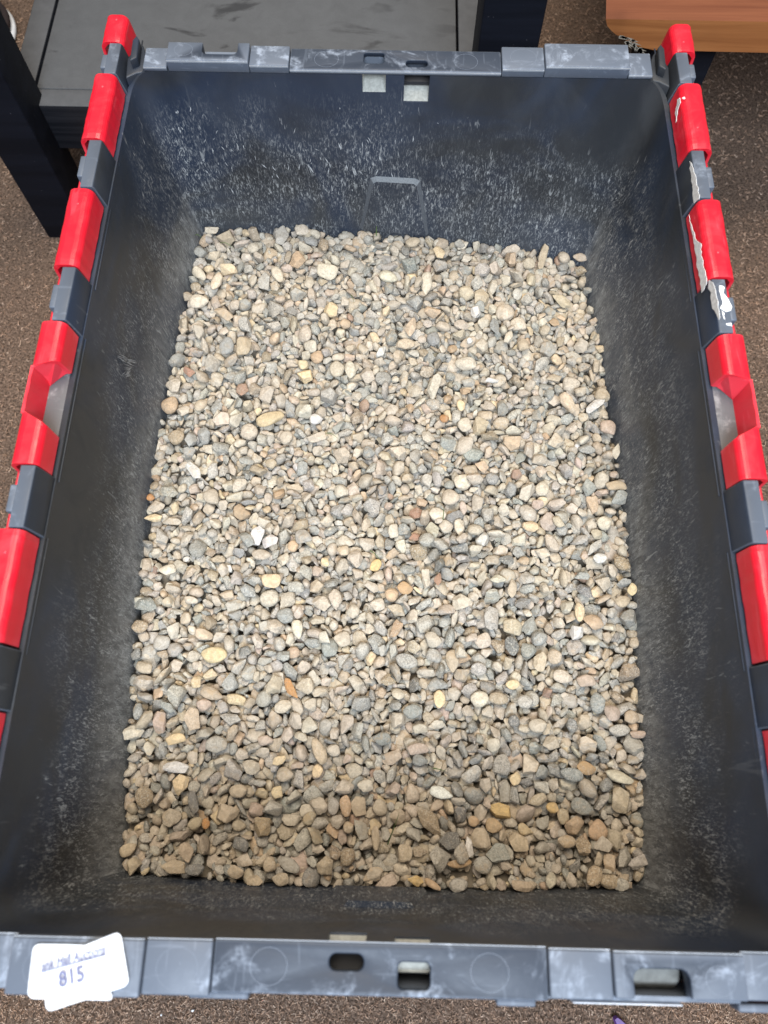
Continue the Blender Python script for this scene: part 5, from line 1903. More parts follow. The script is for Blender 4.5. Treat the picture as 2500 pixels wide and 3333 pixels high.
853 1277 -323 -1774 -16 -51 17
854 1276 -93 -1787 29 -1 30
856 1155 50 -1774 -17 -21 14
857 1240 388 -1794 5 -10 -6
858 1368 486 -1848 15 -13 -43
859 1290 576 -1747 18 36 12
860 1157 822 -1739 -21 19 -42
861 1317 865 -1725 -15 -28 48
862 1288 873 -1843 -33 -37 4
864 1260 1341 -1772 -34 20 -13
865 1342 1246 -1768 -28 -47 24
866 1303 1538 -1757 6 -49 -6
867 1299 1633 -1762 -9 -51 15
868 1292 1726 -1732 -21 -2 49
869 1200 1939 -1775 19 -4 -11
870 1270 1904 -1847 17 -44 -14
871 1381 2264 -1853 27 -50 0
872 1294 2250 -1777 -6 2 22
873 1217 2518 -1759 -22 -13 18
874 1380 -2247 -1789 19 29 21
875 1512 -2280 -1781 39 14 13
876 1295 -2178 -1770 52 -28 -8
877 1407 -1914 -1780 -5 18 39
878 1464 -1857 -1837 -17 -46 30
879 1457 -1723 -1759 -1 4 4
880 1401 -1603 -1831 18 -22 34
881 1379 -1404 -1771 30 -46 -2
882 1495 -1268 -1784 -14 -10 29
883 1402 -1197 -1760 51 -12 13
884 1381 -1023 -1758 22 -15 31
885 1403 -765 -1773 46 36 3
886 1415 -791 -1837 -6 -35 -47
887 1414 -636 -1823 -40 -6 30
888 1347 -426 -1762 4 -8 33
889 1339 -319 -1742 -26 1 40
890 1413 -304 -1763 -7 -13 -23
891 1398 -109 -1766 -14 40 40
892 1345 46 -1733 51 12 -22
893 1513 191 -1833 -3 -46 -23
894 1444 264 -1775 -36 40 1
895 1363 375 -1756 39 -30 -4
896 1363 591 -1763 -20 -39 -32
897 1487 753 -1756 17 -11 34
898 1476 835 -1774 -52 0 -1
899 1316 943 -1752 -12 20 -40
900 1295 1189 -1841 -25 -1 6
902 1463 1364 -1771 -3 -3 28
903 1383 1462 -1783 -11 56 -11
904 1369 1566 -1763 -8 18 -42
905 1343 1740 -1768 30 44 -8
906 1388 1812 -1737 21 52 -7
907 1351 1934 -1741 20 45 5
909 1319 2319 -1780 -1 1 -17
910 1413 2422 -1807 12 -38 30
911 1594 -2335 -1718 -13 16 -40
912 1584 -2272 -1772 14 3 -56
913 1572 -1979 -1759 -58 9 -2
914 1484 -1988 -1731 29 11 15
916 1516 -1710 -1727 -25 -17 -44
917 1599 -1676 -1842 16 -6 51
918 1585 -1483 -1780 10 -3 58
919 1603 -1173 -1842 -43 27 -19
920 1582 -1174 -1768 -34 -26 4
921 1551 -1072 -1759 -51 -21 6
922 1580 -925 -1759 -24 5 -9
924 1619 -679 -1775 37 -46 2
925 1569 -530 -1760 3 -56 -4
926 1560 -306 -1746 1 56 2
927 1414 -260 -1722 28 -46 -24
928 1563 -114 -1762 13 -19 25
929 1451 8 -1749 -33 23 -18
930 1509 131 -1844 54 -13 -12
932 1480 442 -1762 41 -39 -20
933 1600 562 -1773 -6 -1 -34
934 1708 402 -1855 -1 1 21
935 1560 868 -1839 -22 14 1
936 1564 962 -1803 15 -19 49
937 1471 1092 -1748 7 1 51
938 1599 1239 -1788 -42 34 -19
939 1630 1270 -1760 -8 23 -1
940 1526 1494 -1764 -7 -57 -16
941 1483 1662 -1758 -30 -38 -1
942 1577 1782 -1836 26 34 -5
943 1495 1823 -1850 -8 42 35
945 1597 2227 -1851 -12 -3 47
946 1478 2350 -1770 25 -7 8
947 1548 2367 -1765 -33 -31 3
948 1687 -2380 -1846 -45 -21 9
949 1694 -2061 -1838 -12 -37 4
950 1710 -1899 -1754 0 3 -1
951 1735 -1896 -1705 39 29 6
953 1786 -1527 -1849 9 1 -29
954 1659 -1469 -1845 11 1 44
955 1788 -1372 -1846 43 -35 -11
956 1568 -1098 -1846 14 12 11
957 1811 -1016 -1855 3 0 -38
958 1608 -903 -1821 18 -25 22
959 1717 -809 -1763 -54 13 -9
960 1573 -604 -1770 -6 -11 -45
961 1660 -512 -1758 -26 27 -22
963 1812 -231 -1781 -10 -24 -16
964 1641 -94 -1740 12 -7 -27
965 1553 -26 -1734 13 -5 -35
966 1585 156 -1754 -4 -4 29
967 1562 294 -1735 2 12 -28
968 1659 353 -1738 -22 43 4
969 1666 644 -1751 -11 11 -18
970 1744 754 -1781 -5 -8 29
971 1789 793 -1846 -44 -26 11
973 1607 1147 -1797 -33 -20 13
974 1636 1172 -1839 14 9 -55
975 1758 1234 -1850 -7 -4 45
976 1586 1553 -1842 2 21 35
977 1687 1625 -1778 -3 -7 -6
979 1708 1855 -1827 -22 20 37
980 1796 -389 -1846 41 -27 11
981 -1805 -390 -1756 -10 -1 -6
982 -1720 -32 -1764 11 6 -20
983 -1826 197 -1762 -5 -3 41
984 -1597 -1963 -1739 24 -25 -32
985 -1649 -1933 -1736 1 8 30
986 -1652 -1657 -1845 -9 -38 -25
987 -1645 -1538 -1662 -29 -22 7
988 -1585 -1423 -1751 14 -4 1
989 -1694 -1290 -1696 -40 -5 -4
990 -1632 -1200 -1758 1 -6 -43
992 -1669 -707 -1830 17 29 0
993 -1681 -782 -1824 -1 42 -31
994 -1760 -613 -1766 42 1 -8
995 -1538 -483 -1850 -14 10 -48
996 -1700 -404 -1858 -8 55 4
997 -1584 -329 -1758 43 3 -34
998 -1672 -156 -1758 33 -36 -8
999 -1660 -60 -1825 2 17 -10
1000 -1558 94 -1719 45 -15 23
1001 -1677 227 -1746 27 10 -35
1002 -1778 487 -1799 -47 2 -3
1003 -1660 562 -1770 -14 13 -8
1004 -1656 481 -1765 -54 -15 7
1005 -1773 820 -1789 -43 -12 13
1006 -1662 948 -1776 2 2 -25
1007 -1776 953 -1826 -10 -16 -16
1008 -1718 1330 -1853 2 -23 50
1009 -1784 1377 -1751 -38 8 28
1010 -1703 1562 -1770 -47 32 -10
1011 -1522 1687 -1790 -33 -41 -11
1012 -1646 1744 -1772 9 -6 14
1013 -1785 1873 -1848 -10 50 -2
1014 -1767 2052 -1824 34 9 28
1015 -1573 2073 -1739 -26 45 14
1016 -1706 2352 -1743 -43 -21 2
1017 -1719 2413 -1767 48 6 2
1018 -1658 2538 -1773 18 22 38
1019 -1566 -2289 -1767 2 15 54
1020 -1539 -2158 -1808 29 38 -10
1021 -1695 -2265 -1848 -6 -57 13
1022 -1529 -1974 -1757 -19 -3 -23
1023 -1516 -1847 -1767 -51 -25 -17
1024 -1642 -1619 -1745 -57 -15 -8
1025 -1609 -1720 -1733 -8 4 -22
1026 -1651 -1489 -1850 -41 -2 -30
1027 -1527 -1284 -1722 -1 -36 -6
1028 -1499 -1152 -1739 -34 49 7
1029 -1625 -971 -1775 -34 34 -21
1030 -1566 -829 -1764 -3 -10 31
1031 -1478 -692 -1751 -16 -3 27
1032 -1617 -683 -1751 1 -57 -1
1033 -1522 -446 -1779 -1 -19 56
1034 -1477 -411 -1814 3 44 -35
1035 -1543 -287 -1767 6 -21 33
1036 -1523 -195 -1712 30 31 5
1037 -1515 43 -1772 -7 57 -16
1038 -1627 163 -1766 2 19 -29
1039 -1570 261 -1742 -1 10 -40
1040 -1450 569 -1756 6 54 13
1041 -1519 538 -1849 33 44 8
1042 -1357 740 -1856 0 57 -5
1043 -1546 731 -1796 -11 -42 3
1044 -1549 959 -1749 31 -48 7
1045 -1532 1062 -1855 1 -12 50
1046 -1716 1457 -1848 -10 -1 -19
1047 -1494 1325 -1716 3 12 22
1048 -1614 1550 -1752 57 0 -7
1049 -1456 1622 -1780 -7 3 -36
1050 -1500 1775 -1843 -29 44 -14
1051 -1576 1928 -1754 -20 14 -28
1052 -1539 2007 -1761 -43 -21 9
1053 -1421 2028 -1748 -27 13 -20
1054 -1535 2261 -1774 14 -17 0
1055 -1457 2400 -1765 42 13 -14
1056 -1345 2666 -1774 44 12 -10
1057 -1265 -2377 -1783 5 43 -35
1058 -1264 -2213 -1846 50 -9 -11
1059 -1430 -2164 -1846 -47 -19 0
1060 -1378 -2071 -1838 12 -29 36
1061 -1329 -1857 -1753 -14 3 46
1062 -1455 -1875 -1769 -31 -45 -1
1063 -1539 -1639 -1844 -44 19 -13
1064 -1491 -1586 -1834 -36 30 -1
1065 -1507 -1484 -1756 12 -54 -15
1066 -1452 -1228 -1749 33 -6 -9
1067 -1385 -967 -1763 49 17 -19
1068 -1421 -882 -1774 -1 -7 48
1069 -1468 -808 -1750 14 -3 -47
1073 -1432 -276 -1733 -7 2 -25
1075 -1382 59 -1740 0 3 -37
1076 -1316 389 -1767 1 -2 -33
1077 -1286 175 -1742 -11 12 56
1079 -1392 384 -1757 -3 10 -30
1080 -1495 755 -1768 23 15 49
1081 -1365 819 -1774 -25 47 8
1082 -1405 865 -1756 -32 -21 6
1083 -1329 1057 -1769 33 -16 -29
1084 -1364 1152 -1761 -14 38 18
1085 -1331 1350 -1693 13 -16 -43
1086 -1520 1507 -1764 -26 41 -25
1087 -1346 1600 -1740 -11 12 -25
1088 -1345 1683 -1737 -7 6 45
1089 -1402 1947 -1765 9 -3 51
1090 -1301 2038 -1777 -13 52 -10
1091 -1434 2118 -1770 10 -6 38
1092 -1385 2312 -1771 4 -46 -2
1093 -1369 2477 -1850 -12 9 4
1094 -1425 2548 -1840 14 8 2
1095 -1230 -2278 -1769 -32 2 -18
1096 -1325 -2493 -1837 26 -5 -39
1097 -1396 -1980 -1772 3 -8 42
1099 -1173 -1807 -1767 54 11 13
1100 -1243 -1697 -1773 -11 -21 8
1101 -1176 -1534 -1740 -31 -30 14
1102 -1039 -1444 -1712 1 -51 23
1103 -1217 -1307 -1774 -1 -8 -16
1104 -1182 -1162 -1768 0 -53 -23
1105 -1279 -997 -1760 11 8 5
1106 -1177 -791 -1792 -1 -32 -37
1109 -1353 -495 -1770 13 -2 -38
1110 -1258 -390 -1787 38 -29 -19
1111 -1309 -92 -1838 7 34 7
1112 -1241 -67 -1719 -8 36 2
1113 -1216 76 -1730 -26 18 48
1114 -1229 155 -1760 2 4 34
1115 -1336 237 -1737 -18 -2 -23
1116 -1157 563 -1762 -4 -42 -10
1117 -1343 574 -1746 -57 11 0
1118 -1241 766 -1836 16 18 -10
1119 -1325 785 -1839 -44 -4 31
1120 -1325 982 -1747 -25 44 22
1121 -1237 974 -1842 -56 15 -7
1122 -1330 1227 -1752 -52 -13 9
1123 -1245 1370 -1822 -46 12 22
1124 -1189 1364 -1726 49 -22 -23
1125 -1245 1705 -1705 0 -21 30
1126 -1317 1765 -1740 -28 41 16
1127 -1316 1814 -1835 -11 7 15
1128 -1220 2043 -1738 -30 -44 -6
1129 -1282 2118 -1756 -2 0 5
1130 -1234 2226 -1802 -50 0 20
1131 -1298 2507 -1763 -1 -27 34
1132 -1344 2720 -1783 -36 -10 -14
1133 -1043 -2496 -1824 9 10 2
1134 -951 -2196 -1752 -58 2 3
1135 -1078 -2046 -1760 -30 29 -40
1137 -1090 -1784 -1721 30 9 1
1138 -1044 -1601 -1696 -17 -16 14
1139 -1091 -1607 -1777 2 13 0
1140 -1181 -1469 -1771 1 0 -8
1141 -1143 -1313 -1775 34 -4 2
1142 -1096 -1108 -1747 -3 -43 32
1143 -1125 -989 -1714 21 -19 -15
1144 -1172 -895 -1762 8 2 -47
1145 -1110 -707 -1758 -7 2 -54
1146 -1183 -621 -1755 -1 0 2
1147 -1270 -606 -1774 29 40 27
1148 -987 -295 -1786 -24 51 10
1150 -1029 -107 -1745 -20 -48 23
1151 -1008 79 -1751 26 -31 -43
1152 -1081 112 -1731 -10 -27 -36
1153 -1097 176 -1743 24 3 -3
1154 -1164 454 -1762 -23 47 -27
1155 -1169 629 -1840 38 37 4
1156 -1168 788 -1720 -8 -51 20
1157 -1156 766 -1775 8 6 0
1158 -1196 1107 -1847 2 14 41
1159 -1137 1126 -1840 -7 -21 45
1160 -1082 1280 -1739 -6 -19 -9
1161 -1078 1347 -1765 19 -53 -2
1162 -1133 1540 -1783 -10 43 1
1163 -1113 1662 -1766 18 -4 4
1164 -1170 1806 -1837 32 28 -3
1165 -1120 1871 -1840 38 20 -6
1166 -1153 2029 -1763 28 4 21
1167 -1056 2002 -1717 -11 58 -8
1168 -1177 2269 -1830 32 -13 -31
1169 -1065 2327 -1742 8 31 51
1170 -1257 2681 -1749 -23 26 11
1171 -1012 -2369 -1761 19 -25 10
1172 -1020 -2324 -1744 33 -5 14
1174 -890 -1912 -1850 34 26 22
1175 -1017 -1856 -1716 -51 14 3
1176 -996 -1641 -1741 36 29 5
1177 -957 -1533 -1777 -24 2 -43
1178 -1010 -1532 -1753 9 -47 -31
1179 -1006 -1316 -1750 -19 -6 7
1180 -984 -1244 -1749 35 39 -6
1181 -915 -966 -1710 39 -16 -19
1182 -948 -893 -1756 20 46 17
1184 -1119 -495 -1717 38 -30 -6
1185 -970 -486 -1854 0 -4 -20
1186 -1068 -400 -1740 -19 46 -26
1187 -989 -157 -1856 -23 8 11
1188 -1021 -30 -1732 -36 -30 -2
1189 -906 97 -1773 3 -32 5
1190 -1049 229 -1757 18 -37 -32
1191 -1004 210 -1719 33 -40 8
1192 -1121 454 -1700 -6 6 0
1193 -985 582 -1778 -5 30 -22
1194 -1076 763 -1851 0 -16 11
1195 -1108 847 -1701 34 48 8
1196 -963 828 -1844 -1 13 40
1197 -1038 1046 -1752 -1 1 -18
1198 -1074 1188 -1734 -13 28 -28
1199 -990 1326 -1765 -45 -1 16
1200 -959 1534 -1834 16 41 40
1201 -1043 1676 -1754 4 0 27
1202 -1054 1797 -1752 4 49 -28
1203 -971 1986 -1726 23 43 -15
1204 -1066 2019 -1771 -6 -19 36
1205 -817 2047 -1719 6 -47 -24
1206 -978 2309 -1786 4 16 -53
1207 -1125 2399 -1767 27 13 32
1208 -937 2533 -1717 0 14 -15
1209 -593 -2512 -1851 -39 -38 8
1210 -884 -2194 -1772 32 47 17
1211 -890 -2061 -1752 23 -12 49
1212 -899 -1987 -1757 56 -12 -4
1213 -768 -1777 -1751 36 -47 -1
1214 -954 -1700 -1788 39 -33 22
1215 -911 -1500 -1737 -17 3 -2
1217 -886 -1274 -1739 37 12 -1
1218 -831 -1157 -1728 10 47 3
1219 -863 -1103 -1748 -1 -6 60
1220 -885 -928 -1767 -23 -9 -26
1221 -767 -936 -1787 13 -6 -18
1222 -671 -575 -1833 -16 -37 -8
1223 -950 -418 -1788 -16 -49 23
1224 -894 -424 -1765 -12 -39 20
1225 -840 -297 -1751 1 20 -31
1226 -869 -41 -1759 -13 16 9
1227 -865 70 -1735 -4 -2 24
1228 -927 204 -1771 6 -23 15
1229 -894 397 -1763 22 -52 -9
1230 -935 438 -1766 -51 -20 -18
1231 -988 461 -1757 -22 -19 14
1233 -892 852 -1780 -11 1 19
1235 -815 1107 -1745 -22 -53 -8
1236 -794 1244 -1843 -30 30 -36
1237 -875 1330 -1824 -16 27 31
1238 -862 1611 -1765 31 -44 1
1240 -792 1661 -1771 -39 17 18
1241 -839 1921 -1779 -9 -34 -2
1242 -756 2012 -1782 -29 -28 37
1243 -838 2147 -1763 -10 -5 -15
1244 -849 2248 -1831 -21 -27 -4
1245 -822 2212 -1756 -4 -9 -42
1246 -960 2720 -1842 -8 29 -31
1247 -770 -2402 -1755 7 14 -8
1249 -740 -2110 -1751 -59 0 6
1250 -679 -1949 -1780 6 -3 -53
1251 -734 -1828 -1711 16 -10 -33
1252 -755 -1672 -1755 -9 -2 58
1253 -790 -1598 -1745 -9 30 7
1254 -760 -1373 -1689 45 11 21
1256 -678 -1182 -1731 -35 13 -8
1258 -640 -986 -1797 -2 34 -42
1259 -861 -637 -1742 23 -53 5
1261 -899 -546 -1757 28 21 35
1262 -848 -522 -1766 50 -27 12
1263 -783 -171 -1723 -21 -36 -5
1265 -757 -40 -1721 -14 -26 -3
1266 -799 173 -1778 -27 23 30
1267 -640 138 -1764 1 3 -44
1268 -769 373 -1766 -4 -4 38
1269 -680 594 -1756 -16 -17 43
1270 -707 649 -1775 -52 0 -3
1271 -794 821 -1749 2 -3 53
1272 -647 964 -1773 12 -33 -10
1273 -709 1092 -1760 -29 1 -22
1274 -730 1335 -1706 -2 -1 -21
1275 -673 1343 -1774 -30 -35 22
1276 -640 1447 -1765 -37 -15 0
1277 -804 1593 -1756 -1 14 -20
1278 -815 1883 -1763 6 -37 -37
1279 -766 1862 -1772 17 13 -44
1280 -694 2036 -1742 -2 16 -22
1281 -690 2208 -1784 31 -47 12
1282 -697 2291 -1736 26 24 8
1283 -664 2383 -1747 59 -4 4
1284 -661 2719 -1779 -28 -19 -1
1285 -700 -2407 -1790 -6 -20 33
1286 -528 -2191 -1745 3 -33 -23
1287 -615 -2073 -1759 -53 4 0
1288 -676 -1993 -1842 15 36 -22
1289 -484 -1686 -1788 20 -54 12
1290 -663 -1605 -1726 -1 -8 19
1293 -589 -1306 -1750 -5 14 9
1294 -603 -1218 -1773 -41 35 -10
1295 -594 -913 -1769 -45 36 -2
1296 -730 -1074 -1706 5 -5 -57
1298 -541 -618 -1822 32 5 -47
1299 -749 -504 -1769 7 -3 -8
1300 -699 -200 -1785 -1 -16 42
1301 -658 -238 -1836 -38 24 37
1302 -670 -39 -1838 -52 -14 25
1304 -526 110 -1761 7 -3 -37
1305 -662 308 -1747 -33 -41 -12
1306 -493 472 -1771 -13 1 -37
1307 -568 570 -1752 10 11 1
1308 -659 767 -1775 -28 -20 23
1309 -688 899 -1685 31 -49 -16
1310 -594 1026 -1760 4 6 -57
1312 -590 1261 -1760 12 -53 0
1313 -713 1354 -1755 7 50 19
1314 -577 1504 -1753 52 17 2
1315 -674 1570 -1746 -16 5 -54
1316 -602 1723 -1724 8 -37 6
1317 -550 1855 -1767 18 -21 -27
1318 -615 1975 -1743 -1 -1 33
1319 -572 2177 -1772 -1 -7 17
1320 -585 2379 -1735 9 5 -12
1321 -580 2406 -1828 16 23 -33
1322 -507 2488 -1756 -3 3 -28
1323 -450 -2500 -1740 -20 4 -47
1324 -478 -2141 -1712 57 19 0
1325 -422 -2061 -1701 53 6 0
1326 -496 -1829 -1770 -14 46 -25
1327 -599 -1917 -1769 -7 45 -1
1328 -288 -1839 -1763 19 -6 1
1330 -338 -1526 -1834 -27 -44 -7
1331 -492 -1305 -1781 53 13 11
1332 -514 -1228 -1724 8 -7 11
1333 -408 -997 -1725 7 7 43
1334 -433 -865 -1725 28 36 -39
1335 -464 -783 -1810 -7 18 -5
1336 -403 -514 -1742 39 14 -2
1337 -398 -438 -1783 -54 12 -1
1338 -523 -565 -1850 -24 -21 17
1339 -478 -263 -1785 46 22 -8
1341 -523 60 -1772 -41 -1 -3
1342 -476 231 -1770 -7 0 -52
1343 -397 238 -1767 -14 14 -10
1344 -450 503 -1763 24 -10 -12
1346 -381 795 -1779 15 1 29
1347 -528 795 -1752 -16 14 -36
1348 -444 969 -1759 -19 3 -8
1349 -491 1217 -1837 57 -17 -9
1350 -579 1160 -1841 19 51 23
1351 -537 1377 -1709 -19 49 -17
1352 -432 1531 -1764 22 8 47
1353 -473 1632 -1788 -35 -2 -27
1354 -407 1838 -1839 15 -1 35
1355 -454 1917 -1760 -7 1 -31
1356 -530 1943 -1750 -14 5 -55
1357 -614 2283 -1743 9 5 -41
1358 -427 2305 -1754 55 4 -12
1359 -521 2350 -1768 1 -19 -43
1360 -493 2568 -1747 -1 1 4
1361 -345 -2361 -1755 -17 -36 33
1362 -257 -2252 -1732 9 18 30
1363 -353 -2188 -1773 -2 20 -41
1365 -283 -1699 -1850 -2 55 19
1366 -168 -1760 -1741 28 -24 7
1367 -337 -1586 -1745 34 37 -1
1368 -286 -1413 -1832 16 14 -46
1369 -376 -1449 -1756 11 -43 -13
1370 -363 -1182 -1780 -35 34 10
1371 -374 -1080 -1753 -22 31 18
1372 -400 -799 -1773 6 -20 47
1374 -361 -655 -1772 -27 19 28
1375 -269 -489 -1781 27 39 19
1376 -404 -489 -1842 -2 4 10
1377 -460 -326 -1761 -6 -12 -32
1378 -285 -137 -1760 9 -10 44
1379 -313 43 -1773 0 -11 -29
1380 -293 108 -1782 42 12 35
1381 -398 411 -1847 19 -3 29
1382 -277 434 -1747 -30 -35 -32
1383 -248 691 -1732 -8 -46 -13
1384 -378 679 -1774 20 -26 -22
1385 -294 866 -1762 30 -44 -1
1386 -337 946 -1741 31 -33 -9
1387 -353 1018 -1772 -29 45 -5
1388 -383 1205 -1730 9 -25 13
1389 -373 1347 -1762 -1 -1 20
1390 -211 1491 -1773 2 6 33
1391 -240 1515 -1740 0 -7 -20
1392 -302 1787 -1754 -4 -4 48
1394 -259 1938 -1767 1 -41 -22
1395 -263 2105 -1829 9 22 -28
1396 -412 2239 -1763 17 19 14
1397 -250 2546 -1765 -3 0 38
1398 -271 2697 -1743 -54 17 -1
1399 -290 -2294 -1767 -7 14 28
1400 -266 -2141 -1750 13 49 14
1401 -116 -2079 -1774 -7 -31 1
1402 -243 -1883 -1785 46 -1 5
1404 -174 -1690 -1757 50 0 -13
1405 -177 -1573 -1730 24 0 -52
1406 -323 -1384 -1758 3 -6 29
1407 -196 -1241 -1794 -5 6 31
1410 -124 -852 -1767 -2 -60 2
1411 -171 -827 -1737 -15 1 -26
1412 -232 -588 -1762 25 34 16
1413 -191 -528 -1761 -10 -45 -2
1414 -301 -335 -1782 -7 -5 -29
1415 -151 -200 -1728 52 -20 -5
1416 -191 -73 -1769 -12 -2 -56
1417 -131 89 -1717 -41 -36 -14
1418 -245 163 -1737 -29 -16 -7
1419 -217 219 -1840 -45 3 20
1420 -252 357 -1749 35 3 25
1421 -299 654 -1774 2 15 28
1422 -206 738 -1770 10 48 32
1424 -270 927 -1768 -25 -20 46
1426 -207 1289 -1766 5 -53 0
1427 -260 1338 -1759 -35 2 -20
1428 -179 1409 -1788 -34 -10 -23
1429 -184 1568 -1770 -28 -39 5
1430 -249 1700 -1748 17 -10 -48
1432 -130 2152 -1842 14 -22 48
1433 -150 2201 -1755 -22 34 9
1434 -227 2325 -1760 20 -20 -44
1435 -222 2406 -1792 30 -31 -19
1436 -265 2603 -1764 4 -5 -2
1437 -83 -2322 -1782 38 21 15
1438 -78 -2286 -1711 25 15 -2
1439 -252 -2040 -1784 -35 -34 -12
1440 -85 -2017 -1755 -24 -14 16
1441 -10 -1870 -1757 2 9 -15
1443 -93 -1577 -1757 -23 44 -9
1445 11 -1201 -1794 -28 -18 1
1446 -74 -1093 -1851 -29 -33 22
1447 -103 -1066 -1763 -6 -4 23
1448 -85 -988 -1783 4 9 -31
1449 25 -806 -1734 31 -17 30
1450 -108 -614 -1742 6 -33 -5
1451 -42 -536 -1765 -54 17 -8
1452 -23 -383 -1834 -28 28 -16
1453 -91 -198 -1786 -3 -2 -21
1454 -78 -93 -1778 -18 7 -16
1456 -84 177 -1781 16 21 4
1457 -95 311 -1738 -15 21 35
1458 -93 381 -1760 2 8 -10
1459 -106 489 -1757 39 33 29
1460 -130 765 -1762 -4 -14 -52
1461 -196 855 -1856 -4 0 49
1463 -139 1156 -1739 -47 11 28
1464 -147 1222 -1772 49 -1 10
1465 -44 1402 -1751 17 -1 -5
1467 -149 1631 -1740 -51 26 -1
1468 -104 1813 -1747 -26 49 -18
1469 -8 1851 -1784 -11 16 -52
1471 -92 2072 -1768 12 2 12
1472 -167 2256 -1779 37 5 15
1473 7 2392 -1756 -40 -6 -2
1474 -291 2716 -1844 50 -4 -8
1475 141 -2437 -1741 -1 51 7
1477 18 -2140 -1750 16 -17 -21
1478 32 -1985 -1776 -7 3 57
1479 66 -1845 -1743 -20 21 -34
1480 64 -1743 -1757 6 1 -51
1481 -6 -1573 -1745 -17 25 -11
1482 110 -1452 -1748 -7 3 -31
1483 29 -1313 -1793 -14 32 -46
1484 85 -1174 -1718 30 30 31
1485 17 -1154 -1768 -4 12 -50
1486 111 -877 -1771 45 -32 -13
1488 127 -789 -1732 23 39 -3
1490 78 -332 -1761 20 40 -30
1492 143 -197 -1787 -55 -7 -4
1493 17 -13 -1753 13 3 -36
1494 -18 195 -1771 33 48 8
1495 109 319 -1837 -41 -10 4
1496 71 428 -1740 48 26 17
1497 144 328 -1709 -19 -23 -23
1498 145 636 -1799 -3 -27 50
1499 123 795 -1782 8 4 -8
1500 22 882 -1816 -17 34 20
1501 110 1110 -1734 -48 -25 23
1502 32 1318 -1784 -13 -19 -11
1503 22 1363 -1745 19 19 -1
1504 97 1400 -1750 32 -3 13
1505 129 1571 -1767 38 35 9
1506 69 1784 -1769 -7 -36 29
1507 -63 1833 -1792 38 24 10
1508 75 2005 -1732 48 -11 -7
1509 10 2116 -1764 15 25 42
1510 -2 2309 -1779 -12 29 36
1511 13 2519 -1728 14 -2 -19
1512 -182 2700 -1836 25 52 -5
1513 261 -2325 -1748 2 -57 2
1514 192 -2214 -1850 -4 0 -39
1515 200 -2079 -1756 56 -8 -2
1516 187 -1916 -1769 24 9 35
1517 167 -1704 -1837 -18 11 -1
1518 157 -1759 -1831 -29 8 12
1519 205 -1540 -1770 21 -9 -41
1520 274 -1315 -1754 -19 -14 30
1521 230 -1575 -1808 -18 -56 1
1522 99 -1116 -1838 -2 -38 38
1523 215 -948 -1765 24 14 15
1525 198 -841 -1735 18 43 27
1526 114 -628 -1736 45 4 11
1527 301 -620 -1800 2 -21 49
1528 125 -298 -1774 28 9 -21
1530 198 -224 -1788 -25 -16 26
1531 193 -167 -1773 -23 7 1
1532 120 187 -1751 -14 56 -11
1533 129 262 -1757 -41 -39 2
1534 225 331 -1761 -20 0 11
1535 193 553 -1830 21 37 -6
1536 114 619 -1846 -40 39 4
1537 173 693 -1752 -37 -28 0
1538 153 956 -1735 -37 37 -16
1539 145 911 -1845 7 -50 -15
1540 279 1186 -1728 7 18 -12
1541 281 1312 -1773 45 -28 -6
1542 271 1388 -1760 11 -31 45
1545 218 1861 -1766 31 -15 -30
1546 163 2062 -1735 -3 7 9
1547 218 2149 -1674 7 -15 -29
1548 186 2328 -1780 -22 4 -15
1549 202 2438 -1744 -8 0 29
1550 235 2516 -1781 -9 40 10
1551 274 -2434 -1770 40 -20 -11
1553 378 -2035 -1780 -40 -16 22
1554 36 -1910 -1850 -7 5 -19
1555 259 -1810 -1747 12 50 -25
1556 399 -1706 -1742 -30 32 2
1557 355 -1586 -1765 -48 1 -1
1558 314 -1472 -1754 21 53 6
1559 278 -1234 -1754 13 47 8
1560 338 -1133 -1773 48 11 -11
1561 344 -933 -1680 -43 3 -9
1562 297 -812 -1747 -56 -10 11
1563 287 -717 -1775 -14 43 -34
1565 393 -368 -1675 2 30 -14
1566 318 -431 -1741 4 33 -39
1567 295 -252 -1768 -18 46 -16
1569 253 -20 -1748 -7 -34 46
1571 290 321 -1726 3 -7 27
1572 193 426 -1726 -34 14 -20
1573 360 560 -1758 -6 3 -18
1574 298 703 -1731 -5 6 41
1575 325 909 -1752 -25 48 25
1576 219 921 -1740 -44 32 -7
1578 380 1348 -1694 -28 -17 13
1580 315 1455 -1760 -11 -12 41
1581 204 1677 -1746 3 1 -15
1582 297 1681 -1838 -31 37 -7
1583 344 1816 -1766 -9 -6 23
1584 269 1875 -1737 -18 -55 -12
1585 381 2162 -1770 53 10 3
1586 247 2140 -1785 47 21 9
1587 202 2369 -1763 54 24 -5
1588 306 2652 -1800 12 -36 -8
1589 382 -2359 -1655 -23 -52 -3
1590 413 -2162 -1736 30 0 -38
1591 490 -2126 -1857 5 7 15
1592 376 -1994 -1759 45 20 0
1593 500 -1826 -1748 11 -21 -55
1594 405 -1684 -1791 36 4 -7
1595 513 -1741 -1709 9 -34 5
1596 516 -1400 -1764 -17 39 -14
1597 502 -1302 -1746 -47 -5 5
1598 392 -1173 -1770 4 -26 24
1599 406 -1149 -1696 32 27 9
1600 436 -864 -1766 -9 12 -33
1601 434 -781 -1757 -4 -6 -51
1602 366 -647 -1761 -7 56 -2
1603 416 -527 -1748 46 -10 -13
1604 400 -324 -1754 53 22 0
1605 318 -309 -1753 -51 -20 7
1606 528 -165 -1738 -7 -51 15
1607 507 15 -1717 17 -5 20
1608 577 94 -1710 -38 33 1
1609 500 342 -1845 -37 -26 -9
1610 360 377 -1852 46 8 -1
1611 487 563 -1770 27 17 11
1612 388 702 -1782 -18 14 14
1613 419 779 -1766 19 17 -45
1614 390 896 -1817 38 10 22
1616 489 1153 -1833 11 36 -7
1617 424 1353 -1749 2 48 -9
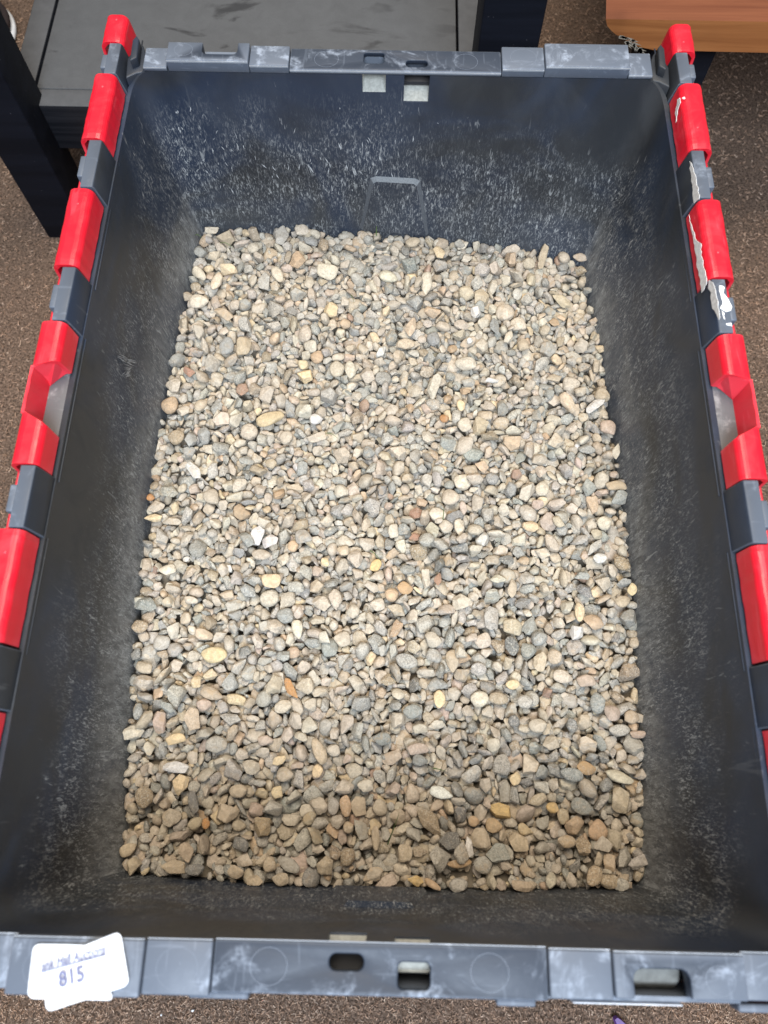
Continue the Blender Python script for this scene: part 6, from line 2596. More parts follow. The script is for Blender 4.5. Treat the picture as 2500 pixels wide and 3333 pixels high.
1618 545 1487 -1839 23 21 7
1619 471 1669 -1748 -6 -1 -23
1620 512 1822 -1737 26 -21 -9
1621 406 1838 -1732 -2 39 -17
1622 487 2074 -1739 -14 7 -41
1623 572 2193 -1719 -17 -49 -3
1624 337 2225 -1777 -32 -50 5
1625 411 2438 -1843 38 18 -36
1626 610 2618 -1751 4 -8 3
1627 463 -2514 -1841 -14 -17 4
1628 620 -2164 -1762 15 -1 -11
1629 562 -2037 -1747 -7 57 -5
1630 566 -1889 -1767 11 -8 0
1631 737 -1837 -1743 48 -21 -21
1634 633 -1396 -1847 -9 20 51
1635 382 -1374 -1855 -52 13 -4
1636 490 -1079 -1848 15 39 23
1637 549 -1106 -1835 17 -14 11
1638 620 -857 -1739 43 -9 16
1639 565 -750 -1753 -44 -36 4
1640 532 -549 -1716 46 7 6
1641 515 -426 -1761 23 19 -26
1643 724 -145 -1742 -3 -13 -26
1644 621 -120 -1844 -37 -27 34
1645 671 26 -1778 -23 -38 9
1646 566 186 -1750 -8 -7 57
1647 661 247 -1707 -2 -12 58
1648 640 416 -1712 32 -37 11
1649 513 665 -1785 -51 -25 -6
1650 560 721 -1756 45 -20 -3
1651 688 919 -1716 -2 27 -6
1652 609 949 -1769 25 26 25
1653 602 1027 -1743 5 -25 -7
1654 612 1137 -1754 -20 -4 -6
1655 599 1399 -1735 -44 16 7
1656 543 1535 -1801 -22 -24 -5
1657 501 1600 -1740 -23 -5 -45
1658 538 1738 -1777 -7 3 -10
1659 601 1889 -1764 13 2 44
1660 544 2007 -1753 -29 -44 23
1661 609 2155 -1754 55 9 -8
1662 629 2252 -1741 19 -20 -30
1663 643 2470 -1747 1 2 -45
1664 517 2630 -1854 38 -42 5
1665 902 -2489 -1851 -28 50 1
1666 767 -2267 -1779 7 3 -20
1667 655 -2246 -1705 -46 30 -10
1668 687 -1985 -1783 -25 23 17
1669 802 -1756 -1779 -6 -10 59
1670 692 -1720 -1850 5 12 -34
1671 621 -1596 -1755 12 -23 -5
1672 695 -1462 -1773 23 51 4
1673 732 -1253 -1738 -6 4 -5
1674 838 -1180 -1746 -13 -15 9
1675 723 -1010 -1738 33 -12 19
1676 555 -1051 -1740 -6 15 56
1677 536 -653 -1768 -3 2 2
1680 690 -412 -1764 6 3 -30
1682 757 -6 -1777 19 15 38
1683 820 91 -1747 36 43 16
1684 677 137 -1758 -5 14 47
1685 790 249 -1706 -15 11 9
1686 710 372 -1774 -20 20 34
1687 858 599 -1750 -10 23 -31
1688 797 696 -1682 -7 -32 -46
1689 765 911 -1735 -10 6 51
1690 673 927 -1775 -7 -8 -52
1691 687 1279 -1765 -5 51 -17
1692 814 1230 -1790 28 30 6
1694 671 1446 -1728 -46 -17 34
1695 684 1527 -1752 -53 4 -2
1696 672 1817 -1777 -14 -5 35
1697 761 1921 -1776 12 -47 18
1698 688 1983 -1761 -29 -4 17
1699 723 2244 -1748 7 2 -52
1700 814 2509 -1773 -3 2 52
1701 804 2354 -1765 2 3 -16
1702 934 -2360 -1754 35 9 -30
1703 872 -2207 -1752 6 -8 49
1704 702 -2016 -1682 -10 10 28
1705 775 -1981 -1751 -26 -42 -14
1706 821 -1771 -1713 43 32 13
1707 917 -1649 -1743 7 -5 -8
1708 980 -1342 -1844 -29 37 -24
1709 817 -1411 -1758 -12 0 -33
1710 877 -1305 -1780 -26 -38 -31
1711 901 -1123 -1737 9 4 24
1713 820 -956 -1733 -3 15 15
1714 934 -614 -1760 16 6 2
1715 842 -652 -1746 11 -6 -49
1716 881 -606 -1820 10 -26 13
1719 819 -117 -1690 32 4 -6
1720 833 -58 -1764 -5 -2 48
1721 813 182 -1777 20 -22 -8
1722 994 176 -1791 17 20 -53
1723 919 475 -1780 -6 36 -5
1724 914 551 -1759 32 -25 -18
1725 914 663 -1782 -12 -30 3
1727 857 895 -1747 -4 17 -19
1728 883 1175 -1767 29 46 -9
1729 914 1329 -1720 5 -24 25
1730 884 1361 -1759 -31 34 18
1731 884 1446 -1763 21 4 49
1732 825 1691 -1844 -1 -18 -22
1733 941 1701 -1701 -47 -10 36
1734 790 1898 -1855 -51 -29 -9
1735 786 2087 -1844 -36 -8 11
1736 921 2215 -1733 -46 3 -26
1737 894 2316 -1696 -3 -42 11
1738 876 2465 -1748 17 -19 -33
1739 1060 -2499 -1829 -53 16 6
1740 1093 -2283 -1830 0 27 52
1741 1042 -2062 -1756 -30 -45 -10
1742 900 -1856 -1764 53 10 16
1743 972 -1826 -1775 -10 58 -8
1744 921 -1597 -1772 -17 5 57
1746 958 -1445 -1841 -17 -21 35
1747 1074 -1252 -1755 -24 7 -45
1748 1086 -1135 -1783 -13 -35 -25
1749 1063 -1095 -1841 52 -9 -18
1750 973 -807 -1830 23 -26 46
1751 1015 -670 -1846 -19 1 23
1752 877 -624 -1763 -17 -13 43
1753 916 -532 -1766 16 40 0
1754 1025 -349 -1759 3 -11 -36
1756 1003 -150 -1735 1 11 -53
1757 1008 111 -1781 -23 -49 9
1758 1036 166 -1837 11 -31 -46
1759 1050 431 -1754 -1 -49 -28
1761 980 545 -1753 -3 15 -17
1762 921 726 -1766 0 -16 -10
1763 1035 738 -1851 3 -6 49
1764 920 868 -1783 4 -20 2
1765 1059 1005 -1760 -4 0 4
1766 1000 1152 -1750 11 28 -23
1767 942 1359 -1789 12 -34 -33
1768 986 1448 -1766 9 -14 -5
1769 1109 1730 -1761 5 34 34
1770 895 1682 -1755 -27 41 5
1771 1133 1858 -1776 20 24 -11
1772 1006 2090 -1785 -13 -14 19
1773 984 2098 -1765 -31 -26 14
1774 1013 2317 -1738 7 -5 55
1775 1027 2434 -1706 21 -29 -15
1776 1208 -2430 -1799 4 -27 -35
1777 988 -2254 -1845 35 1 -1
1778 1169 -2137 -1841 -18 -10 43
1779 1197 -1982 -1755 14 27 -48
1780 1234 -1749 -1727 -37 -28 -27
1781 1089 -1709 -1779 -3 47 0
1782 1201 -1584 -1848 -27 33 -2
1783 1065 -1503 -1752 18 46 -25
1784 1008 -1262 -1847 -23 -15 44
1785 1052 -1175 -1746 18 19 40
1786 1190 -909 -1748 -18 4 -39
1787 1096 -896 -1775 -58 7 8
1788 997 -689 -1786 29 15 21
1789 1148 -612 -1781 28 -38 34
1790 1139 -463 -1744 17 4 -6
1791 1103 -383 -1745 -1 -25 -2
1792 1184 -284 -1761 -10 -10 -13
1793 1124 -242 -1760 -3 -4 -23
1794 1170 -71 -1735 -17 -5 -37
1796 1045 367 -1757 4 -5 -6
1797 1076 421 -1846 39 40 10
1798 1045 545 -1745 2 -9 -36
1799 1060 665 -1744 -4 30 5
1800 1036 871 -1746 37 -25 -32
1801 1149 1016 -1774 9 -51 6
1802 1190 979 -1778 3 6 -36
1803 1052 1232 -1764 23 28 46
1804 1098 1359 -1828 39 6 -29
1805 1216 1424 -1760 -12 17 -49
1807 1182 1937 -1733 -2 -1 -21
1808 1102 1830 -1774 37 -6 -15
1809 1087 1962 -1788 1 -49 -34
1810 1161 2200 -1748 -1 -52 -21
1811 1161 2307 -1747 -12 42 -7
1812 1147 2371 -1779 50 -29 -10
1813 1201 -2486 -1833 -4 6 -3
1815 1249 -2481 -1782 -42 31 0
1816 1327 -1943 -1754 22 38 -16
1817 1164 -1889 -1729 -24 48 -2
1818 1245 -1692 -1732 24 40 29
1819 1309 -1673 -1840 -8 7 -30
1821 1162 -1415 -1758 13 -5 -36
1822 1232 -1248 -1708 22 9 -14
1823 1136 -819 -1851 -20 5 -13
1825 1277 -616 -1852 1 -4 -48
1826 1272 -616 -1764 11 3 22
1827 1224 -463 -1761 15 3 -36
1828 1285 -405 -1759 -33 -26 2
1829 1276 -190 -1755 2 -2 -23
1830 1199 -146 -1755 0 8 -54
1831 1299 24 -1770 34 48 -11
1832 1305 145 -1731 31 -3 12
1833 1313 315 -1751 48 32 -8
1834 1285 455 -1769 -55 6 7
1835 1291 663 -1760 -2 -5 -55
1836 1187 725 -1737 -9 8 48
1837 1193 773 -1776 16 -7 -2
1838 1221 860 -1743 43 -33 2
1840 1276 1161 -1788 -6 -54 -4
1841 1348 1366 -1761 12 -49 -2
1842 1296 1445 -1774 -3 15 -46
1843 1303 1528 -1691 -36 -31 11
1844 1207 1839 -1733 12 7 16
1845 1277 1895 -1762 -13 50 -19
1846 1293 2071 -1843 45 -23 -4
1847 1208 2145 -1765 32 -10 45
1848 1241 2241 -1748 -24 43 -2
1849 1277 2326 -1746 6 5 -45
1850 1323 -2355 -1855 52 -2 8
1851 1329 -2097 -1779 48 26 15
1852 1410 -2181 -1846 -11 5 -29
1853 1385 -1920 -1695 16 -16 -8
1854 1383 -1871 -1777 -23 16 11
1855 1390 -1730 -1763 -40 -26 18
1856 1349 -1581 -1757 -34 15 6
1857 1248 -1486 -1790 5 21 -41
1858 1447 -1310 -1775 -14 8 1
1859 1320 -1073 -1725 -53 -10 24
1860 1401 -1080 -1761 -25 -5 -10
1861 1298 -985 -1755 -19 1 31
1862 1454 -816 -1737 15 16 55
1864 1361 -510 -1753 -39 -15 7
1865 1483 -534 -1848 -14 2 36
1866 1371 -225 -1763 1 -1 1
1867 1384 -34 -1775 14 17 -16
1868 1458 -84 -1766 24 25 15
1869 1410 210 -1771 -4 50 27
1870 1365 312 -1777 -9 -1 32
1871 1395 491 -1756 9 24 36
1872 1456 616 -1761 9 -4 16
1873 1385 733 -1777 15 56 3
1874 1388 858 -1784 -15 -6 -29
1876 1299 1125 -1749 -29 46 -10
1877 1343 1293 -1853 -43 -25 2
1878 1283 1389 -1773 -5 -19 33
1879 1346 1485 -1754 3 1 -48
1880 1420 1630 -1750 -30 44 -7
1881 1375 1770 -1758 5 56 -3
1882 1317 1788 -1759 -11 -6 41
1883 1627 1849 -1759 -2 -5 -42
1885 1411 2176 -1772 -9 -15 -43
1886 1486 2389 -1738 31 -49 11
1888 1700 -2292 -1849 -5 -4 -43
1889 1576 -2143 -1759 9 10 24
1890 1508 -1910 -1769 20 -38 -4
1891 1455 -1793 -1784 49 13 27
1892 1605 -1764 -1764 -24 6 -23
1893 1461 -1591 -1775 11 -18 -4
1894 1486 -1611 -1698 -28 23 -6
1895 1642 -1204 -1771 -53 13 15
1897 1495 -1017 -1761 0 3 47
1899 1642 -804 -1751 -21 1 2
1900 1551 -582 -1847 5 8 32
1901 1608 -429 -1761 -53 1 12
1902 1571 -427 -1797 -3 -8 39
1903 1464 -189 -1764 54 6 2
1905 1420 106 -1720 -46 -26 -25
1907 1495 370 -1773 14 -30 -34
1908 1567 472 -1852 -40 4 1
1909 1513 563 -1731 -4 1 -46
1910 1502 613 -1848 -3 -5 45
1911 1589 765 -1762 -35 9 -23
1912 1602 848 -1763 -26 -5 44
1913 1584 1035 -1769 -22 13 -49
1914 1481 1214 -1745 6 -1 -14
1915 1510 1312 -1757 -6 1 -12
1916 1613 1387 -1750 -13 56 -6
1917 1730 1660 -1856 -55 3 7
1918 1441 1859 -1730 -18 -56 11
1919 1562 1942 -1778 -12 -6 -1
1920 1663 2129 -1846 -16 2 -2
1921 1462 2142 -1788 -3 1 50
1922 1465 2281 -1774 55 21 -7
1923 1693 -2431 -1758 -33 48 10
1924 1713 -2357 -1805 -7 -12 25
1925 1719 -2097 -1792 12 4 -14
1926 1754 -1814 -1726 10 36 -12
1927 1766 -1760 -1763 -15 30 -37
1928 1647 -1697 -1756 -1 13 -30
1929 1721 -1616 -1721 -1 8 35
1930 1511 -1424 -1773 5 52 -5
1931 1575 -1296 -1785 49 -31 -13
1932 1692 -1191 -1841 46 13 -21
1933 1788 -1072 -1827 -5 31 -32
1934 1734 -1010 -1841 47 -15 -3
1935 1773 -747 -1722 -45 -12 16
1936 1661 -692 -1741 17 -54 1
1937 1748 -422 -1772 47 -22 -11
1938 1717 -417 -1829 -39 -33 -23
1939 1572 -217 -1759 -17 8 -3
1940 1686 -99 -1764 26 -16 -42
1941 1818 125 -1829 -13 -21 17
1942 1688 271 -1784 18 42 21
1943 1696 184 -1748 27 -30 19
1944 1666 462 -1757 -27 -4 16
1945 1798 699 -1828 -42 15 -25
1946 1667 820 -1781 -13 -18 36
1947 1602 931 -1782 47 -31 -1
1948 1687 836 -1839 -38 -29 -2
1949 1641 1095 -1755 -6 0 12
1950 1705 1144 -1777 -21 8 -4
1951 1669 1308 -1762 27 -27 -17
1952 1756 1362 -1780 -1 -7 -34
1953 1744 1647 -1767 21 -21 -36
1954 1717 1779 -1815 32 3 -26
1955 1684 2189 -1808 24 -28 -9
1956 -1809 -250 -1728 19 34 -45
1957 -1829 310 -1758 22 -5 -13
1958 -1770 697 -1850 -5 -11 8
1959 -1768 841 -1840 -41 -22 10
1960 -1689 -1995 -1730 -29 -15 -17
1961 -1696 -1761 -1767 5 -40 -34
1962 -1675 -1681 -1738 -12 -37 -15
1964 -1684 -1394 -1768 17 -5 -14
1965 -1666 -1306 -1815 9 -26 27
1966 -1777 -1272 -1845 -5 45 18
1967 -1636 -1093 -1743 -30 45 -4
1968 -1635 -868 -1759 -30 -43 -17
1969 -1543 -752 -1759 -3 -53 23
1970 -1588 -585 -1761 -38 4 -2
1971 -1752 -571 -1765 -16 -3 -11
1972 -1658 -435 -1831 34 16 25
1973 -1657 -263 -1769 -31 -24 11
1974 -1667 -146 -1832 -15 -20 -52
1975 -1669 24 -1754 1 18 34
1976 -1636 40 -1713 -31 -41 -5
1977 -1824 405 -1752 -34 45 -11
1978 -1768 565 -1780 -20 15 -41
1979 -1772 680 -1772 -7 2 57
1980 -1646 766 -1787 -16 -15 15
1981 -1632 863 -1777 -21 40 -30
1982 -1675 891 -1728 -2 -4 -26
1983 -1660 1054 -1765 25 -26 -12
1984 -1720 1191 -1755 -17 24 -4
1985 -1690 1393 -1833 -39 12 0
1986 -1799 1472 -1815 -23 26 -19
1987 -1646 1683 -1754 -31 -42 -11
1988 -1772 1752 -1836 -30 -6 26
1989 -1772 1845 -1795 -36 44 -6
1990 -1782 1924 -1843 -26 5 -21
1991 -1753 2111 -1848 -48 -26 -10
1992 -1685 2219 -1756 20 0 -27
1993 -1587 2442 -1738 1 -14 57
1994 -1711 2467 -1719 -17 -53 -5
1995 -1522 -2478 -1839 6 -14 44
1996 -1670 -2307 -1775 -5 46 -8
1997 -1463 -2070 -1753 29 -24 -4
1998 -1592 -2004 -1778 51 4 12
1999 -1632 -1858 -1744 -38 42 1
2000 -1521 -1724 -1748 43 -34 -4
2001 -1429 -1623 -1770 48 -31 -9
2002 -1472 -1304 -1768 33 27 -30
2003 -1544 -1310 -1776 -30 -43 28
2004 -1577 -1233 -1710 -25 33 -35
2005 -1538 -905 -1719 43 -36 -21
2006 -1616 -913 -1743 4 -23 -45
2008 -1668 -745 -1761 28 8 -24
2009 -1482 -472 -1742 -11 -11 12
2010 -1549 -389 -1786 -3 26 -49
2011 -1474 -325 -1787 -28 40 -2
2012 -1622 -128 -1756 31 -40 -14
2014 -1506 64 -1740 -7 16 44
2015 -1506 208 -1716 2 -43 -11
2016 -1462 295 -1766 -28 19 2
2017 -1493 574 -1838 -30 -2 -34
2018 -1433 651 -1843 -4 -2 -6
2019 -1639 725 -1754 2 -27 -29
2020 -1573 824 -1745 31 -26 -23
2021 -1534 1067 -1754 -14 18 -37
2022 -1582 1151 -1772 59 -7 4
2023 -1556 1381 -1754 45 -35 -12
2024 -1590 1459 -1820 4 -27 21
2025 -1516 1639 -1774 -8 41 -26
2026 -1565 1748 -1768 53 15 -20
2027 -1543 1883 -1767 52 18 -5
2028 -1492 1983 -1765 -16 -1 14
2029 -1673 2054 -1738 -5 19 41
2031 -1539 2375 -1756 -11 23 -35
2032 -1442 2423 -1743 -11 10 -2
2033 -1401 -2493 -1832 -40 -14 -6
2035 -1374 -2128 -1799 -48 7 -17
2036 -1464 -2101 -1840 25 40 22
2037 -1396 -1781 -1763 -37 -7 19
2038 -1453 -1769 -1765 11 0 3
2039 -1265 -1575 -1789 35 29 8
2040 -1450 -1354 -1698 -23 -43 9
2042 -1373 -1082 -1749 20 -11 52
2043 -1268 -1113 -1754 16 50 -14
2044 -1352 -910 -1757 1 3 -27
2045 -1317 -763 -1746 19 12 -10
2046 -1348 -640 -1844 -41 30 -17
2047 -1363 -442 -1765 17 39 -5
2048 -1316 -393 -1745 -3 -28 33
2049 -1558 -413 -1732 -53 13 -3
2050 -1390 -69 -1765 4 52 -2
2051 -1534 -21 -1701 40 9 24
2052 -1387 118 -1795 -41 15 39
2053 -1378 187 -1753 -26 -39 -12
2054 -1363 446 -1846 17 -21 -3
2055 -1489 624 -1821 16 -31 -25
2056 -1489 676 -1740 27 -10 -30
2058 -1466 1012 -1743 26 29 1
2059 -1471 1116 -1754 -12 15 6
2060 -1439 1184 -1714 57 -12 -2
2061 -1550 1462 -1681 42 -5 -33
2062 -1484 1555 -1744 1 29 4
2063 -1533 1678 -1736 -2 47 -9
2064 -1487 1777 -1744 8 20 16
2066 -1359 1977 -1780 -5 2 -13
2068 -1449 2254 -1766 -3 1 0
2069 -1485 2332 -1763 53 19 13
2070 -1471 2512 -1761 34 30 37
2071 -1396 -2363 -1776 20 -24 -35
2072 -1243 -2341 -1756 35 -31 4
2073 -1172 -2063 -1766 5 -2 41
2074 -1279 -1959 -1750 -12 -6 -36
2075 -1368 -1884 -1791 -27 -25 45
2076 -1312 -1772 -1763 1 -5 33
2078 -1360 -1322 -1743 -30 33 11
2079 -1434 -1064 -1765 50 -10 0
2080 -1260 -1277 -1830 19 14 -8
2081 -1293 -1036 -1731 -42 -12 4
2082 -1099 -783 -1727 -55 -8 10
2083 -1319 -693 -1744 -31 13 2
2084 -1340 -568 -1814 55 0 -6
2085 -1296 -476 -1737 -7 -6 -19
2086 -1242 -419 -1778 -23 52 16
2087 -1290 -232 -1781 23 -38 2
2088 -1334 -146 -1732 -2 14 20
2089 -1331 0 -1745 0 7 4
2090 -1284 86 -1735 -1 46 9
2091 -1172 366 -1767 14 15 15
2092 -1294 473 -1751 -42 -14 -31
2093 -1368 698 -1756 35 13 -23
2094 -1128 719 -1845 46 33 2
2095 -1361 827 -1718 6 -58 -3
2096 -1377 1102 -1744 23 43 15
2097 -1279 1062 -1741 2 8 43
2098 -1293 1137 -1749 -18 -6 -21
2099 -1163 1306 -1763 -16 -15 -21
2100 -1177 1576 -1755 3 -37 41
2102 -1314 1679 -1762 -4 -13 43
2103 -1309 1860 -1758 12 37 45
2104 -1246 1947 -1835 37 -24 -41
2105 -1352 2071 -1755 -17 12 13
2106 -1361 2244 -1768 23 -9 -4
2107 -1223 2410 -1769 -8 3 -17
2108 -1362 2594 -1751 4 -21 -48
2109 -1056 -2483 -1770 12 -56 -12
2110 -1068 -2278 -1741 -29 -14 5
2111 -1256 -2097 -1752 -36 -18 41
2112 -1134 -1903 -1734 -22 6 -48
2113 -1212 -1882 -1754 45 -6 16
2114 -1030 -1708 -1719 8 -4 -26
2115 -1084 -1554 -1745 -32 48 -10
2116 -1105 -1486 -1752 -2 -9 59
2117 -1083 -1264 -1723 -8 6 -40
2118 -1097 -1194 -1777 -18 -24 -40
2119 -1267 -782 -1790 42 -34 1
2120 -1199 -826 -1764 -8 41 40
2121 -1039 -867 -1755 -26 -45 2
2122 -1225 -777 -1764 16 42 0
2123 -1145 -479 -1777 10 -23 32
2124 -1131 -400 -1793 49 -4 -12
2125 -1027 -190 -1852 7 1 59
2126 -1172 -129 -1742 35 -19 -8
2127 -1055 55 -1697 -18 -3 -3
2128 -1163 239 -1704 -22 51 10
2129 -1089 243 -1750 -14 -16 19
2131 -1092 612 -1758 -24 -46 -3
2132 -1202 625 -1748 -25 -6 9
2133 -1150 940 -1705 -5 -26 -11
2134 -1161 1043 -1840 -2 36 -32
2135 -1152 1186 -1743 -2 14 -36
2137 -1111 1375 -1735 3 38 -8
2138 -1213 1359 -1777 3 -11 27
2139 -1125 1615 -1728 6 28 28
2140 -1107 1751 -1744 -33 0 -21
2141 -1113 1843 -1768 -9 -35 -43
2142 -1119 2132 -1758 45 -8 6
2143 -1227 2188 -1747 -6 -11 22
2144 -1174 2225 -1782 -3 1 24
2145 -1189 2424 -1718 1 31 23
2146 -1485 2723 -1856 28 -48 -7
2147 -897 -2407 -1733 -9 54 3
2148 -985 -2270 -1760 -31 -13 0
2149 -991 -1993 -1773 2 1 -38
2150 -1063 -1970 -1751 -11 -31 -15
2151 -961 -1797 -1752 25 -3 -10
2152 -998 -1674 -1845 -28 12 3
2153 -977 -1570 -1758 46 -17 -13
2154 -952 -1441 -1732 -39 -11 18
2155 -963 -1356 -1712 0 -32 31
2156 -997 -1183 -1761 23 -27 -37
2157 -976 -1023 -1748 -31 35 17
2158 -993 -883 -1713 -7 24 -37
2159 -990 -809 -1740 -13 38 -3
2160 -949 -787 -1773 -6 -40 27
2162 -1031 -355 -1769 -23 -54 0
2164 -1056 -163 -1758 8 -4 -51
2165 -935 51 -1730 -17 11 31
2166 -974 140 -1759 49 -3 6
2167 -1024 370 -1711 11 44 -39
2168 -932 438 -1719 -51 12 -12
2169 -1051 484 -1767 23 -18 31
2170 -1066 843 -1794 14 57 -3
2171 -996 727 -1754 -2 -47 27
2172 -955 945 -1750 -40 -29 8
2173 -988 1109 -1732 57 10 8
2174 -959 1178 -1739 -5 -16 30
2175 -1049 1413 -1735 -8 11 -36
2176 -963 1521 -1768 -33 42 3
2177 -932 1627 -1760 33 -36 -21
2178 -1131 1682 -1724 -6 -19 55
2179 -1148 1899 -1743 -7 57 15
2180 -1165 1965 -1771 -32 38 25
2181 -929 2174 -1852 5 6 17
2183 -1061 2430 -1758 30 -9 13
2185 -859 -2511 -1833 41 25 -15
2186 -993 -2129 -1766 -44 35 2
2188 -809 -1991 -1749 18 25 -43
2190 -823 -1735 -1709 9 10 -53
2191 -847 -1556 -1718 1 4 19
2192 -901 -1449 -1726 -36 19 31
2194 -951 -1090 -1735 -39 5 -31
2195 -855 -1003 -1746 34 8 3
2196 -809 -748 -1729 -33 -18 18
2197 -965 -811 -1841 17 -14 -8
2198 -883 -702 -1854 -10 4 -5
2199 -970 -345 -1762 -1 -14 -12
2200 -856 -354 -1765 29 -45 -25
2201 -642 -180 -1684 -5 4 44
2202 -951 -217 -1851 -29 43 -4
2203 -827 -24 -1740 -21 -21 22
2204 -849 282 -1722 -34 -4 29
2205 -777 335 -1803 38 4 -7
2206 -833 377 -1839 -5 -16 30
2207 -935 564 -1751 33 11 0
2208 -954 658 -1761 -41 -40 4
2209 -821 763 -1736 37 -43 0
2210 -829 1038 -1766 -29 25 -24
2211 -817 1187 -1744 19 -1 -51
2213 -831 1333 -1782 42 -10 8
2214 -815 1472 -1724 5 -1 58
2215 -881 1697 -1786 37 -14 -30
2217 -952 1823 -1761 51 -19 -4
2218 -903 1945 -1750 54 -16 15
2219 -764 2220 -1793 -46 -13 16
2220 -745 2227 -1771 50 -16 -23
2221 -932 2438 -1729 31 26 18
2222 -878 2562 -1848 -5 -8 4
2223 -782 -2281 -1748 -18 -3 -56
2224 -702 -2279 -1747 -36 7 -43
2225 -793 -2097 -1783 46 -17 -6
2226 -895 -1830 -1701 1 13 55
2227 -828 -1927 -1735 5 40 -42
2228 -703 -1781 -1737 2 5 -13
2229 -732 -1590 -1751 -5 5 12
2230 -577 -1152 -1699 26 -11 45
2231 -791 -1308 -1750 12 -9 57
2232 -754 -1223 -1727 6 52 16
2233 -668 -1042 -1749 10 -3 -53
2234 -762 -982 -1733 -35 6 -29
2235 -731 -656 -1734 0 -2 10
2236 -784 -615 -1791 -34 38 -2
2237 -674 -523 -1784 20 -42 -25
2238 -757 -258 -1759 4 0 -40
2239 -694 -303 -1749 49 -16 -25
2240 -770 -112 -1758 25 7 -11
2241 -758 36 -1754 27 34 -5
2242 -775 140 -1742 8 26 -41
2244 -795 462 -1754 -15 -23 -22
2245 -750 600 -1857 -5 -13 -58
2246 -715 722 -1752 38 0 -19
2247 -715 900 -1763 -11 3 -54
2248 -803 1053 -1754 8 7 29
2249 -746 1202 -1838 24 42 -29
2250 -773 1178 -1783 -12 5 -29
2251 -703 1449 -1762 27 -13 -22
2252 -713 1420 -1721 -20 -33 -13
2253 -767 1539 -1773 -44 12 14
2254 -737 1715 -1777 -12 -15 13
2255 -686 1817 -1739 38 -9 3
2256 -615 2191 -1738 4 -3 -20
2257 -657 1977 -1842 20 48 -4
2258 -720 2322 -1833 3 -20 15
2259 -787 2466 -1772 -35 47 1
2260 -793 2545 -1740 -41 3 10
2261 -618 -2371 -1778 31 21 8
2262 -637 -2228 -1742 43 -15 8
2263 -689 -2143 -1728 -15 9 -37
2264 -720 -2078 -1670 3 -39 39
2265 -598 -1734 -1767 18 30 29
2266 -537 -1774 -1845 25 54 -2
2267 -613 -1516 -1719 -40 22 -7
2268 -614 -1412 -1732 7 -6 -18
2269 -550 -1367 -1744 -14 -8 7
2270 -666 -1267 -1754 -46 -1 5
2271 -616 -1088 -1770 -38 -25 -4
2272 -686 -938 -1748 -35 -27 10
2273 -763 -720 -1771 -24 11 -26
2274 -686 -582 -1775 -2 -4 0
2275 -338 -395 -1725 36 38 13
2276 -607 -352 -1732 -16 12 31
2277 -626 -145 -1746 -11 -46 -12
2278 -536 -62 -1837 -19 12 -24
2279 -577 -63 -1849 10 -5 31
2280 -638 146 -1707 -23 3 46
2281 -647 200 -1769 2 -36 47
2283 -623 492 -1729 17 10 17
2284 -480 750 -1749 39 36 -17
2285 -567 636 -1765 -1 56 7
2286 -512 1043 -1681 13 50 14
2288 -581 1131 -1785 23 9 -32
2289 -543 1427 -1666 15 -9 54
2290 -542 1467 -1718 3 57 6
2291 -653 1605 -1732 33 21 44
2292 -595 1825 -1758 47 35 -7
2293 -662 1881 -1754 -27 0 31
2294 -627 2099 -1762 2 -10 -29
2295 -678 2141 -1760 -43 32 -16
2296 -809 2293 -1751 8 -59 8
2297 -680 2425 -1782 15 -33 -36
2298 -564 2554 -1767 13 39 22
2299 -472 -2512 -1833 0 45 11
2300 -433 -2234 -1681 39 -16 -20
2301 -494 -2100 -1743 -55 2 0
2302 -399 -1968 -1768 12 -17 31
2303 -481 -1747 -1758 -4 -2 -26
2304 -564 -1617 -1717 -7 1 -8
2305 -507 -1655 -1744 19 2 -57
2306 -366 -1512 -1762 -8 -10 -15
2307 -452 -1305 -1724 -13 6 9
2308 -494 -1102 -1729 45 -8 32
2309 -525 -1067 -1770 -30 -46 -12
2310 -632 -758 -1699 7 12 -38
2311 -505 -728 -1755 -31 -3 46
2312 -561 -659 -1854 -25 -47 16
2313 -485 -513 -1773 -37 10 -12
2314 -570 -348 -1851 34 -31 -34
2315 -498 -240 -1755 42 24 -2
2316 -384 -30 -1764 32 -21 14
2317 -470 83 -1760 40 -26 -8
2318 -483 151 -1782 -51 -23 13
2320 -382 448 -1787 -35 12 -21
2321 -508 535 -1748 -19 -4 12
2322 -354 726 -1731 6 -21 -53
2323 -493 868 -1783 50 -20 23
2324 -420 859 -1736 6 3 -18
2325 -502 1067 -1758 -41 28 -13
2326 -431 1127 -1777 -39 -24 6
2328 -565 1434 -1767 14 51 12
2329 -510 1624 -1739 27 -26 -8
2330 -509 1745 -1738 46 37 1
2331 -396 1897 -1750 -14 41 -24
2332 -467 1993 -1756 34 2 -4
2333 -495 2037 -1743 1 26 -38
2334 -563 2248 -1761 -16 -1 7
2336 -379 2543 -1734 -22 7 4
2337 -306 -2343 -1713 41 -22 -10
2338 -346 -2087 -1761 -18 12 45
2340 -356 -1882 -1765 4 -5 48
2341 -339 -1686 -1770 -18 26 19
2342 -357 -1652 -1735 -28 7 -2
2343 -400 -1545 -1729 58 6 15
2344 -355 -1395 -1805 -9 10 -16
2345 -372 -1328 -1752 -39 -37 4
2346 -257 -1116 -1723 -44 -23 1
2347 -297 -1089 -1745 -38 43 16
2348 -379 -832 -1741 27 -40 -16
2349 -207 -818 -1841 -13 -46 -16
2350 -288 -609 -1757 16 5 40
2351 -309 -537 -1735 -19 31 36
2352 -436 -391 -1835 28 -27 -34
2353 -416 -249 -1762 -5 9 -34
2354 -304 -20 -1762 18 13 1
2355 -379 57 -1740 11 -52 -2
2357 -389 307 -1743 13 -2 -6
2358 -382 454 -1839 -45 -22 -31
2359 -372 596 -1767 -28 45 -4
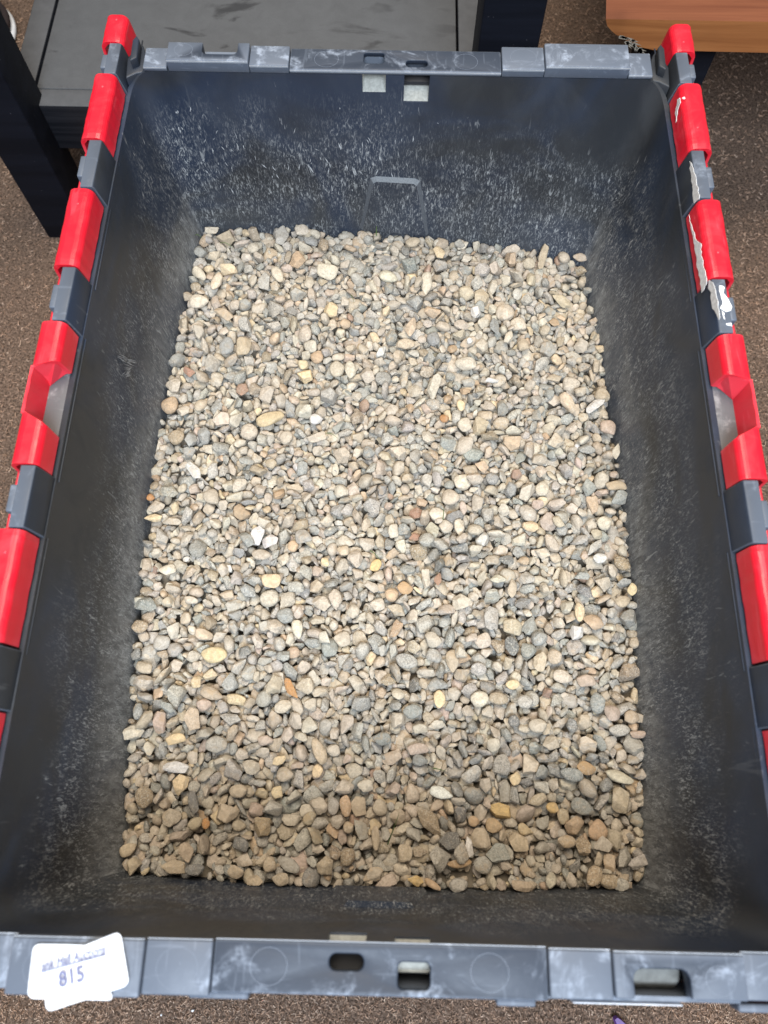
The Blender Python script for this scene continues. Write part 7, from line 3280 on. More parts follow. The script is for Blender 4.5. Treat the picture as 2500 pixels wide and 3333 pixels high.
2360 -262 726 -1850 2 52 8
2361 -248 779 -1761 -14 -17 9
2362 -290 1012 -1766 -6 20 32
2363 -411 1014 -1762 1 41 31
2364 -341 1106 -1752 1 -44 23
2365 -357 1437 -1761 10 -9 -2
2367 -417 1634 -1780 10 -21 -52
2368 -405 1730 -1837 -20 -27 39
2369 -344 1828 -1833 24 -23 -6
2370 -355 2085 -1743 -7 8 -10
2371 -363 2154 -1749 -26 -34 -24
2372 -430 2374 -1741 11 6 -57
2373 -296 2477 -1789 -3 23 20
2374 -422 2621 -1754 6 -7 -17
2375 -148 -2514 -1840 9 -2 6
2376 -111 -2247 -1776 15 -50 4
2378 -170 -1905 -1746 -11 23 -42
2379 -227 -1953 -1757 8 2 -22
2380 -121 -1659 -1724 -21 -27 23
2381 -114 -1485 -1743 29 -28 24
2382 -171 -1478 -1778 31 6 47
2383 -256 -1287 -1771 -1 -19 0
2384 -200 -1246 -1724 53 -16 -5
2385 -218 -995 -1789 -29 6 11
2386 -264 -767 -1835 42 -28 17
2387 -106 -776 -1733 -23 -49 -12
2388 -292 -742 -1800 -4 -26 7
2389 -217 -427 -1781 50 -22 -2
2390 -248 -276 -1758 10 2 0
2391 -124 -111 -1719 -1 8 25
2392 -250 -81 -1744 -3 7 -21
2393 -233 103 -1729 -16 38 -20
2394 -155 162 -1763 -39 -23 15
2395 -207 259 -1850 16 0 37
2396 -299 444 -1826 14 -29 19
2397 -192 591 -1836 25 7 27
2399 -210 865 -1780 -9 -49 4
2401 -279 1071 -1742 23 54 6
2402 -248 1189 -1749 24 -24 8
2403 -197 1355 -1732 40 -4 -17
2405 -133 1543 -1743 17 -2 -25
2406 -202 1795 -1749 -5 2 52
2407 -442 2076 -1860 56 8 -2
2408 -216 2041 -1750 -19 -3 -44
2409 -146 1993 -1854 7 0 -39
2410 -176 2425 -1776 -6 -11 -33
2411 -228 2439 -1765 42 15 -7
2412 -200 2555 -1743 -38 -18 -18
2413 -71 -2386 -1786 -24 4 24
2414 -59 -2216 -1770 -50 -15 24
2415 -35 -2178 -1748 1 18 30
2416 -63 -1948 -1744 16 -22 -2
2417 24 -1814 -1780 21 -20 0
2418 -128 -1711 -1852 -11 -15 -19
2419 -12 -1490 -1782 -12 7 14
2421 -121 -1222 -1770 38 -15 9
2422 -87 -1172 -1759 10 4 36
2423 -37 -1095 -1717 31 29 1
2424 -61 -962 -1728 54 -11 -9
2425 -17 -713 -1736 7 41 -14
2427 -77 -424 -1792 -13 -2 37
2428 -65 -457 -1726 47 24 -11
2429 -153 -286 -1740 -17 4 0
2430 -2 -105 -1747 -6 1 -1
2431 -84 84 -1782 -21 -13 33
2432 -20 128 -1764 -40 -28 -2
2433 27 263 -1743 -18 33 -2
2434 -64 421 -1713 5 17 7
2435 -32 522 -1726 12 54 -22
2437 3 711 -1842 -29 -32 -7
2438 -87 948 -1766 38 39 3
2439 -88 1076 -1748 -23 15 10
2440 -189 1243 -1706 -20 -55 -9
2441 -100 1376 -1723 -39 -8 -13
2443 -92 1695 -1746 48 29 2
2444 -54 1789 -1746 7 -25 -47
2446 -151 2038 -1740 -13 15 -11
2447 -75 2005 -1760 2 6 -10
2448 -30 2343 -1730 12 14 -54
2449 -164 2475 -1772 -15 52 -22
2450 -12 2564 -1774 9 34 24
2451 -11 -2231 -1775 6 21 19
2452 21 -2311 -1739 -26 47 15
2454 121 -2051 -1781 5 -58 -5
2455 111 -1888 -1785 -6 21 -24
2457 4 -1453 -1753 -5 -8 15
2458 -59 -1460 -1745 -20 -36 26
2459 93 -1309 -1746 -6 19 38
2460 141 -1108 -1763 -33 15 -10
2461 105 -945 -1763 10 -20 47
2462 49 -913 -1766 -1 -54 -7
2463 103 -797 -1776 8 7 12
2464 59 -790 -1802 -35 -35 -21
2467 34 -283 -1736 17 2 15
2469 5 103 -1728 -33 3 17
2470 45 58 -1757 -1 52 3
2472 60 326 -1745 -10 -31 39
2473 41 648 -1738 -6 11 57
2474 30 700 -1767 -2 49 15
2476 92 861 -1771 -22 12 -17
2477 15 1140 -1759 -14 38 -34
2478 103 1220 -1713 -4 -11 25
2479 52 1411 -1681 27 -43 -7
2480 80 1461 -1751 14 39 30
2481 102 1656 -1753 -58 3 1
2482 54 1738 -1753 38 -24 7
2483 91 1913 -1774 -9 38 5
2484 8 1951 -1729 -55 3 -11
2485 54 2168 -1742 -38 -25 30
2486 112 2285 -1808 -12 -27 6
2487 -73 2376 -1780 2 -7 13
2489 35 -2511 -1730 -13 58 -5
2490 242 -2157 -1769 -6 -44 31
2491 126 -2211 -1832 44 -34 -19
2492 124 -1992 -1786 4 7 -24
2493 281 -1766 -1840 -14 -5 -23
2494 348 -1738 -1735 -38 23 -27
2495 97 -1497 -1702 -3 -1 25
2497 151 -1380 -1849 5 11 -24
2498 214 -1120 -1839 -9 56 17
2499 160 -976 -1776 -29 37 5
2501 219 -728 -1772 0 -27 -28
2502 153 -694 -1692 34 6 -31
2503 236 -549 -1771 38 -10 -11
2504 159 -394 -1751 0 16 57
2505 131 -251 -1778 8 -6 -26
2506 371 -112 -1783 13 -10 37
2507 215 -124 -1748 -19 -28 -1
2508 197 176 -1787 19 53 -21
2509 255 307 -1791 21 -3 -6
2510 179 362 -1759 -23 -19 35
2511 159 499 -1770 -56 -1 -5
2512 195 751 -1768 52 -2 1
2513 147 789 -1735 44 35 -9
2514 132 879 -1722 43 -22 16
2515 193 1122 -1732 2 -11 -22
2516 -46 1092 -1687 22 -28 -21
2517 137 1276 -1771 -3 31 -43
2518 195 1404 -1767 57 -19 3
2519 254 1611 -1726 -56 14 0
2520 336 1855 -1689 -28 8 7
2521 159 1813 -1736 47 -1 -5
2522 192 1959 -1711 10 -6 3
2523 125 2178 -1723 34 24 26
2524 299 2317 -1727 41 11 30
2525 195 2578 -1747 -7 -8 -35
2526 24 2699 -1762 8 -8 -15
2527 282 -2523 -1844 -7 58 2
2528 423 -2299 -1841 -45 32 18
2529 370 -2042 -1720 -6 -6 -45
2530 191 -2006 -1805 -6 1 -27
2531 332 -1818 -1763 -27 0 -32
2532 306 -1697 -1804 -32 5 -45
2533 477 -1505 -1748 3 43 -38
2534 374 -1520 -1731 15 -3 4
2535 292 -1166 -1734 4 28 -53
2536 302 -1081 -1769 3 -6 1
2537 116 -1259 -1853 20 20 32
2538 371 -870 -1742 2 6 -8
2539 283 -664 -1734 21 -41 -38
2540 352 -631 -1833 -19 39 -38
2541 187 -338 -1750 45 0 -3
2542 355 -292 -1705 -50 -28 12
2543 293 -189 -1640 -11 1 15
2544 302 -132 -1754 11 16 6
2545 394 110 -1733 17 -15 5
2546 333 181 -1772 47 -31 -3
2547 367 263 -1782 0 6 5
2548 312 360 -1774 6 1 31
2549 359 642 -1751 0 -1 -10
2550 391 754 -1743 25 -33 -11
2551 341 847 -1734 -34 9 45
2552 284 947 -1716 -39 20 -6
2553 487 1134 -1756 14 42 31
2554 255 1123 -1771 26 -6 17
2555 266 1492 -1740 20 46 -3
2556 246 1554 -1843 16 37 -30
2557 303 1766 -1729 -2 -5 -34
2558 332 1722 -1769 -7 56 -14
2559 311 1813 -1766 29 32 26
2560 301 1948 -1700 -6 7 -12
2561 394 2083 -1742 -18 2 -16
2562 294 2206 -1781 31 -40 -8
2564 323 2416 -1770 -41 -29 -3
2565 529 -2327 -1657 -7 1 -43
2566 468 -2171 -1741 -32 -11 47
2567 448 -2052 -1723 -42 14 -27
2568 204 -1968 -1740 9 1 36
2569 375 -1789 -1742 -10 -8 18
2570 483 -1702 -1773 -5 20 -7
2571 604 -1448 -1844 31 -44 17
2572 393 -1356 -1775 51 19 -1
2573 468 -1387 -1746 9 0 -46
2574 458 -1239 -1767 3 14 -42
2575 524 -977 -1725 15 -12 1
2576 385 -956 -1738 -8 -13 15
2577 441 -706 -1714 14 45 -20
2579 496 -609 -1735 8 41 30
2580 448 -360 -1762 -13 18 44
2581 463 -322 -1718 -11 4 -27
2582 555 -177 -1652 -30 38 -34
2583 393 174 -1769 25 0 53
2584 387 191 -1838 19 -13 -25
2586 409 380 -1774 -17 13 29
2587 517 538 -1772 5 -1 14
2588 523 639 -1754 7 2 28
2589 466 896 -1738 -7 -17 31
2590 392 1062 -1758 -6 4 -18
2591 516 1068 -1835 -30 1 -41
2592 398 1153 -1842 2 -4 4
2593 367 1518 -1735 -21 -44 29
2594 403 1572 -1780 9 -31 7
2595 390 1638 -1771 2 -17 -28
2596 557 1851 -1726 -8 27 -25
2597 512 1671 -1771 -12 27 -18
2598 369 1986 -1731 7 48 6
2599 449 2134 -1745 22 -20 35
2600 474 2331 -1772 -18 -18 21
2601 490 2388 -1736 21 -32 9
2602 516 2519 -1744 17 48 -3
2603 641 -2488 -1853 -32 47 8
2604 521 -2529 -1843 53 17 4
2605 595 -2099 -1796 5 -5 -33
2606 642 -1950 -1763 11 -52 -23
2607 634 -1743 -1717 7 -43 -26
2609 567 -1583 -1749 47 -1 -31
2610 496 -1423 -1835 0 -17 28
2611 433 -1368 -1854 -31 46 4
2612 521 -1150 -1771 -21 -49 0
2613 580 -1087 -1767 36 -36 21
2614 615 -916 -1681 -7 46 -24
2615 570 -844 -1848 23 2 24
2616 647 -593 -1746 4 1 -4
2617 646 -472 -1737 -5 -45 23
2618 570 -308 -1716 30 20 -19
2620 586 -113 -1773 -19 0 -22
2621 599 4 -1762 32 -10 -29
2622 685 139 -1697 37 37 6
2624 825 417 -1720 -6 -1 0
2625 396 495 -1749 43 14 4
2626 456 638 -1693 6 13 -7
2627 530 873 -1691 -37 38 -13
2628 516 963 -1760 21 20 -33
2630 638 1210 -1734 -23 -6 -8
2631 358 1282 -1761 -17 -2 -3
2632 598 1508 -1774 -40 -28 24
2633 383 1681 -1778 -4 -15 -23
2635 612 1961 -1762 22 42 -10
2636 703 2036 -1778 -10 -52 27
2637 661 2200 -1772 22 55 -8
2638 535 2214 -1746 13 -27 -47
2639 721 2412 -1748 -13 -40 43
2640 601 2532 -1763 4 -7 52
2641 809 -2387 -1733 -6 22 30
2642 661 -2409 -1851 10 2 -13
2643 860 -2137 -1726 15 35 -27
2644 616 -1974 -1712 4 -16 44
2645 711 -1762 -1698 21 -45 -20
2646 712 -1775 -1770 8 30 -51
2647 793 -1510 -1780 17 3 18
2648 664 -1397 -1752 14 -15 -26
2649 624 -1223 -1751 3 31 -42
2650 837 -1087 -1784 -22 -36 -25
2651 676 -1080 -1725 33 43 24
2652 620 -742 -1751 -49 -6 -7
2653 789 -695 -1773 1 40 36
2654 791 -570 -1761 33 -15 -15
2655 674 -561 -1849 1 -4 56
2656 800 -394 -1774 18 -2 -32
2657 721 -262 -1759 -8 -10 -5
2658 770 -59 -1724 -14 -13 -25
2659 701 -28 -1744 -39 30 19
2661 759 382 -1833 -8 -14 -22
2662 816 486 -1740 11 -44 -35
2664 803 582 -1780 -38 -45 -9
2665 917 964 -1806 -14 1 16
2666 704 859 -1781 21 -21 -27
2667 798 1150 -1764 -14 48 17
2668 676 1247 -1823 8 -33 15
2669 672 1332 -1787 32 20 34
2670 786 1327 -1771 -42 -36 -11
2671 786 1659 -1741 50 -26 -7
2672 762 1829 -1852 -33 7 -8
2673 604 2007 -1727 -1 10 -14
2674 667 1947 -1756 -1 0 -10
2675 722 2177 -1687 -46 30 8
2676 723 2465 -1765 0 14 -11
2677 679 2434 -1850 29 13 15
2678 906 -2383 -1775 19 -24 31
2679 763 -2319 -1705 6 -57 16
2681 755 -1945 -1728 23 36 2
2682 902 -1777 -1731 18 -2 21
2683 859 -1816 -1765 -7 -48 13
2684 881 -1529 -1848 53 5 3
2686 874 -1264 -1734 -30 -5 -19
2687 876 -1209 -1766 7 -10 -31
2688 909 -1049 -1754 28 40 -25
2689 956 -1075 -1702 -41 4 41
2690 877 -723 -1774 29 -50 4
2691 819 -475 -1761 16 -7 -10
2692 849 -575 -1774 -13 -9 10
2693 899 -437 -1727 15 -13 4
2694 909 -317 -1853 -7 13 -42
2695 885 86 -1710 2 -8 38
2696 826 33 -1746 -2 48 11
2697 948 178 -1769 12 31 21
2698 949 260 -1734 19 1 -39
2700 915 600 -1721 17 22 44
2701 902 688 -1831 11 18 3
2702 865 765 -1748 14 -48 24
2703 907 973 -1736 -41 -23 18
2704 950 1073 -1799 44 5 -37
2705 783 1153 -1805 -50 -16 -8
2706 810 1440 -1783 31 43 -2
2707 1016 1615 -1772 30 -47 -5
2708 843 1610 -1746 11 -23 -29
2709 781 1776 -1822 46 -8 26
2710 800 1975 -1773 48 6 -11
2712 845 2038 -1703 -23 -26 32
2713 521 2333 -1858 3 3 -7
2714 937 2363 -1773 -23 55 -7
2716 1064 -2285 -1746 -3 -37 -31
2717 895 -2047 -1769 -3 -6 -26
2718 955 -1981 -1762 -8 14 -17
2719 982 -1881 -1760 -8 49 22
2721 930 -1629 -1839 44 14 10
2722 956 -1283 -1854 1 -5 -15
2723 1142 -1284 -1841 -6 -51 -29
2724 1001 -1211 -1737 15 41 22
2725 991 -1091 -1784 -39 -22 0
2726 994 -1002 -1763 -1 4 -4
2727 983 -760 -1761 -33 15 -42
2728 1040 -704 -1753 42 -21 3
2729 1049 -525 -1735 4 -10 6
2730 1043 -454 -1714 50 -21 16
2731 1004 -246 -1752 -14 -53 -5
2732 1124 -189 -1758 -5 -26 -40
2733 963 67 -1753 53 -27 -2
2735 1068 240 -1717 21 9 17
2736 941 420 -1773 -5 51 -14
2737 1024 565 -1786 32 32 7
2738 966 656 -1766 24 -35 -33
2739 996 782 -1750 22 5 -3
2741 995 1012 -1849 -4 10 -52
2742 999 1258 -1843 -33 -34 7
2743 1097 1428 -1765 -27 41 -2
2744 1072 1500 -1746 7 11 25
2745 1052 1577 -1764 -22 -20 -8
2746 937 1717 -1780 -20 -1 17
2747 947 1970 -1846 30 -17 -3
2748 1031 2038 -1766 4 -25 -9
2749 1028 2244 -1776 17 45 29
2751 1154 2545 -1765 11 10 27
2753 1342 -2241 -1768 -4 -4 15
2754 957 -2077 -1692 -42 -14 2
2755 1082 -1902 -1699 -50 21 -2
2756 1087 -1773 -1789 17 27 34
2757 1095 -1720 -1712 32 -9 5
2758 1160 -1628 -1732 4 -1 3
2759 1114 -1437 -1733 26 -10 -23
2760 1049 -1390 -1849 6 9 26
2761 1169 -1133 -1761 -13 25 -27
2762 1232 -1165 -1752 22 -48 -27
2763 1109 -900 -1698 -3 -9 7
2764 1162 -684 -1776 -11 -30 6
2765 1107 -695 -1755 27 -3 -39
2766 1125 -519 -1754 40 23 -27
2767 1134 -313 -1761 -10 -7 31
2768 1092 -307 -1751 45 17 12
2769 1109 -142 -1745 -37 -38 -9
2770 1086 -59 -1744 -14 5 -7
2771 1117 184 -1766 -30 -2 9
2772 1120 319 -1774 10 -42 -10
2773 1046 509 -1840 -7 7 -26
2774 1113 596 -1711 -1 18 -22
2775 1114 696 -1750 -1 22 -47
2776 1079 875 -1768 -33 -15 28
2777 1122 959 -1752 -7 20 54
2778 1087 1130 -1750 -13 -7 44
2779 1138 1193 -1726 5 -21 6
2781 1163 1413 -1771 7 3 19
2782 1149 1635 -1763 15 6 31
2783 1232 1618 -1720 -39 18 -14
2784 1181 1898 -1793 9 -45 -32
2785 1161 2033 -1734 19 1 -2
2786 1113 2163 -1759 1 -35 45
2787 1119 2246 -1769 3 0 -9
2788 1184 2401 -1712 -4 14 -57
2789 1200 -2421 -1842 17 2 -34
2790 1181 -2174 -1762 22 -49 -3
2791 1182 -2076 -1859 -8 56 -4
2792 1222 -2108 -1851 -49 -31 6
2793 1314 -1759 -1738 43 -1 -7
2794 1295 -1810 -1843 -2 -4 -15
2795 1266 -1592 -1836 -30 21 30
2796 1340 -1568 -1843 38 -44 -5
2797 1399 -1340 -1758 55 -10 -8
2798 1115 -1235 -1741 -32 49 3
2799 1331 -1022 -1784 44 -17 17
2801 1265 -691 -1781 -28 4 15
2802 1255 -507 -1778 42 -27 -7
2803 1313 -451 -1706 27 29 21
2805 1197 -217 -1768 -38 45 2
2806 1242 -84 -1762 -28 -50 -4
2807 1224 0 -1720 5 2 35
2808 1197 -56 -1850 -1 -16 -5
2809 1355 229 -1753 -38 -3 0
2810 1199 435 -1745 33 41 -8
2811 1195 536 -1737 47 22 1
2812 1221 628 -1730 41 -19 -33
2813 1273 799 -1726 6 -15 18
2814 1225 975 -1745 26 -46 -19
2815 1251 1073 -1778 -3 6 -20
2816 1198 1138 -1770 11 5 57
2817 1272 1270 -1766 15 -9 26
2819 1236 1697 -1748 -18 8 -14
2820 1282 1816 -1740 3 -4 20
2821 1163 1875 -1742 42 -38 17
2822 1252 2025 -1790 7 22 23
2823 1269 2142 -1824 -29 -25 -43
2824 1313 2164 -1755 -10 1 7
2825 1198 2212 -1688 -35 -36 14
2826 1301 -2496 -1830 -47 -9 1
2827 1438 -2293 -1745 -20 -46 12
2828 1492 -2088 -1774 -10 2 11
2829 1414 -1986 -1759 49 -16 30
2830 1510 -1886 -1701 0 11 1
2831 1349 -1788 -1778 -4 -4 -52
2832 1399 -1636 -1711 -29 31 12
2833 1394 -1478 -1737 -38 39 11
2834 1494 -1205 -1778 -7 47 -4
2835 1329 -1249 -1759 -21 -11 0
2836 1452 -1060 -1723 32 -2 -13
2837 1316 -912 -1761 8 3 -1
2838 1344 -732 -1745 42 18 -4
2839 1584 -749 -1738 28 34 16
2840 1431 -617 -1768 -21 10 -13
2842 1324 -259 -1721 56 5 -12
2843 1380 -75 -1754 17 29 -20
2844 1495 80 -1729 55 -16 -1
2845 1493 144 -1783 8 -12 55
2846 1436 336 -1767 -20 10 -1
2848 1450 545 -1747 -36 29 2
2849 1542 704 -1733 14 36 -14
2850 1460 801 -1719 -16 -2 28
2851 1428 894 -1748 -21 54 11
2852 1532 1119 -1689 45 -20 19
2853 1387 1171 -1757 42 -23 -9
2854 1420 1310 -1767 -19 -14 45
2855 1381 1439 -1730 -4 -49 -3
2856 1332 1683 -1762 0 20 50
2857 1392 1709 -1733 -20 -19 13
2858 1410 1991 -1750 2 -17 -46
2859 1300 2074 -1795 33 44 -3
2860 1413 2110 -1760 31 -17 -3
2861 1403 2357 -1766 7 -7 42
2862 1393 2300 -1776 -3 59 -11
2863 1426 -2340 -1695 -11 18 -28
2864 1478 -2221 -1772 12 24 17
2865 1547 -2044 -1766 6 6 -6
2866 1549 -1808 -1773 22 -4 -20
2867 1456 -1857 -1745 7 16 49
2868 1405 -1773 -1808 3 32 18
2869 1544 -1679 -1786 15 -18 24
2870 1544 -1484 -1722 27 48 22
2871 1653 -1302 -1762 13 5 56
2872 1651 -1121 -1766 47 -33 3
2873 1593 -1004 -1746 -37 -26 11
2874 1479 -906 -1712 -15 20 30
2875 1601 -750 -1773 -7 -6 22
2876 1488 -586 -1775 30 -47 -11
2877 1531 -395 -1770 -49 -19 15
2878 1455 -418 -1773 13 -4 -14
2879 1450 -146 -1716 -4 48 -14
2880 1446 -138 -1765 -2 -12 8
2881 1507 -85 -1715 -17 -30 32
2882 1675 161 -1853 -37 -37 10
2883 1480 309 -1759 39 -42 -2
2884 1563 435 -1752 16 -15 -46
2885 1491 496 -1715 -6 -26 23
2886 1637 580 -1844 -53 23 11
2887 1488 930 -1846 2 8 -17
2888 1477 941 -1782 39 -34 -14
2889 1569 1093 -1740 21 33 -7
2890 1342 1275 -1736 54 5 -9
2891 1538 1362 -1766 -8 -46 10
2892 1610 1459 -1747 7 -24 -11
2893 1579 1613 -1766 2 14 9
2894 1539 1671 -1762 -44 30 4
2895 1575 1850 -1781 -12 19 27
2897 1577 2268 -1844 -3 -41 -27
2898 1664 2284 -1833 -26 -23 14
2899 1643 -2112 -1779 -11 -9 38
2900 1664 -2016 -1752 -6 6 -36
2902 1668 -1778 -1712 10 -38 22
2903 1732 -1709 -1736 18 -47 20
2904 1586 -1416 -1682 30 -42 5
2905 1579 -1363 -1779 -49 15 -20
2906 1634 -1422 -1853 -52 8 -2
2907 1749 -1205 -1782 -10 -22 -48
2908 1667 -1059 -1738 16 -45 -27
2909 1681 -872 -1762 32 -47 -5
2910 1617 -878 -1750 2 4 -28
2911 1496 -607 -1859 2 4 -54
2912 1677 -414 -1790 33 -30 6
2913 1654 -351 -1769 20 -24 49
2914 1803 -168 -1773 3 -54 6
2915 1822 -96 -1815 -4 -35 5
2916 1814 33 -1828 47 -3 -26
2917 1793 183 -1839 0 -49 -31
2918 1659 256 -1740 -9 33 42
2919 1801 464 -1829 22 -38 15
2921 1623 685 -1776 3 4 21
2922 1699 898 -1786 -41 32 -4
2923 1695 894 -1840 -2 -24 38
2924 1594 1171 -1749 -38 -46 1
2925 1752 1265 -1786 44 -38 -1
2926 1711 1392 -1744 -36 -13 25
2927 1671 1444 -1747 -15 25 3
2928 1684 1571 -1754 58 5 4
2929 1655 1762 -1831 0 16 28
2930 1703 1909 -1839 17 -40 -28
2931 1800 -888 -1819 -15 5 -49
2932 1821 -277 -1825 9 33 7
2933 -1829 235 -1730 28 42 -5
2934 -1788 407 -1783 0 5 55
2935 -1831 589 -1766 17 8 26
2936 -1733 1066 -1777 52 14 2
2937 -1764 1020 -1753 -12 -38 -27
2938 -1680 -2039 -1849 -18 5 21
2939 -1731 -1876 -1749 0 -22 -34
2940 -1744 -1712 -1769 -37 28 -14
2941 -1661 -1484 -1748 13 41 -35
2942 -1675 -1379 -1714 -29 12 7
2943 -1769 -1623 -1854 -33 -36 8
2944 -1716 -1174 -1709 -7 2 53
2945 -1779 -1075 -1710 -48 32 -13
2946 -1785 -972 -1836 37 22 12
2947 -1745 -801 -1741 2 -6 -32
2948 -1708 -557 -1761 -18 -57 -9
2949 -1749 -444 -1777 -13 35 -4
2950 -1690 -316 -1765 47 32 -16
2951 -1755 -307 -1750 -12 54 15
2953 -1619 101 -1756 -11 20 4
2954 -1599 143 -1733 9 10 16
2955 -1679 294 -1736 2 30 6
2956 -1767 468 -1847 -17 -3 -4
2957 -1592 535 -1763 -14 6 -55
2958 -1724 796 -1849 23 19 32
2959 -1625 791 -1748 11 48 -5
2960 -1687 1002 -1722 -47 -16 -7
2961 -1673 1129 -1755 27 -26 46
2962 -1593 1271 -1784 41 33 -18
2963 -1559 1207 -1722 -3 18 22
2964 -1624 1438 -1739 13 -36 41
2965 -1661 1615 -1767 22 -7 13
2966 -1765 1728 -1724 10 -20 -11
2967 -1714 1766 -1752 10 51 23
2968 -1704 2030 -1771 -4 3 49
2969 -1758 1976 -1838 5 12 -15
2970 -1614 2232 -1780 -59 -6 6
2971 -1740 2249 -1845 13 4 -48
2972 -1577 2587 -1763 46 -33 -17
2973 -1522 -2396 -1758 20 -33 -36
2974 -1492 -2198 -1841 -3 40 -26
2975 -1496 -2026 -1702 -22 29 -29
2976 -1556 -1914 -1781 40 27 -31
2977 -1522 -1907 -1755 17 2 33
2979 -1653 -1795 -1769 -20 -2 -7
2980 -1602 -1338 -1753 -1 -12 -24
2981 -1522 -1221 -1770 -43 -25 3
2982 -1587 -1073 -1703 57 -12 5
2983 -1469 -967 -1761 -35 -11 0
2984 -1607 -807 -1850 -6 -2 24
2985 -1540 -691 -1737 33 -9 -42
2986 -1450 -607 -1797 2 -39 -13
2987 -1493 -591 -1778 21 -48 -18
2988 -1520 -347 -1765 55 19 -7
2989 -1613 -207 -1748 -2 27 47
2990 -1689 -114 -1783 5 3 3
2991 -1633 -34 -1758 -39 -7 6
2992 -1544 136 -1759 6 47 22
2993 -1597 203 -1698 -25 52 0
2994 -1592 640 -1737 34 -33 -2
2995 -1656 613 -1841 11 17 -41
2996 -1552 660 -1843 -42 -20 12
2997 -1523 803 -1763 26 7 3
2998 -1495 859 -1773 -4 26 -17
2999 -1587 1062 -1764 -43 -13 19
3000 -1664 1212 -1762 39 -29 -4
3001 -1670 1367 -1788 9 -7 -19
3002 -1616 1475 -1761 -2 -27 -41
3003 -1584 1623 -1760 9 -11 -15
3004 -1538 1769 -1736 34 -32 27
3005 -1478 1944 -1758 -20 45 -27
3006 -1385 2104 -1745 -2 -20 -37
3007 -1428 2259 -1693 -8 -27 47
3008 -1502 2294 -1726 -9 -44 3
3010 -1546 2534 -1739 6 -2 43
3011 -1425 -2342 -1824 7 -28 -5
3012 -1347 -2200 -1774 -21 -8 12
3013 -1392 -2098 -1852 -17 4 -10
3014 -1400 -2062 -1774 -33 41 0
3015 -1425 -1904 -1693 0 -6 -42
3016 -1359 -1715 -1763 -12 54 23
3017 -1331 -1497 -1784 -35 -41 17
3018 -1478 -1545 -1744 -23 30 -41
3019 -1462 -1270 -1755 -18 -31 -35
3020 -1403 -1212 -1750 -21 9 -5
3021 -1426 -1014 -1732 -21 24 27
3022 -1380 -800 -1759 -7 -2 17
3023 -1443 -736 -1777 15 22 25
3024 -1407 -614 -1731 29 -18 15
3025 -1392 -519 -1735 50 -20 9
3026 -1436 -375 -1762 -56 9 -8
3027 -1410 -124 -1738 -7 -12 4
3028 -1454 -80 -1773 -14 -10 14
3029 -1324 -71 -1730 47 -1 -17
3030 -1445 150 -1748 5 5 -2
3031 -1346 385 -1846 25 -41 -14
3032 -1514 448 -1739 -27 -23 12
3033 -1406 654 -1760 47 2 -37
3034 -1439 727 -1774 -10 0 -9
3035 -1441 793 -1760 25 10 -34
3036 -1399 1045 -1742 -33 -19 24
3037 -1431 1154 -1770 -26 -48 20
3038 -1388 1277 -1728 -30 -26 -18
3039 -1434 1399 -1727 45 -17 -2
3040 -1618 1612 -1684 38 15 -40
3041 -1542 1566 -1737 -19 13 -42
3042 -1452 1805 -1765 18 -4 -21
3043 -1341 1896 -1839 42 -16 -24
3044 -1353 1923 -1729 -8 -5 23
3045 -1407 2193 -1773 -8 27 -34
3047 -1361 2534 -1747 -1 -27 -37
3048 -1438 2533 -1753 -26 -41 5
3049 -1175 -2361 -1781 -5 11 17
3050 -1333 -2269 -1725 2 33 -40
3051 -1247 -2185 -1767 -32 26 -2
3052 -1342 -1922 -1773 10 16 -40
3053 -1277 -1867 -1753 -13 -7 17
3054 -1355 -1666 -1787 -10 -1 -2
3055 -959 -1753 -1702 7 -1 51
3056 -1222 -1429 -1746 33 -47 11
3057 -1410 -1295 -1761 -49 -15 9
3058 -1249 -1202 -1748 -53 2 9
3059 -1330 -1151 -1763 -3 0 35
3060 -1203 -940 -1724 15 -46 -16
3061 -1249 -726 -1774 -14 5 19
3062 -1260 -664 -1752 -37 20 2
3063 -1351 -557 -1748 -22 19 40
3064 -1280 -344 -1761 2 -56 12
3065 -1247 -258 -1738 40 -43 -9
3066 -1254 -194 -1768 50 2 -29
3067 -1265 18 -1742 8 15 -21
3068 -1292 155 -1700 18 -19 -12
3069 -1270 333 -1756 -47 0 -24
3070 -1249 537 -1719 -7 -26 -2
3071 -1223 478 -1755 1 20 -7
3072 -1243 750 -1790 27 8 1
3073 -1194 735 -1828 -12 18 7
3074 -1465 879 -1735 -32 -35 36
3075 -1212 1085 -1709 -2 -8 -29
3076 -1271 1366 -1740 -16 5 -33
3077 -1134 1426 -1841 -2 -21 -4
3078 -1273 1618 -1714 55 -18 17
3079 -1257 1619 -1768 -6 4 -12
3081 -1260 1818 -1729 27 -17 24
3082 -1248 1963 -1763 -1 23 -43
3083 -1298 2215 -1737 30 -11 -15
3084 -1344 2314 -1729 -27 42 -5
3085 -1300 2434 -1743 -39 3 -7
3087 -1113 -2515 -1839 21 -20 33
3088 -1195 -2282 -1839 12 -2 18
3089 -1161 -2219 -1798 -47 35 5
3090 -1074 -1908 -1760 7 -19 -27
3091 -1217 -1820 -1760 -43 16 -7
3092 -1248 -1782 -1744 31 30 17
3093 -1146 -1590 -1730 13 0 22
3094 -1034 -1332 -1841 -26 -6 24
3095 -1125 -1425 -1710 31 50 -4
3096 -1069 -1160 -1752 6 8 44
3097 -1039 -1142 -1714 22 -46 -19
3098 -1098 -902 -1756 -5 2 -20
3099 -1199 -699 -1769 -3 2 31
3100 -1069 -615 -1757 39 -31 -6
3101 -1043 -496 -1747 -11 46 33
3102 -1221 -431 -1738 -18 -36 4
3103 -1128 -291 -1744 15 -9 15
3104 -1142 -209 -1753 -31 38 -23
3105 -1110 -99 -1738 37 43 20
3106 -1187 143 -1711 -3 22 -51
3107 -1108 324 -1719 -16 17 -21
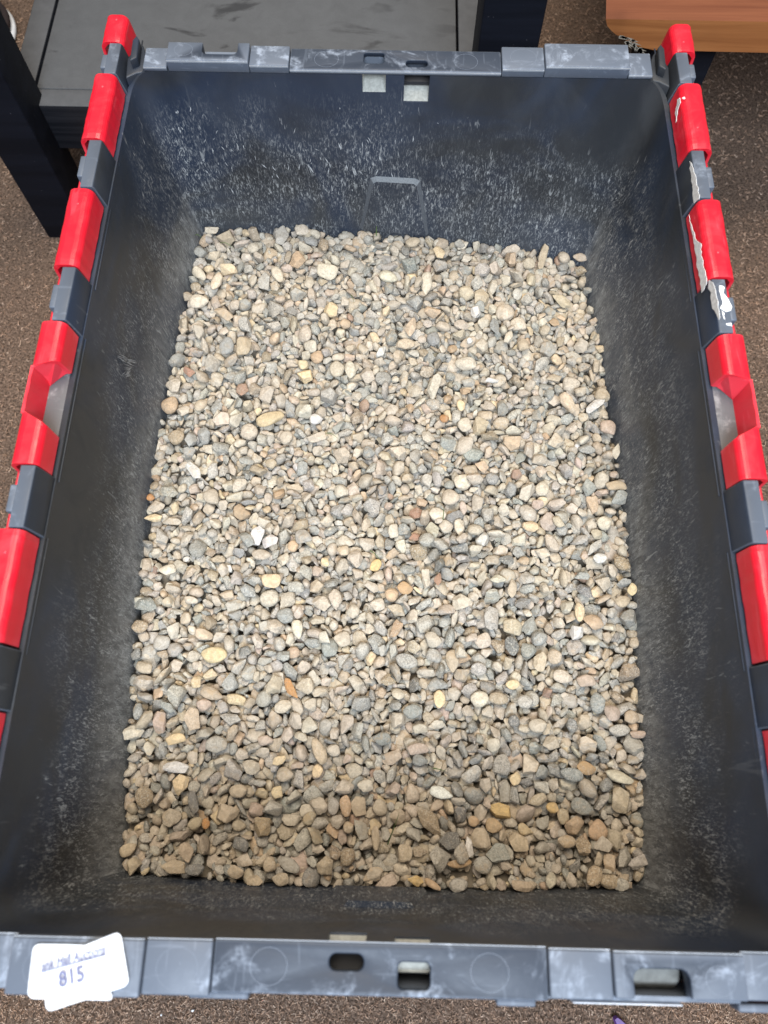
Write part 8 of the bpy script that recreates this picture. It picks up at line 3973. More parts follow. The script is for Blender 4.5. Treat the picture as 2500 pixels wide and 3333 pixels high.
3108 -1104 369 -1759 50 -5 -1
3109 -1105 535 -1757 7 -2 34
3110 -1267 791 -1832 -31 17 31
3111 -1240 820 -1706 24 -43 -16
3112 -1114 1104 -1715 -11 56 2
3113 -1162 1261 -1684 32 40 4
3114 -1129 1222 -1795 -31 -15 -2
3115 -1175 1366 -1849 -9 -13 44
3116 -1146 1521 -1745 -8 -19 41
3117 -1069 1632 -1761 -15 -23 -44
3118 -1166 1718 -1761 -39 43 -4
3119 -1180 1816 -1730 17 20 18
3120 -1115 2089 -1780 -21 7 24
3121 -1181 2273 -1766 -37 17 -14
3122 -1121 2281 -1754 55 -18 -4
3123 -1096 2385 -1775 -15 30 -27
3124 -1224 2568 -1755 21 -55 4
3125 -771 -2512 -1849 0 -5 51
3126 -1031 -2110 -1696 -9 -5 -47
3127 -947 -2078 -1749 15 27 36
3128 -922 -1898 -1764 13 19 -10
3129 -968 -1845 -1776 -8 -19 -39
3130 -983 -1731 -1755 4 1 -19
3131 -964 -1560 -1708 -7 -32 18
3132 -939 -1405 -1684 7 14 8
3133 -982 -1344 -1843 46 -15 -25
3134 -1014 -1128 -1778 -19 3 43
3135 -982 -950 -1715 -14 17 23
3136 -1104 -866 -1713 -2 -26 21
3137 -1031 -748 -1744 14 32 -47
3138 -947 -581 -1685 31 38 -7
3139 -971 -517 -1730 17 14 -11
3140 -992 -484 -1782 19 -15 20
3141 -1022 -253 -1848 15 -40 -18
3142 -947 -62 -1711 13 9 -17
3143 -930 139 -1722 -6 3 -28
3144 -979 210 -1770 14 5 -53
3145 -997 337 -1756 13 -21 -12
3146 -839 368 -1762 -21 -30 -25
3147 -999 524 -1740 38 -26 5
3148 -1025 665 -1757 6 7 29
3149 -1014 901 -1729 -21 -13 -6
3150 -995 1033 -1688 -10 55 17
3151 -1036 1142 -1750 11 3 -8
3152 -976 1247 -1763 6 26 32
3153 -1051 1375 -1841 25 20 -18
3154 -977 1453 -1749 7 18 -45
3155 -986 1660 -1764 54 -8 -1
3156 -1017 1767 -1758 -10 49 -27
3157 -1085 1840 -1714 -45 -37 -10
3158 -1104 1968 -1761 42 -21 -18
3159 -931 2133 -1784 19 -1 -17
3160 -963 2271 -1766 0 -33 45
3161 -938 2329 -1741 -2 -57 -10
3162 -903 2667 -1789 9 21 -22
3163 -909 -2372 -1833 -22 -19 -18
3164 -893 -2268 -1748 13 38 -36
3165 -854 -2143 -1743 -5 -44 28
3166 -840 -2094 -1695 -18 12 7
3167 -829 -1877 -1754 -4 -53 -17
3168 -835 -1801 -1746 10 5 25
3169 -809 -1650 -1708 -4 5 -58
3170 -754 -1461 -1773 30 -11 -22
3171 -905 -1218 -1706 -13 16 -32
3172 -964 -1189 -1712 9 -51 -6
3177 -1003 -548 -1851 -11 58 -8
3178 -844 -433 -1775 -8 -40 11
3179 -856 -401 -1794 0 4 -15
3180 -893 -120 -1676 49 -3 28
3181 -860 -4 -1746 -34 -12 7
3182 -842 179 -1714 -3 -19 -43
3183 -962 273 -1725 -27 51 6
3185 -860 562 -1753 -14 58 3
3186 -882 697 -1750 -28 27 -41
3187 -848 1057 -1738 7 1 24
3188 -879 1119 -1730 -20 5 -31
3189 -959 1050 -1749 -3 36 34
3190 -855 1238 -1717 -16 -17 13
3191 -911 1430 -1761 32 48 -7
3192 -994 1453 -1846 -11 -13 21
3193 -983 1573 -1704 -29 1 39
3194 -752 1762 -1745 8 -28 45
3195 -867 1858 -1715 56 -5 -3
3196 -911 2014 -1724 -17 -22 48
3197 -880 2280 -1764 29 -34 -14
3198 -1046 2227 -1767 0 -7 -55
3199 -873 2587 -1759 -22 29 -35
3200 -901 2726 -1771 -6 -35 -26
3201 -837 -2416 -1764 18 -56 -2
3202 -732 -2217 -1745 -14 53 -9
3203 -740 -1994 -1770 6 -9 -33
3204 -775 -2052 -1748 26 7 0
3205 -777 -1862 -1738 -18 -51 -6
3206 -680 -1741 -1753 16 54 15
3207 -688 -1510 -1755 -18 9 -27
3208 -829 -1432 -1752 9 37 -2
3209 -771 -1276 -1673 39 -37 -11
3210 -878 -1206 -1746 5 -4 -51
3211 -825 -1043 -1724 34 6 -4
3212 -790 -858 -1720 47 5 -14
3213 -667 -505 -1845 25 -47 -1
3214 -649 -656 -1777 -2 3 5
3215 -809 -489 -1739 32 -45 1
3216 -781 -345 -1737 54 6 16
3217 -798 -268 -1733 -20 -14 27
3218 -668 -77 -1730 17 -45 -35
3219 -782 56 -1746 21 43 -10
3220 -740 192 -1727 28 8 -13
3221 -948 349 -1747 53 22 5
3222 -689 448 -1771 -5 12 -53
3223 -723 545 -1748 50 24 -5
3224 -781 645 -1751 -42 36 3
3225 -811 920 -1701 1 6 -28
3226 -706 1036 -1731 49 0 2
3227 -760 1071 -1744 -9 3 -44
3228 -735 1156 -1777 38 27 17
3229 -859 1286 -1772 2 27 1
3230 -891 1521 -1731 12 -8 7
3231 -557 1684 -1699 29 4 7
3232 -790 1831 -1745 0 -9 3
3233 -690 1957 -1729 4 -20 35
3234 -743 1940 -1721 28 -25 -28
3235 -730 2162 -1722 40 -39 0
3236 -758 2292 -1773 -13 -14 22
3237 -800 2400 -1782 -3 26 -13
3238 -744 2649 -1758 39 -33 0
3239 -668 -2522 -1842 34 -23 6
3240 -665 -2265 -1795 8 57 -17
3241 -595 -2152 -1716 54 2 -2
3242 -619 -1972 -1749 20 -37 -25
3243 -588 -1810 -1735 -13 44 -38
3244 -559 -1688 -1854 -9 2 -38
3245 -609 -1706 -1830 20 24 12
3246 -487 -1541 -1762 -1 0 -39
3247 -558 -1287 -1676 -58 -5 -6
3248 -547 -1115 -1769 8 -24 -28
3249 -587 -1117 -1752 28 -47 -15
3250 -574 -839 -1704 36 -22 -4
3251 -590 -790 -1754 -8 22 4
3253 -559 -647 -1766 -1 -9 56
3254 -597 -483 -1844 30 41 21
3255 -578 -221 -1746 1 -28 34
3256 -560 -119 -1849 21 -3 -10
3257 -590 75 -1732 -35 -27 -36
3258 -538 156 -1765 -5 43 -32
3259 -620 255 -1717 -9 -16 55
3260 -556 482 -1754 5 -13 -48
3261 -594 697 -1783 -3 -37 1
3262 -691 840 -1760 -1 -9 -53
3263 -890 904 -1739 -10 25 26
3264 -610 977 -1719 -16 -16 56
3265 -629 1090 -1749 2 35 -48
3266 -599 1192 -1763 -18 54 -6
3268 -682 1506 -1700 8 -9 -6
3269 -577 1572 -1696 11 -31 -10
3270 -577 1773 -1688 0 -26 23
3271 -616 1884 -1734 -14 33 -26
3272 -540 2079 -1751 4 8 53
3273 -684 2116 -1841 -19 22 30
3274 -750 2415 -1770 -17 52 -20
3275 -597 2431 -1766 41 15 -6
3276 -684 2486 -1754 -2 -9 -49
3277 -445 -2406 -1709 -11 -7 37
3278 -406 -2052 -1776 8 43 -13
3279 -377 -2035 -1784 -33 38 -23
3280 -375 -1935 -1731 2 11 3
3281 -611 -1617 -1761 18 31 7
3282 -517 -1537 -1720 -6 53 -8
3283 -579 -1638 -1768 21 -22 -32
3284 -281 -1497 -1788 0 -8 43
3285 -484 -1458 -1748 -5 2 48
3286 -340 -1312 -1764 25 14 32
3287 -431 -1069 -1757 -19 6 -19
3288 -441 -947 -1654 -3 -8 38
3289 -454 -753 -1756 -22 39 -10
3290 -364 -641 -1706 -28 -50 10
3291 -530 -425 -1752 -12 4 48
3292 -307 -446 -1773 2 29 10
3293 -440 -96 -1763 47 18 -3
3294 -561 -98 -1762 -51 9 -2
3295 -428 118 -1746 9 48 33
3296 -493 172 -1752 -49 16 -21
3297 -479 297 -1746 10 -10 -10
3298 -546 290 -1764 -18 47 0
3299 -424 413 -1762 4 -4 30
3300 -180 623 -1742 -48 8 -15
3301 -408 782 -1731 4 7 -46
3303 -402 1136 -1836 22 32 -12
3306 -491 1485 -1759 2 -56 -12
3307 -504 1835 -1772 -5 11 26
3308 -402 1766 -1750 14 -50 1
3309 -363 1839 -1759 -27 -46 12
3310 -418 1966 -1720 8 2 -15
3311 -326 2114 -1842 16 20 40
3312 -484 2303 -1760 38 20 -24
3313 -518 2408 -1724 -31 -3 -32
3314 -496 2562 -1847 19 -17 -21
3315 -411 -2320 -1713 3 6 57
3316 -392 -2085 -1763 -32 21 38
3317 -250 -1941 -1692 -9 -3 -5
3318 -235 -1960 -1842 19 6 14
3319 -293 -1936 -1738 -11 2 -43
3320 -243 -1763 -1745 50 25 8
3321 -254 -1534 -1728 44 31 3
3322 -292 -1440 -1796 -21 -55 -2
3323 -299 -1292 -1738 6 -52 -24
3324 -419 -1234 -1750 5 4 -52
3325 -360 -1050 -1774 6 -5 10
3326 -349 -884 -1747 -18 10 50
3327 -284 -868 -1760 19 -22 6
3328 -306 -787 -1769 -25 -28 18
3330 -354 -432 -1846 -51 22 8
3331 -239 -335 -1705 42 -40 1
3332 -346 -79 -1752 28 4 -2
3333 -315 61 -1712 1 7 -1
3334 -340 158 -1749 -13 -7 -3
3335 -349 253 -1773 -47 11 -11
3336 -369 209 -1715 -55 13 0
3337 -328 487 -1835 31 10 -9
3338 -292 707 -1822 -13 -26 -2
3339 -350 716 -1846 38 -10 -15
3340 -264 851 -1704 -44 -34 -4
3341 -402 1069 -1766 -25 19 47
3342 -160 1043 -1738 6 -55 11
3343 -446 1430 -1738 48 4 4
3344 -343 1503 -1728 -19 28 -47
3345 -375 1655 -1751 43 -1 -41
3346 -303 1731 -1752 5 21 -37
3347 -283 1797 -1702 51 -30 -6
3348 -278 2135 -1770 38 5 1
3349 -312 2215 -1741 -46 17 15
3350 -364 2299 -1734 47 33 12
3351 -333 2501 -1761 28 19 -24
3352 -293 2531 -1755 -19 -41 5
3353 -149 -2301 -1740 16 -47 -17
3354 -181 -2264 -1771 -35 16 -35
3355 -67 -2100 -1747 -6 4 3
3356 -242 -1991 -1806 -44 5 -4
3357 -85 -1794 -1747 -36 16 2
3358 -268 -1626 -1760 20 -20 -11
3360 -292 -1562 -1832 -17 -12 16
3361 -225 -1354 -1756 -41 -11 24
3363 -162 -1020 -1715 29 4 32
3364 -258 -930 -1748 48 31 11
3365 -278 -845 -1840 -15 16 -16
3366 -196 -720 -1764 -18 -35 -32
3367 -221 -447 -1732 4 1 -7
3368 -125 -420 -1774 -23 21 -1
3370 -165 -54 -1734 40 -39 -16
3371 -233 0 -1727 32 27 42
3372 -193 193 -1760 9 -9 34
3373 -185 305 -1723 -25 10 48
3374 -204 452 -1757 11 20 42
3375 -314 479 -1788 5 56 9
3377 -154 830 -1757 33 9 22
3378 -160 940 -1781 -1 -39 -17
3379 -138 1160 -1820 34 14 -26
3380 -198 1197 -1760 10 9 30
3381 -307 1326 -1741 3 47 -1
3382 -164 1454 -1756 13 57 -7
3383 -194 1726 -1773 -2 9 12
3384 -130 1758 -1731 -25 -33 -8
3385 -180 1858 -1755 -5 -19 46
3386 -194 2124 -1839 -36 8 -22
3387 -182 2154 -1736 -15 -24 41
3388 -150 2250 -1826 -32 -10 29
3389 -197 2293 -1836 22 0 -25
3390 -123 2658 -1844 -24 -16 11
3391 -8 -2428 -1750 -3 -5 44
3392 111 -2116 -1737 -23 -43 -6
3393 -11 -2062 -1708 -26 -48 2
3394 -13 -1953 -1758 36 -9 10
3395 -83 -1889 -1769 -32 -47 11
3396 -48 -1677 -1750 49 -15 -15
3397 -159 -1626 -1765 -21 -20 25
3398 -67 -1504 -1774 -9 -13 -22
3399 -19 -1306 -1758 6 -7 -28
3400 -29 -1194 -1728 51 -26 -9
3401 -153 -1182 -1744 -7 -44 34
3402 -25 -1016 -1685 -47 -30 0
3403 -19 -774 -1730 13 -19 38
3404 -106 -539 -1738 -3 3 -10
3405 -138 -467 -1760 -12 -46 26
3406 -205 -363 -1754 -59 -1 -10
3407 -62 -279 -1748 42 -37 5
3408 -58 -178 -1735 12 16 28
3409 -36 -51 -1773 33 -24 -35
3410 -116 177 -1741 22 -13 -34
3412 -8 326 -1761 -33 -33 -26
3413 -143 421 -1729 -13 -6 18
3414 -84 735 -1695 -40 26 -27
3415 -67 873 -1723 -18 -12 14
3416 -78 1017 -1749 1 46 18
3417 -77 1138 -1768 -4 -10 -39
3418 -132 1304 -1745 -25 41 -18
3419 -111 1386 -1774 6 4 -2
3420 -52 1547 -1779 -20 -36 -28
3421 -61 1590 -1765 -4 -8 19
3422 41 1695 -1855 4 -46 30
3423 -59 1884 -1730 -17 31 -28
3424 -140 1944 -1727 18 33 -13
3425 -85 2011 -1811 45 29 21
3426 5 2446 -1739 -4 33 -26
3427 -136 2522 -1758 -12 11 35
3428 -78 2544 -1771 -37 -8 -8
3429 217 -2401 -1764 3 9 -3
3430 32 -2230 -1756 -11 -9 -26
3431 65 -2058 -1758 -4 1 -21
3432 74 -1947 -1719 12 -37 -35
3433 152 -1885 -1763 5 -37 -6
3434 22 -1679 -1767 18 -20 -32
3435 17 -1582 -1790 -53 7 -18
3436 33 -1365 -1844 -28 10 -43
3437 113 -1255 -1767 -1 -48 -33
3438 -85 -1326 -1750 -22 20 -19
3439 20 -983 -1734 19 -32 -30
3440 71 -860 -1716 -5 -3 17
3441 11 -730 -1781 -5 -10 35
3442 81 -715 -1716 -5 6 -9
3443 13 -437 -1737 -14 -29 17
3444 63 -394 -1757 22 -33 -6
3445 97 -146 -1754 41 29 -17
3446 163 -209 -1762 6 14 -20
3447 167 77 -1742 2 -5 4
3448 42 166 -1762 39 -4 22
3449 84 228 -1778 -30 -48 1
3450 3 391 -1771 11 -20 -3
3451 -133 682 -1762 42 33 -20
3452 94 569 -1767 -13 33 -16
3453 23 841 -1736 29 -12 3
3454 92 939 -1760 47 2 4
3455 14 937 -1736 0 -4 13
3456 23 1291 -1730 -1 -15 -48
3457 176 1397 -1721 7 7 46
3458 15 1518 -1744 29 48 -6
3459 -2 1623 -1723 9 6 24
3460 -38 1745 -1762 57 14 0
3461 122 1866 -1766 9 -37 -14
3462 85 2116 -1775 -22 4 -40
3463 -40 2106 -1710 20 0 -40
3464 15 2264 -1744 -46 9 -7
3465 74 2458 -1730 -2 -1 -18
3466 100 2523 -1722 3 13 22
3467 324 -2451 -1727 -7 29 -15
3468 154 -2190 -1763 21 -43 27
3471 211 -1861 -1764 -20 2 50
3472 192 -1783 -1816 21 9 -1
3473 122 -1698 -1787 20 9 28
3474 77 -1393 -1709 -18 15 39
3475 208 -1349 -1751 -44 14 15
3476 154 -1185 -1745 -8 -44 -5
3477 200 -977 -1717 -52 14 -6
3478 175 -893 -1751 -2 -26 11
3479 196 -758 -1731 1 -12 -9
3480 211 -566 -1775 -22 4 -25
3481 175 -473 -1759 53 -27 5
3483 103 -222 -1740 -46 34 9
3485 149 -27 -1667 26 -16 11
3486 148 147 -1759 10 40 -25
3487 183 234 -1777 -8 3 20
3488 112 533 -1777 -29 -17 12
3489 208 539 -1736 24 -43 -3
3490 216 621 -1763 14 3 -1
3491 194 664 -1848 -25 -28 4
3492 89 905 -1694 16 -31 -45
3493 164 1045 -1760 44 -31 5
3494 304 1266 -1837 30 -19 48
3495 225 1340 -1731 37 0 14
3496 189 1487 -1734 -6 -5 -14
3497 220 1541 -1775 40 -1 23
3498 66 1569 -1745 10 -1 -52
3499 203 1848 -1755 20 2 -24
3500 93 2041 -1777 -39 6 -12
3501 178 2206 -1714 -47 -31 -10
3502 232 2306 -1744 -25 20 -44
3503 160 2513 -1766 17 54 -3
3504 279 2544 -1740 -7 -48 15
3505 200 -2531 -1849 -5 -57 -12
3506 216 -2214 -1705 -8 -54 22
3507 329 -1993 -1755 -16 -34 7
3508 173 -1975 -1853 2 -10 56
3509 306 -1751 -1759 -1 -10 22
3510 329 -1669 -1764 55 -17 -8
3511 355 -1632 -1737 48 -5 -30
3512 325 -1389 -1776 -26 46 -13
3514 226 -1037 -1851 3 -9 54
3515 62 -1012 -1700 33 -13 -36
3516 368 -762 -1734 28 -26 17
3517 376 -722 -1758 19 16 -10
3518 307 -608 -1837 14 -20 7
3519 345 -569 -1753 -26 41 27
3520 236 -324 -1777 26 32 6
3523 282 -12 -1668 -12 -34 1
3524 389 0 -1788 28 4 -8
3525 373 337 -1731 -26 29 -10
3526 306 456 -1725 15 -32 10
3527 301 530 -1740 -9 -8 44
3528 279 579 -1780 13 16 -38
3529 339 779 -1753 -3 -31 -44
3530 280 837 -1747 8 12 2
3531 218 1082 -1781 -23 36 -21
3532 309 1140 -1764 -9 -23 -22
3533 296 1292 -1717 -50 -1 3
3534 304 1539 -1776 -26 -8 6
3535 286 1581 -1755 -47 24 -22
3536 212 1761 -1766 -4 -6 9
3537 403 1907 -1762 -5 16 51
3538 250 2054 -1704 -3 9 1
3539 430 2088 -1690 23 47 5
3540 338 2299 -1766 -17 -16 7
3541 381 2445 -1779 -19 -13 11
3542 376 2653 -1841 -5 -16 -36
3543 393 -2527 -1828 0 -24 39
3544 351 -2250 -1684 16 -3 12
3545 350 -2454 -1852 -45 -19 -17
3546 405 -1887 -1759 24 -43 18
3547 322 -1892 -1737 25 -38 38
3548 490 -1651 -1765 -6 33 49
3549 514 -1503 -1811 -7 24 37
3550 411 -1486 -1744 8 20 -25
3551 376 -1237 -1731 8 -59 7
3552 465 -1180 -1748 -8 5 20
3553 540 -1030 -1665 -17 -45 12
3554 470 -910 -1721 22 20 22
3555 358 -903 -1774 -7 -1 -9
3556 439 -641 -1738 38 2 -22
3557 506 -512 -1755 8 7 -10
3558 449 -427 -1740 -13 -15 46
3559 450 -253 -1747 -9 43 25
3560 528 -112 -1781 33 11 -42
3561 620 106 -1741 38 -8 -8
3562 301 227 -1754 6 -18 -31
3563 476 296 -1741 -18 55 -15
3564 390 421 -1737 3 -6 -7
3565 439 551 -1754 5 5 -52
3566 511 777 -1735 23 16 4
3567 482 829 -1744 -25 -4 -1
3568 470 1056 -1744 41 39 -18
3570 492 1198 -1761 12 -25 2
3571 378 1384 -1748 -11 -32 -17
3572 471 1475 -1753 46 3 -12
3573 426 1609 -1717 10 25 6
3574 465 1827 -1737 37 -27 -10
3575 373 1928 -1728 -20 -7 -1
3576 524 2126 -1708 -1 3 13
3577 337 2171 -1746 -11 49 10
3578 449 2275 -1737 -5 -49 -5
3579 549 2470 -1743 33 12 5
3580 421 2611 -1739 57 -13 11
3581 454 -2465 -1848 32 16 21
3583 510 -2012 -1686 16 15 -49
3585 460 -1764 -1725 -6 -8 31
3586 553 -1673 -1736 26 37 21
3587 585 -1525 -1831 -35 -24 -38
3589 609 -1280 -1728 -21 -45 -12
3590 638 -1173 -1739 15 36 30
3591 650 -995 -1847 -3 -21 30
3592 543 -838 -1729 19 -37 13
3593 606 -688 -1758 -35 -42 6
3594 730 -692 -1771 -9 7 -8
3595 563 -471 -1764 -8 3 44
3596 668 -351 -1754 -3 -20 -54
3597 656 -238 -1713 14 25 -21
3598 482 -266 -1851 11 -9 -24
3599 565 -44 -1737 -42 30 16
3600 623 230 -1740 26 -35 12
3601 599 266 -1837 -30 -13 38
3602 727 442 -1701 -56 11 13
3603 785 572 -1721 -26 -35 1
3604 752 491 -1726 6 0 -11
3605 401 671 -1720 -16 10 3
3606 587 876 -1773 -4 3 24
3607 668 1187 -1839 -11 28 24
3608 599 1179 -1785 -17 35 -8
3610 512 1528 -1738 14 47 -12
3611 625 1523 -1758 49 -27 -11
3612 592 1774 -1746 -6 -5 -49
3613 538 1923 -1736 33 38 3
3614 547 2048 -1706 -31 -8 30
3615 660 2182 -1722 17 1 28
3616 586 2302 -1730 -8 -40 19
3617 536 2425 -1758 38 -11 8
3618 708 2553 -1772 -21 -13 8
3619 799 -2512 -1851 -52 30 6
3620 727 -2329 -1761 1 -2 -48
3621 696 -2021 -1765 0 6 -3
3622 730 -1995 -1736 -2 29 11
3623 561 -1941 -1753 -49 -10 -5
3624 704 -1700 -1732 26 8 -19
3625 668 -1609 -1771 -38 21 -19
3626 734 -1430 -1741 2 11 11
3627 478 -1351 -1850 6 -8 -2
3628 757 -1163 -1745 -18 -44 11
3629 803 -1111 -1726 -47 22 -6
3630 628 -788 -1744 2 -1 -1
3631 668 -735 -1714 -5 11 22
3632 683 -559 -1781 51 -17 -11
3633 744 -528 -1736 -15 35 -18
3635 743 -217 -1740 15 -48 25
3636 844 -19 -1694 -27 -1 -40
3637 762 48 -1726 -24 -7 52
3638 726 175 -1761 36 7 -44
3639 669 319 -1662 -34 -8 -1
3640 766 411 -1759 26 -7 0
3641 792 520 -1755 27 -43 32
3642 861 537 -1747 -7 -21 48
3643 786 832 -1757 26 47 24
3644 683 982 -1758 -11 -1 -49
3645 653 1051 -1738 17 34 18
3646 716 1230 -1774 39 34 -13
3647 721 1332 -1789 -40 -27 16
3648 711 1359 -1751 16 -14 -52
3649 645 1606 -1745 -12 53 3
3650 679 1747 -1752 17 45 -4
3651 801 1926 -1760 -9 6 0
3652 755 1945 -1715 -21 -49 -12
3653 768 2300 -1686 -24 53 1
3654 781 2303 -1780 -37 -18 26
3655 801 2579 -1745 26 -26 43
3656 787 2616 -1806 11 -26 28
3657 904 -2276 -1845 -35 0 24
3658 803 -2216 -1719 -37 -25 16
3659 904 -2170 -1762 -17 -41 -24
3660 953 -2184 -1739 4 -7 46
3661 840 -1682 -1763 39 29 16
3662 766 -1681 -1774 -34 43 10
3663 858 -1574 -1749 22 32 30
3664 874 -1489 -1776 39 -29 -12
3665 873 -1094 -1693 -1 5 24
3666 868 -1095 -1749 -1 18 -15
3667 368 -1238 -1850 -49 22 -4
3668 1051 -919 -1767 10 12 34
3669 800 -686 -1850 18 -22 -20
3670 779 -601 -1707 14 16 -24
3671 842 -566 -1733 5 10 -42
3673 875 -376 -1785 -45 -23 3
3674 750 -363 -1850 -1 -6 26
3675 921 -57 -1738 44 11 -2
3676 892 162 -1742 42 -2 18
3677 879 288 -1751 -22 17 52
3678 805 326 -1791 -31 47 -6
3679 852 443 -1751 30 -15 -21
3681 870 839 -1779 -7 6 -15
3682 796 1090 -1765 39 -26 -2
3684 855 1329 -1760 -59 5 -6
3685 771 1253 -1766 -13 30 13
3686 949 1450 -1732 29 -15 -19
3687 760 1558 -1712 49 -26 -11
3688 898 1750 -1776 -32 27 6
3689 839 1934 -1835 11 -23 27
3690 835 2041 -1768 7 -11 -9
3691 827 2259 -1742 0 -13 -6
3692 804 2446 -1764 14 48 -15
3693 917 2572 -1768 -46 -38 1
3694 1204 -2375 -1791 3 -10 55
3695 994 -2131 -1758 -26 2 53
3697 926 -1918 -1767 55 -10 6
3698 1055 -1861 -1745 10 9 33
3699 984 -1669 -1767 -12 -51 -15
3700 983 -1468 -1754 2 40 -35
3701 988 -1392 -1811 -18 14 -40
3702 998 -1126 -1714 21 26 15
3703 927 -1193 -1727 41 25 17
3704 1067 -1071 -1768 21 -48 -9
3705 982 -880 -1762 7 -25 -33
3706 932 -740 -1755 9 -25 0
3707 1089 -599 -1745 10 -31 23
3708 966 -499 -1746 -51 3 -25
3710 1021 -312 -1723 -9 1 3
3711 1026 -74 -1756 -45 -29 8
3712 1003 166 -1737 -51 11 -4
3713 870 98 -1754 -8 -6 48
3714 1020 312 -1740 37 -6 14
3715 846 478 -1854 5 2 -57
3716 986 473 -1781 -17 -19 51
3717 983 666 -1698 -48 24 -5
3718 1070 805 -1762 28 -18 -4
3719 968 1018 -1768 4 -5 -4
3720 1025 1106 -1849 17 -27 -25
3721 974 1304 -1763 -5 3 27
3722 937 1375 -1739 -34 15 -23
3723 1005 1507 -1732 5 -54 -5
3724 1095 1652 -1766 -5 37 -12
3725 974 1758 -1696 5 -24 12
3726 856 1943 -1738 53 -21 7
3727 989 2055 -1761 37 4 -43
3728 934 2167 -1755 -24 -2 -27
3729 970 2230 -1736 -45 11 -13
3730 1100 2342 -1720 -13 27 -8
3731 1061 -2348 -1775 -3 10 42
3732 1035 -2309 -1858 -1 -1 -30
3733 1053 -2210 -1732 -13 -53 -4
3734 1147 -1975 -1717 11 18 -47
3735 1079 -1815 -1685 -11 -44 -6
3736 1126 -1530 -1736 36 -45 13
3737 1110 -1597 -1762 -33 37 -7
3738 1045 -1323 -1763 0 -7 -24
3739 1161 -1285 -1731 -6 41 17
3740 1110 -1173 -1748 12 -12 2
3741 1028 -1003 -1701 40 33 -14
3742 1149 -1026 -1748 -9 -25 -31
3743 1195 -819 -1755 -18 -47 -5
3744 1125 -649 -1762 25 16 -38
3745 1170 -531 -1698 7 -10 -12
3746 1182 -406 -1754 -23 27 10
3747 1172 -241 -1725 -9 -3 -1
3748 1156 -168 -1706 24 12 22
3749 1087 -44 -1698 15 52 -11
3750 1155 140 -1721 10 14 -56
3752 1094 476 -1767 36 -12 -6
3753 995 392 -1731 -11 47 -1
3755 1101 844 -1751 22 -25 -26
3756 1189 1063 -1781 -8 6 -22
3757 1006 1069 -1763 -19 -7 49
3758 1119 1275 -1829 23 -45 14
3759 1128 1345 -1757 -24 -21 -39
3760 1216 1463 -1724 0 33 33
3761 1189 1647 -1751 -34 -24 16
3763 1043 1891 -1765 -19 -15 18
3765 1065 2174 -1721 10 43 -28
3766 1076 2248 -1691 3 -35 18
3767 1074 2474 -1777 11 -2 -37
3768 1375 -2500 -1843 15 36 33
3769 1194 -2318 -1854 -3 -7 16
3770 1414 -2089 -1835 -11 -40 -15
3771 1225 -2023 -1737 22 27 -22
3772 1217 -1769 -1671 -24 17 43
3773 1337 -1681 -1748 -22 18 -7
3774 1298 -1567 -1785 -10 -6 -56
3775 1188 -1511 -1854 -26 -50 -1
3776 1267 -1403 -1758 -17 -11 13
3777 1324 -1188 -1759 15 17 37
3778 1283 -1151 -1763 -45 -39 3
3779 1267 -864 -1757 -18 44 24
3780 1295 -706 -1850 -37 10 -7
3781 1300 -556 -1741 -34 3 -17
3783 1237 -374 -1770 41 36 8
3784 1264 -272 -1740 48 -26 -1
3785 1234 -182 -1687 -16 7 -23
3786 1196 96 -1752 -10 1 3
3787 1188 169 -1743 -20 44 9
3788 1229 345 -1777 6 51 2
3789 1283 395 -1746 44 -20 -6
3791 1251 733 -1740 -45 30 -6
3792 1186 901 -1697 26 38 19
3793 1397 962 -1767 -51 -5 17
3794 1193 1041 -1714 -14 -12 -52
3795 1268 1203 -1758 49 18 -1
3796 1188 1232 -1750 -48 -24 -13
3797 1241 1542 -1746 -16 0 -4
3798 1187 1563 -1751 2 5 -16
3799 1212 1770 -1728 -7 7 -26
3800 1321 1861 -1760 -9 17 -43
3801 1291 2026 -1763 -24 -39 27
3802 1267 2117 -1739 -15 29 -4
3803 1320 2206 -1710 -38 -43 -7
3804 1464 2475 -1779 -20 9 -33
3805 1473 -2414 -1688 -4 -19 52
3806 1460 -2256 -1680 2 0 -8
3809 1534 -1852 -1762 23 -55 -5
3810 1421 -1711 -1680 22 -20 26
3812 1293 -1461 -1841 -9 -48 -32
3813 1452 -1440 -1768 7 -4 30
3814 1481 -1119 -1756 -7 14 49
3815 1359 -952 -1723 24 -50 10
3817 1508 -775 -1694 53 6 -9
3818 1333 -657 -1734 -15 -2 25
3819 1368 -584 -1775 -6 19 15
3820 1393 -409 -1781 28 24 20
3821 1455 -249 -1781 -40 -21 15
3822 1366 -137 -1723 -4 38 -15
3823 1291 -19 -1669 51 -29 5
3824 1453 169 -1731 23 -6 -37
3825 1403 266 -1760 -17 37 -12
3826 1383 417 -1697 19 -31 13
3827 1431 490 -1721 11 -46 2
3828 1389 664 -1759 31 35 0
3829 1365 784 -1728 29 -1 21
3830 1504 985 -1750 42 -42 -6
3831 1234 1137 -1743 -34 -36 10
3832 1397 1285 -1832 0 20 32
3833 1421 1388 -1750 -9 33 -35
3834 1441 1464 -1760 -21 -19 29
3835 1414 1524 -1746 3 57 -14
3836 1537 1748 -1766 8 2 52
3837 1452 1952 -1750 52 1 -1
3838 1262 1956 -1734 13 2 18
3839 1358 2083 -1767 21 18 44
3840 1369 2233 -1751 -42 -13 -29
3841 1607 -2499 -1764 13 0 3
3842 1537 -2222 -1713 11 -17 -20
3843 1515 -2116 -1742 31 -34 29
3844 1488 -2072 -1736 8 3 36
3845 1569 -1892 -1785 38 11 -34
3846 1575 -1604 -1758 6 -2 18
3847 1480 -1493 -1753 20 -33 3
3849 1550 -1133 -1745 -34 28 41
3850 1492 -1167 -1741 -27 15 13
3851 1444 -1047 -1775 7 -2 -26
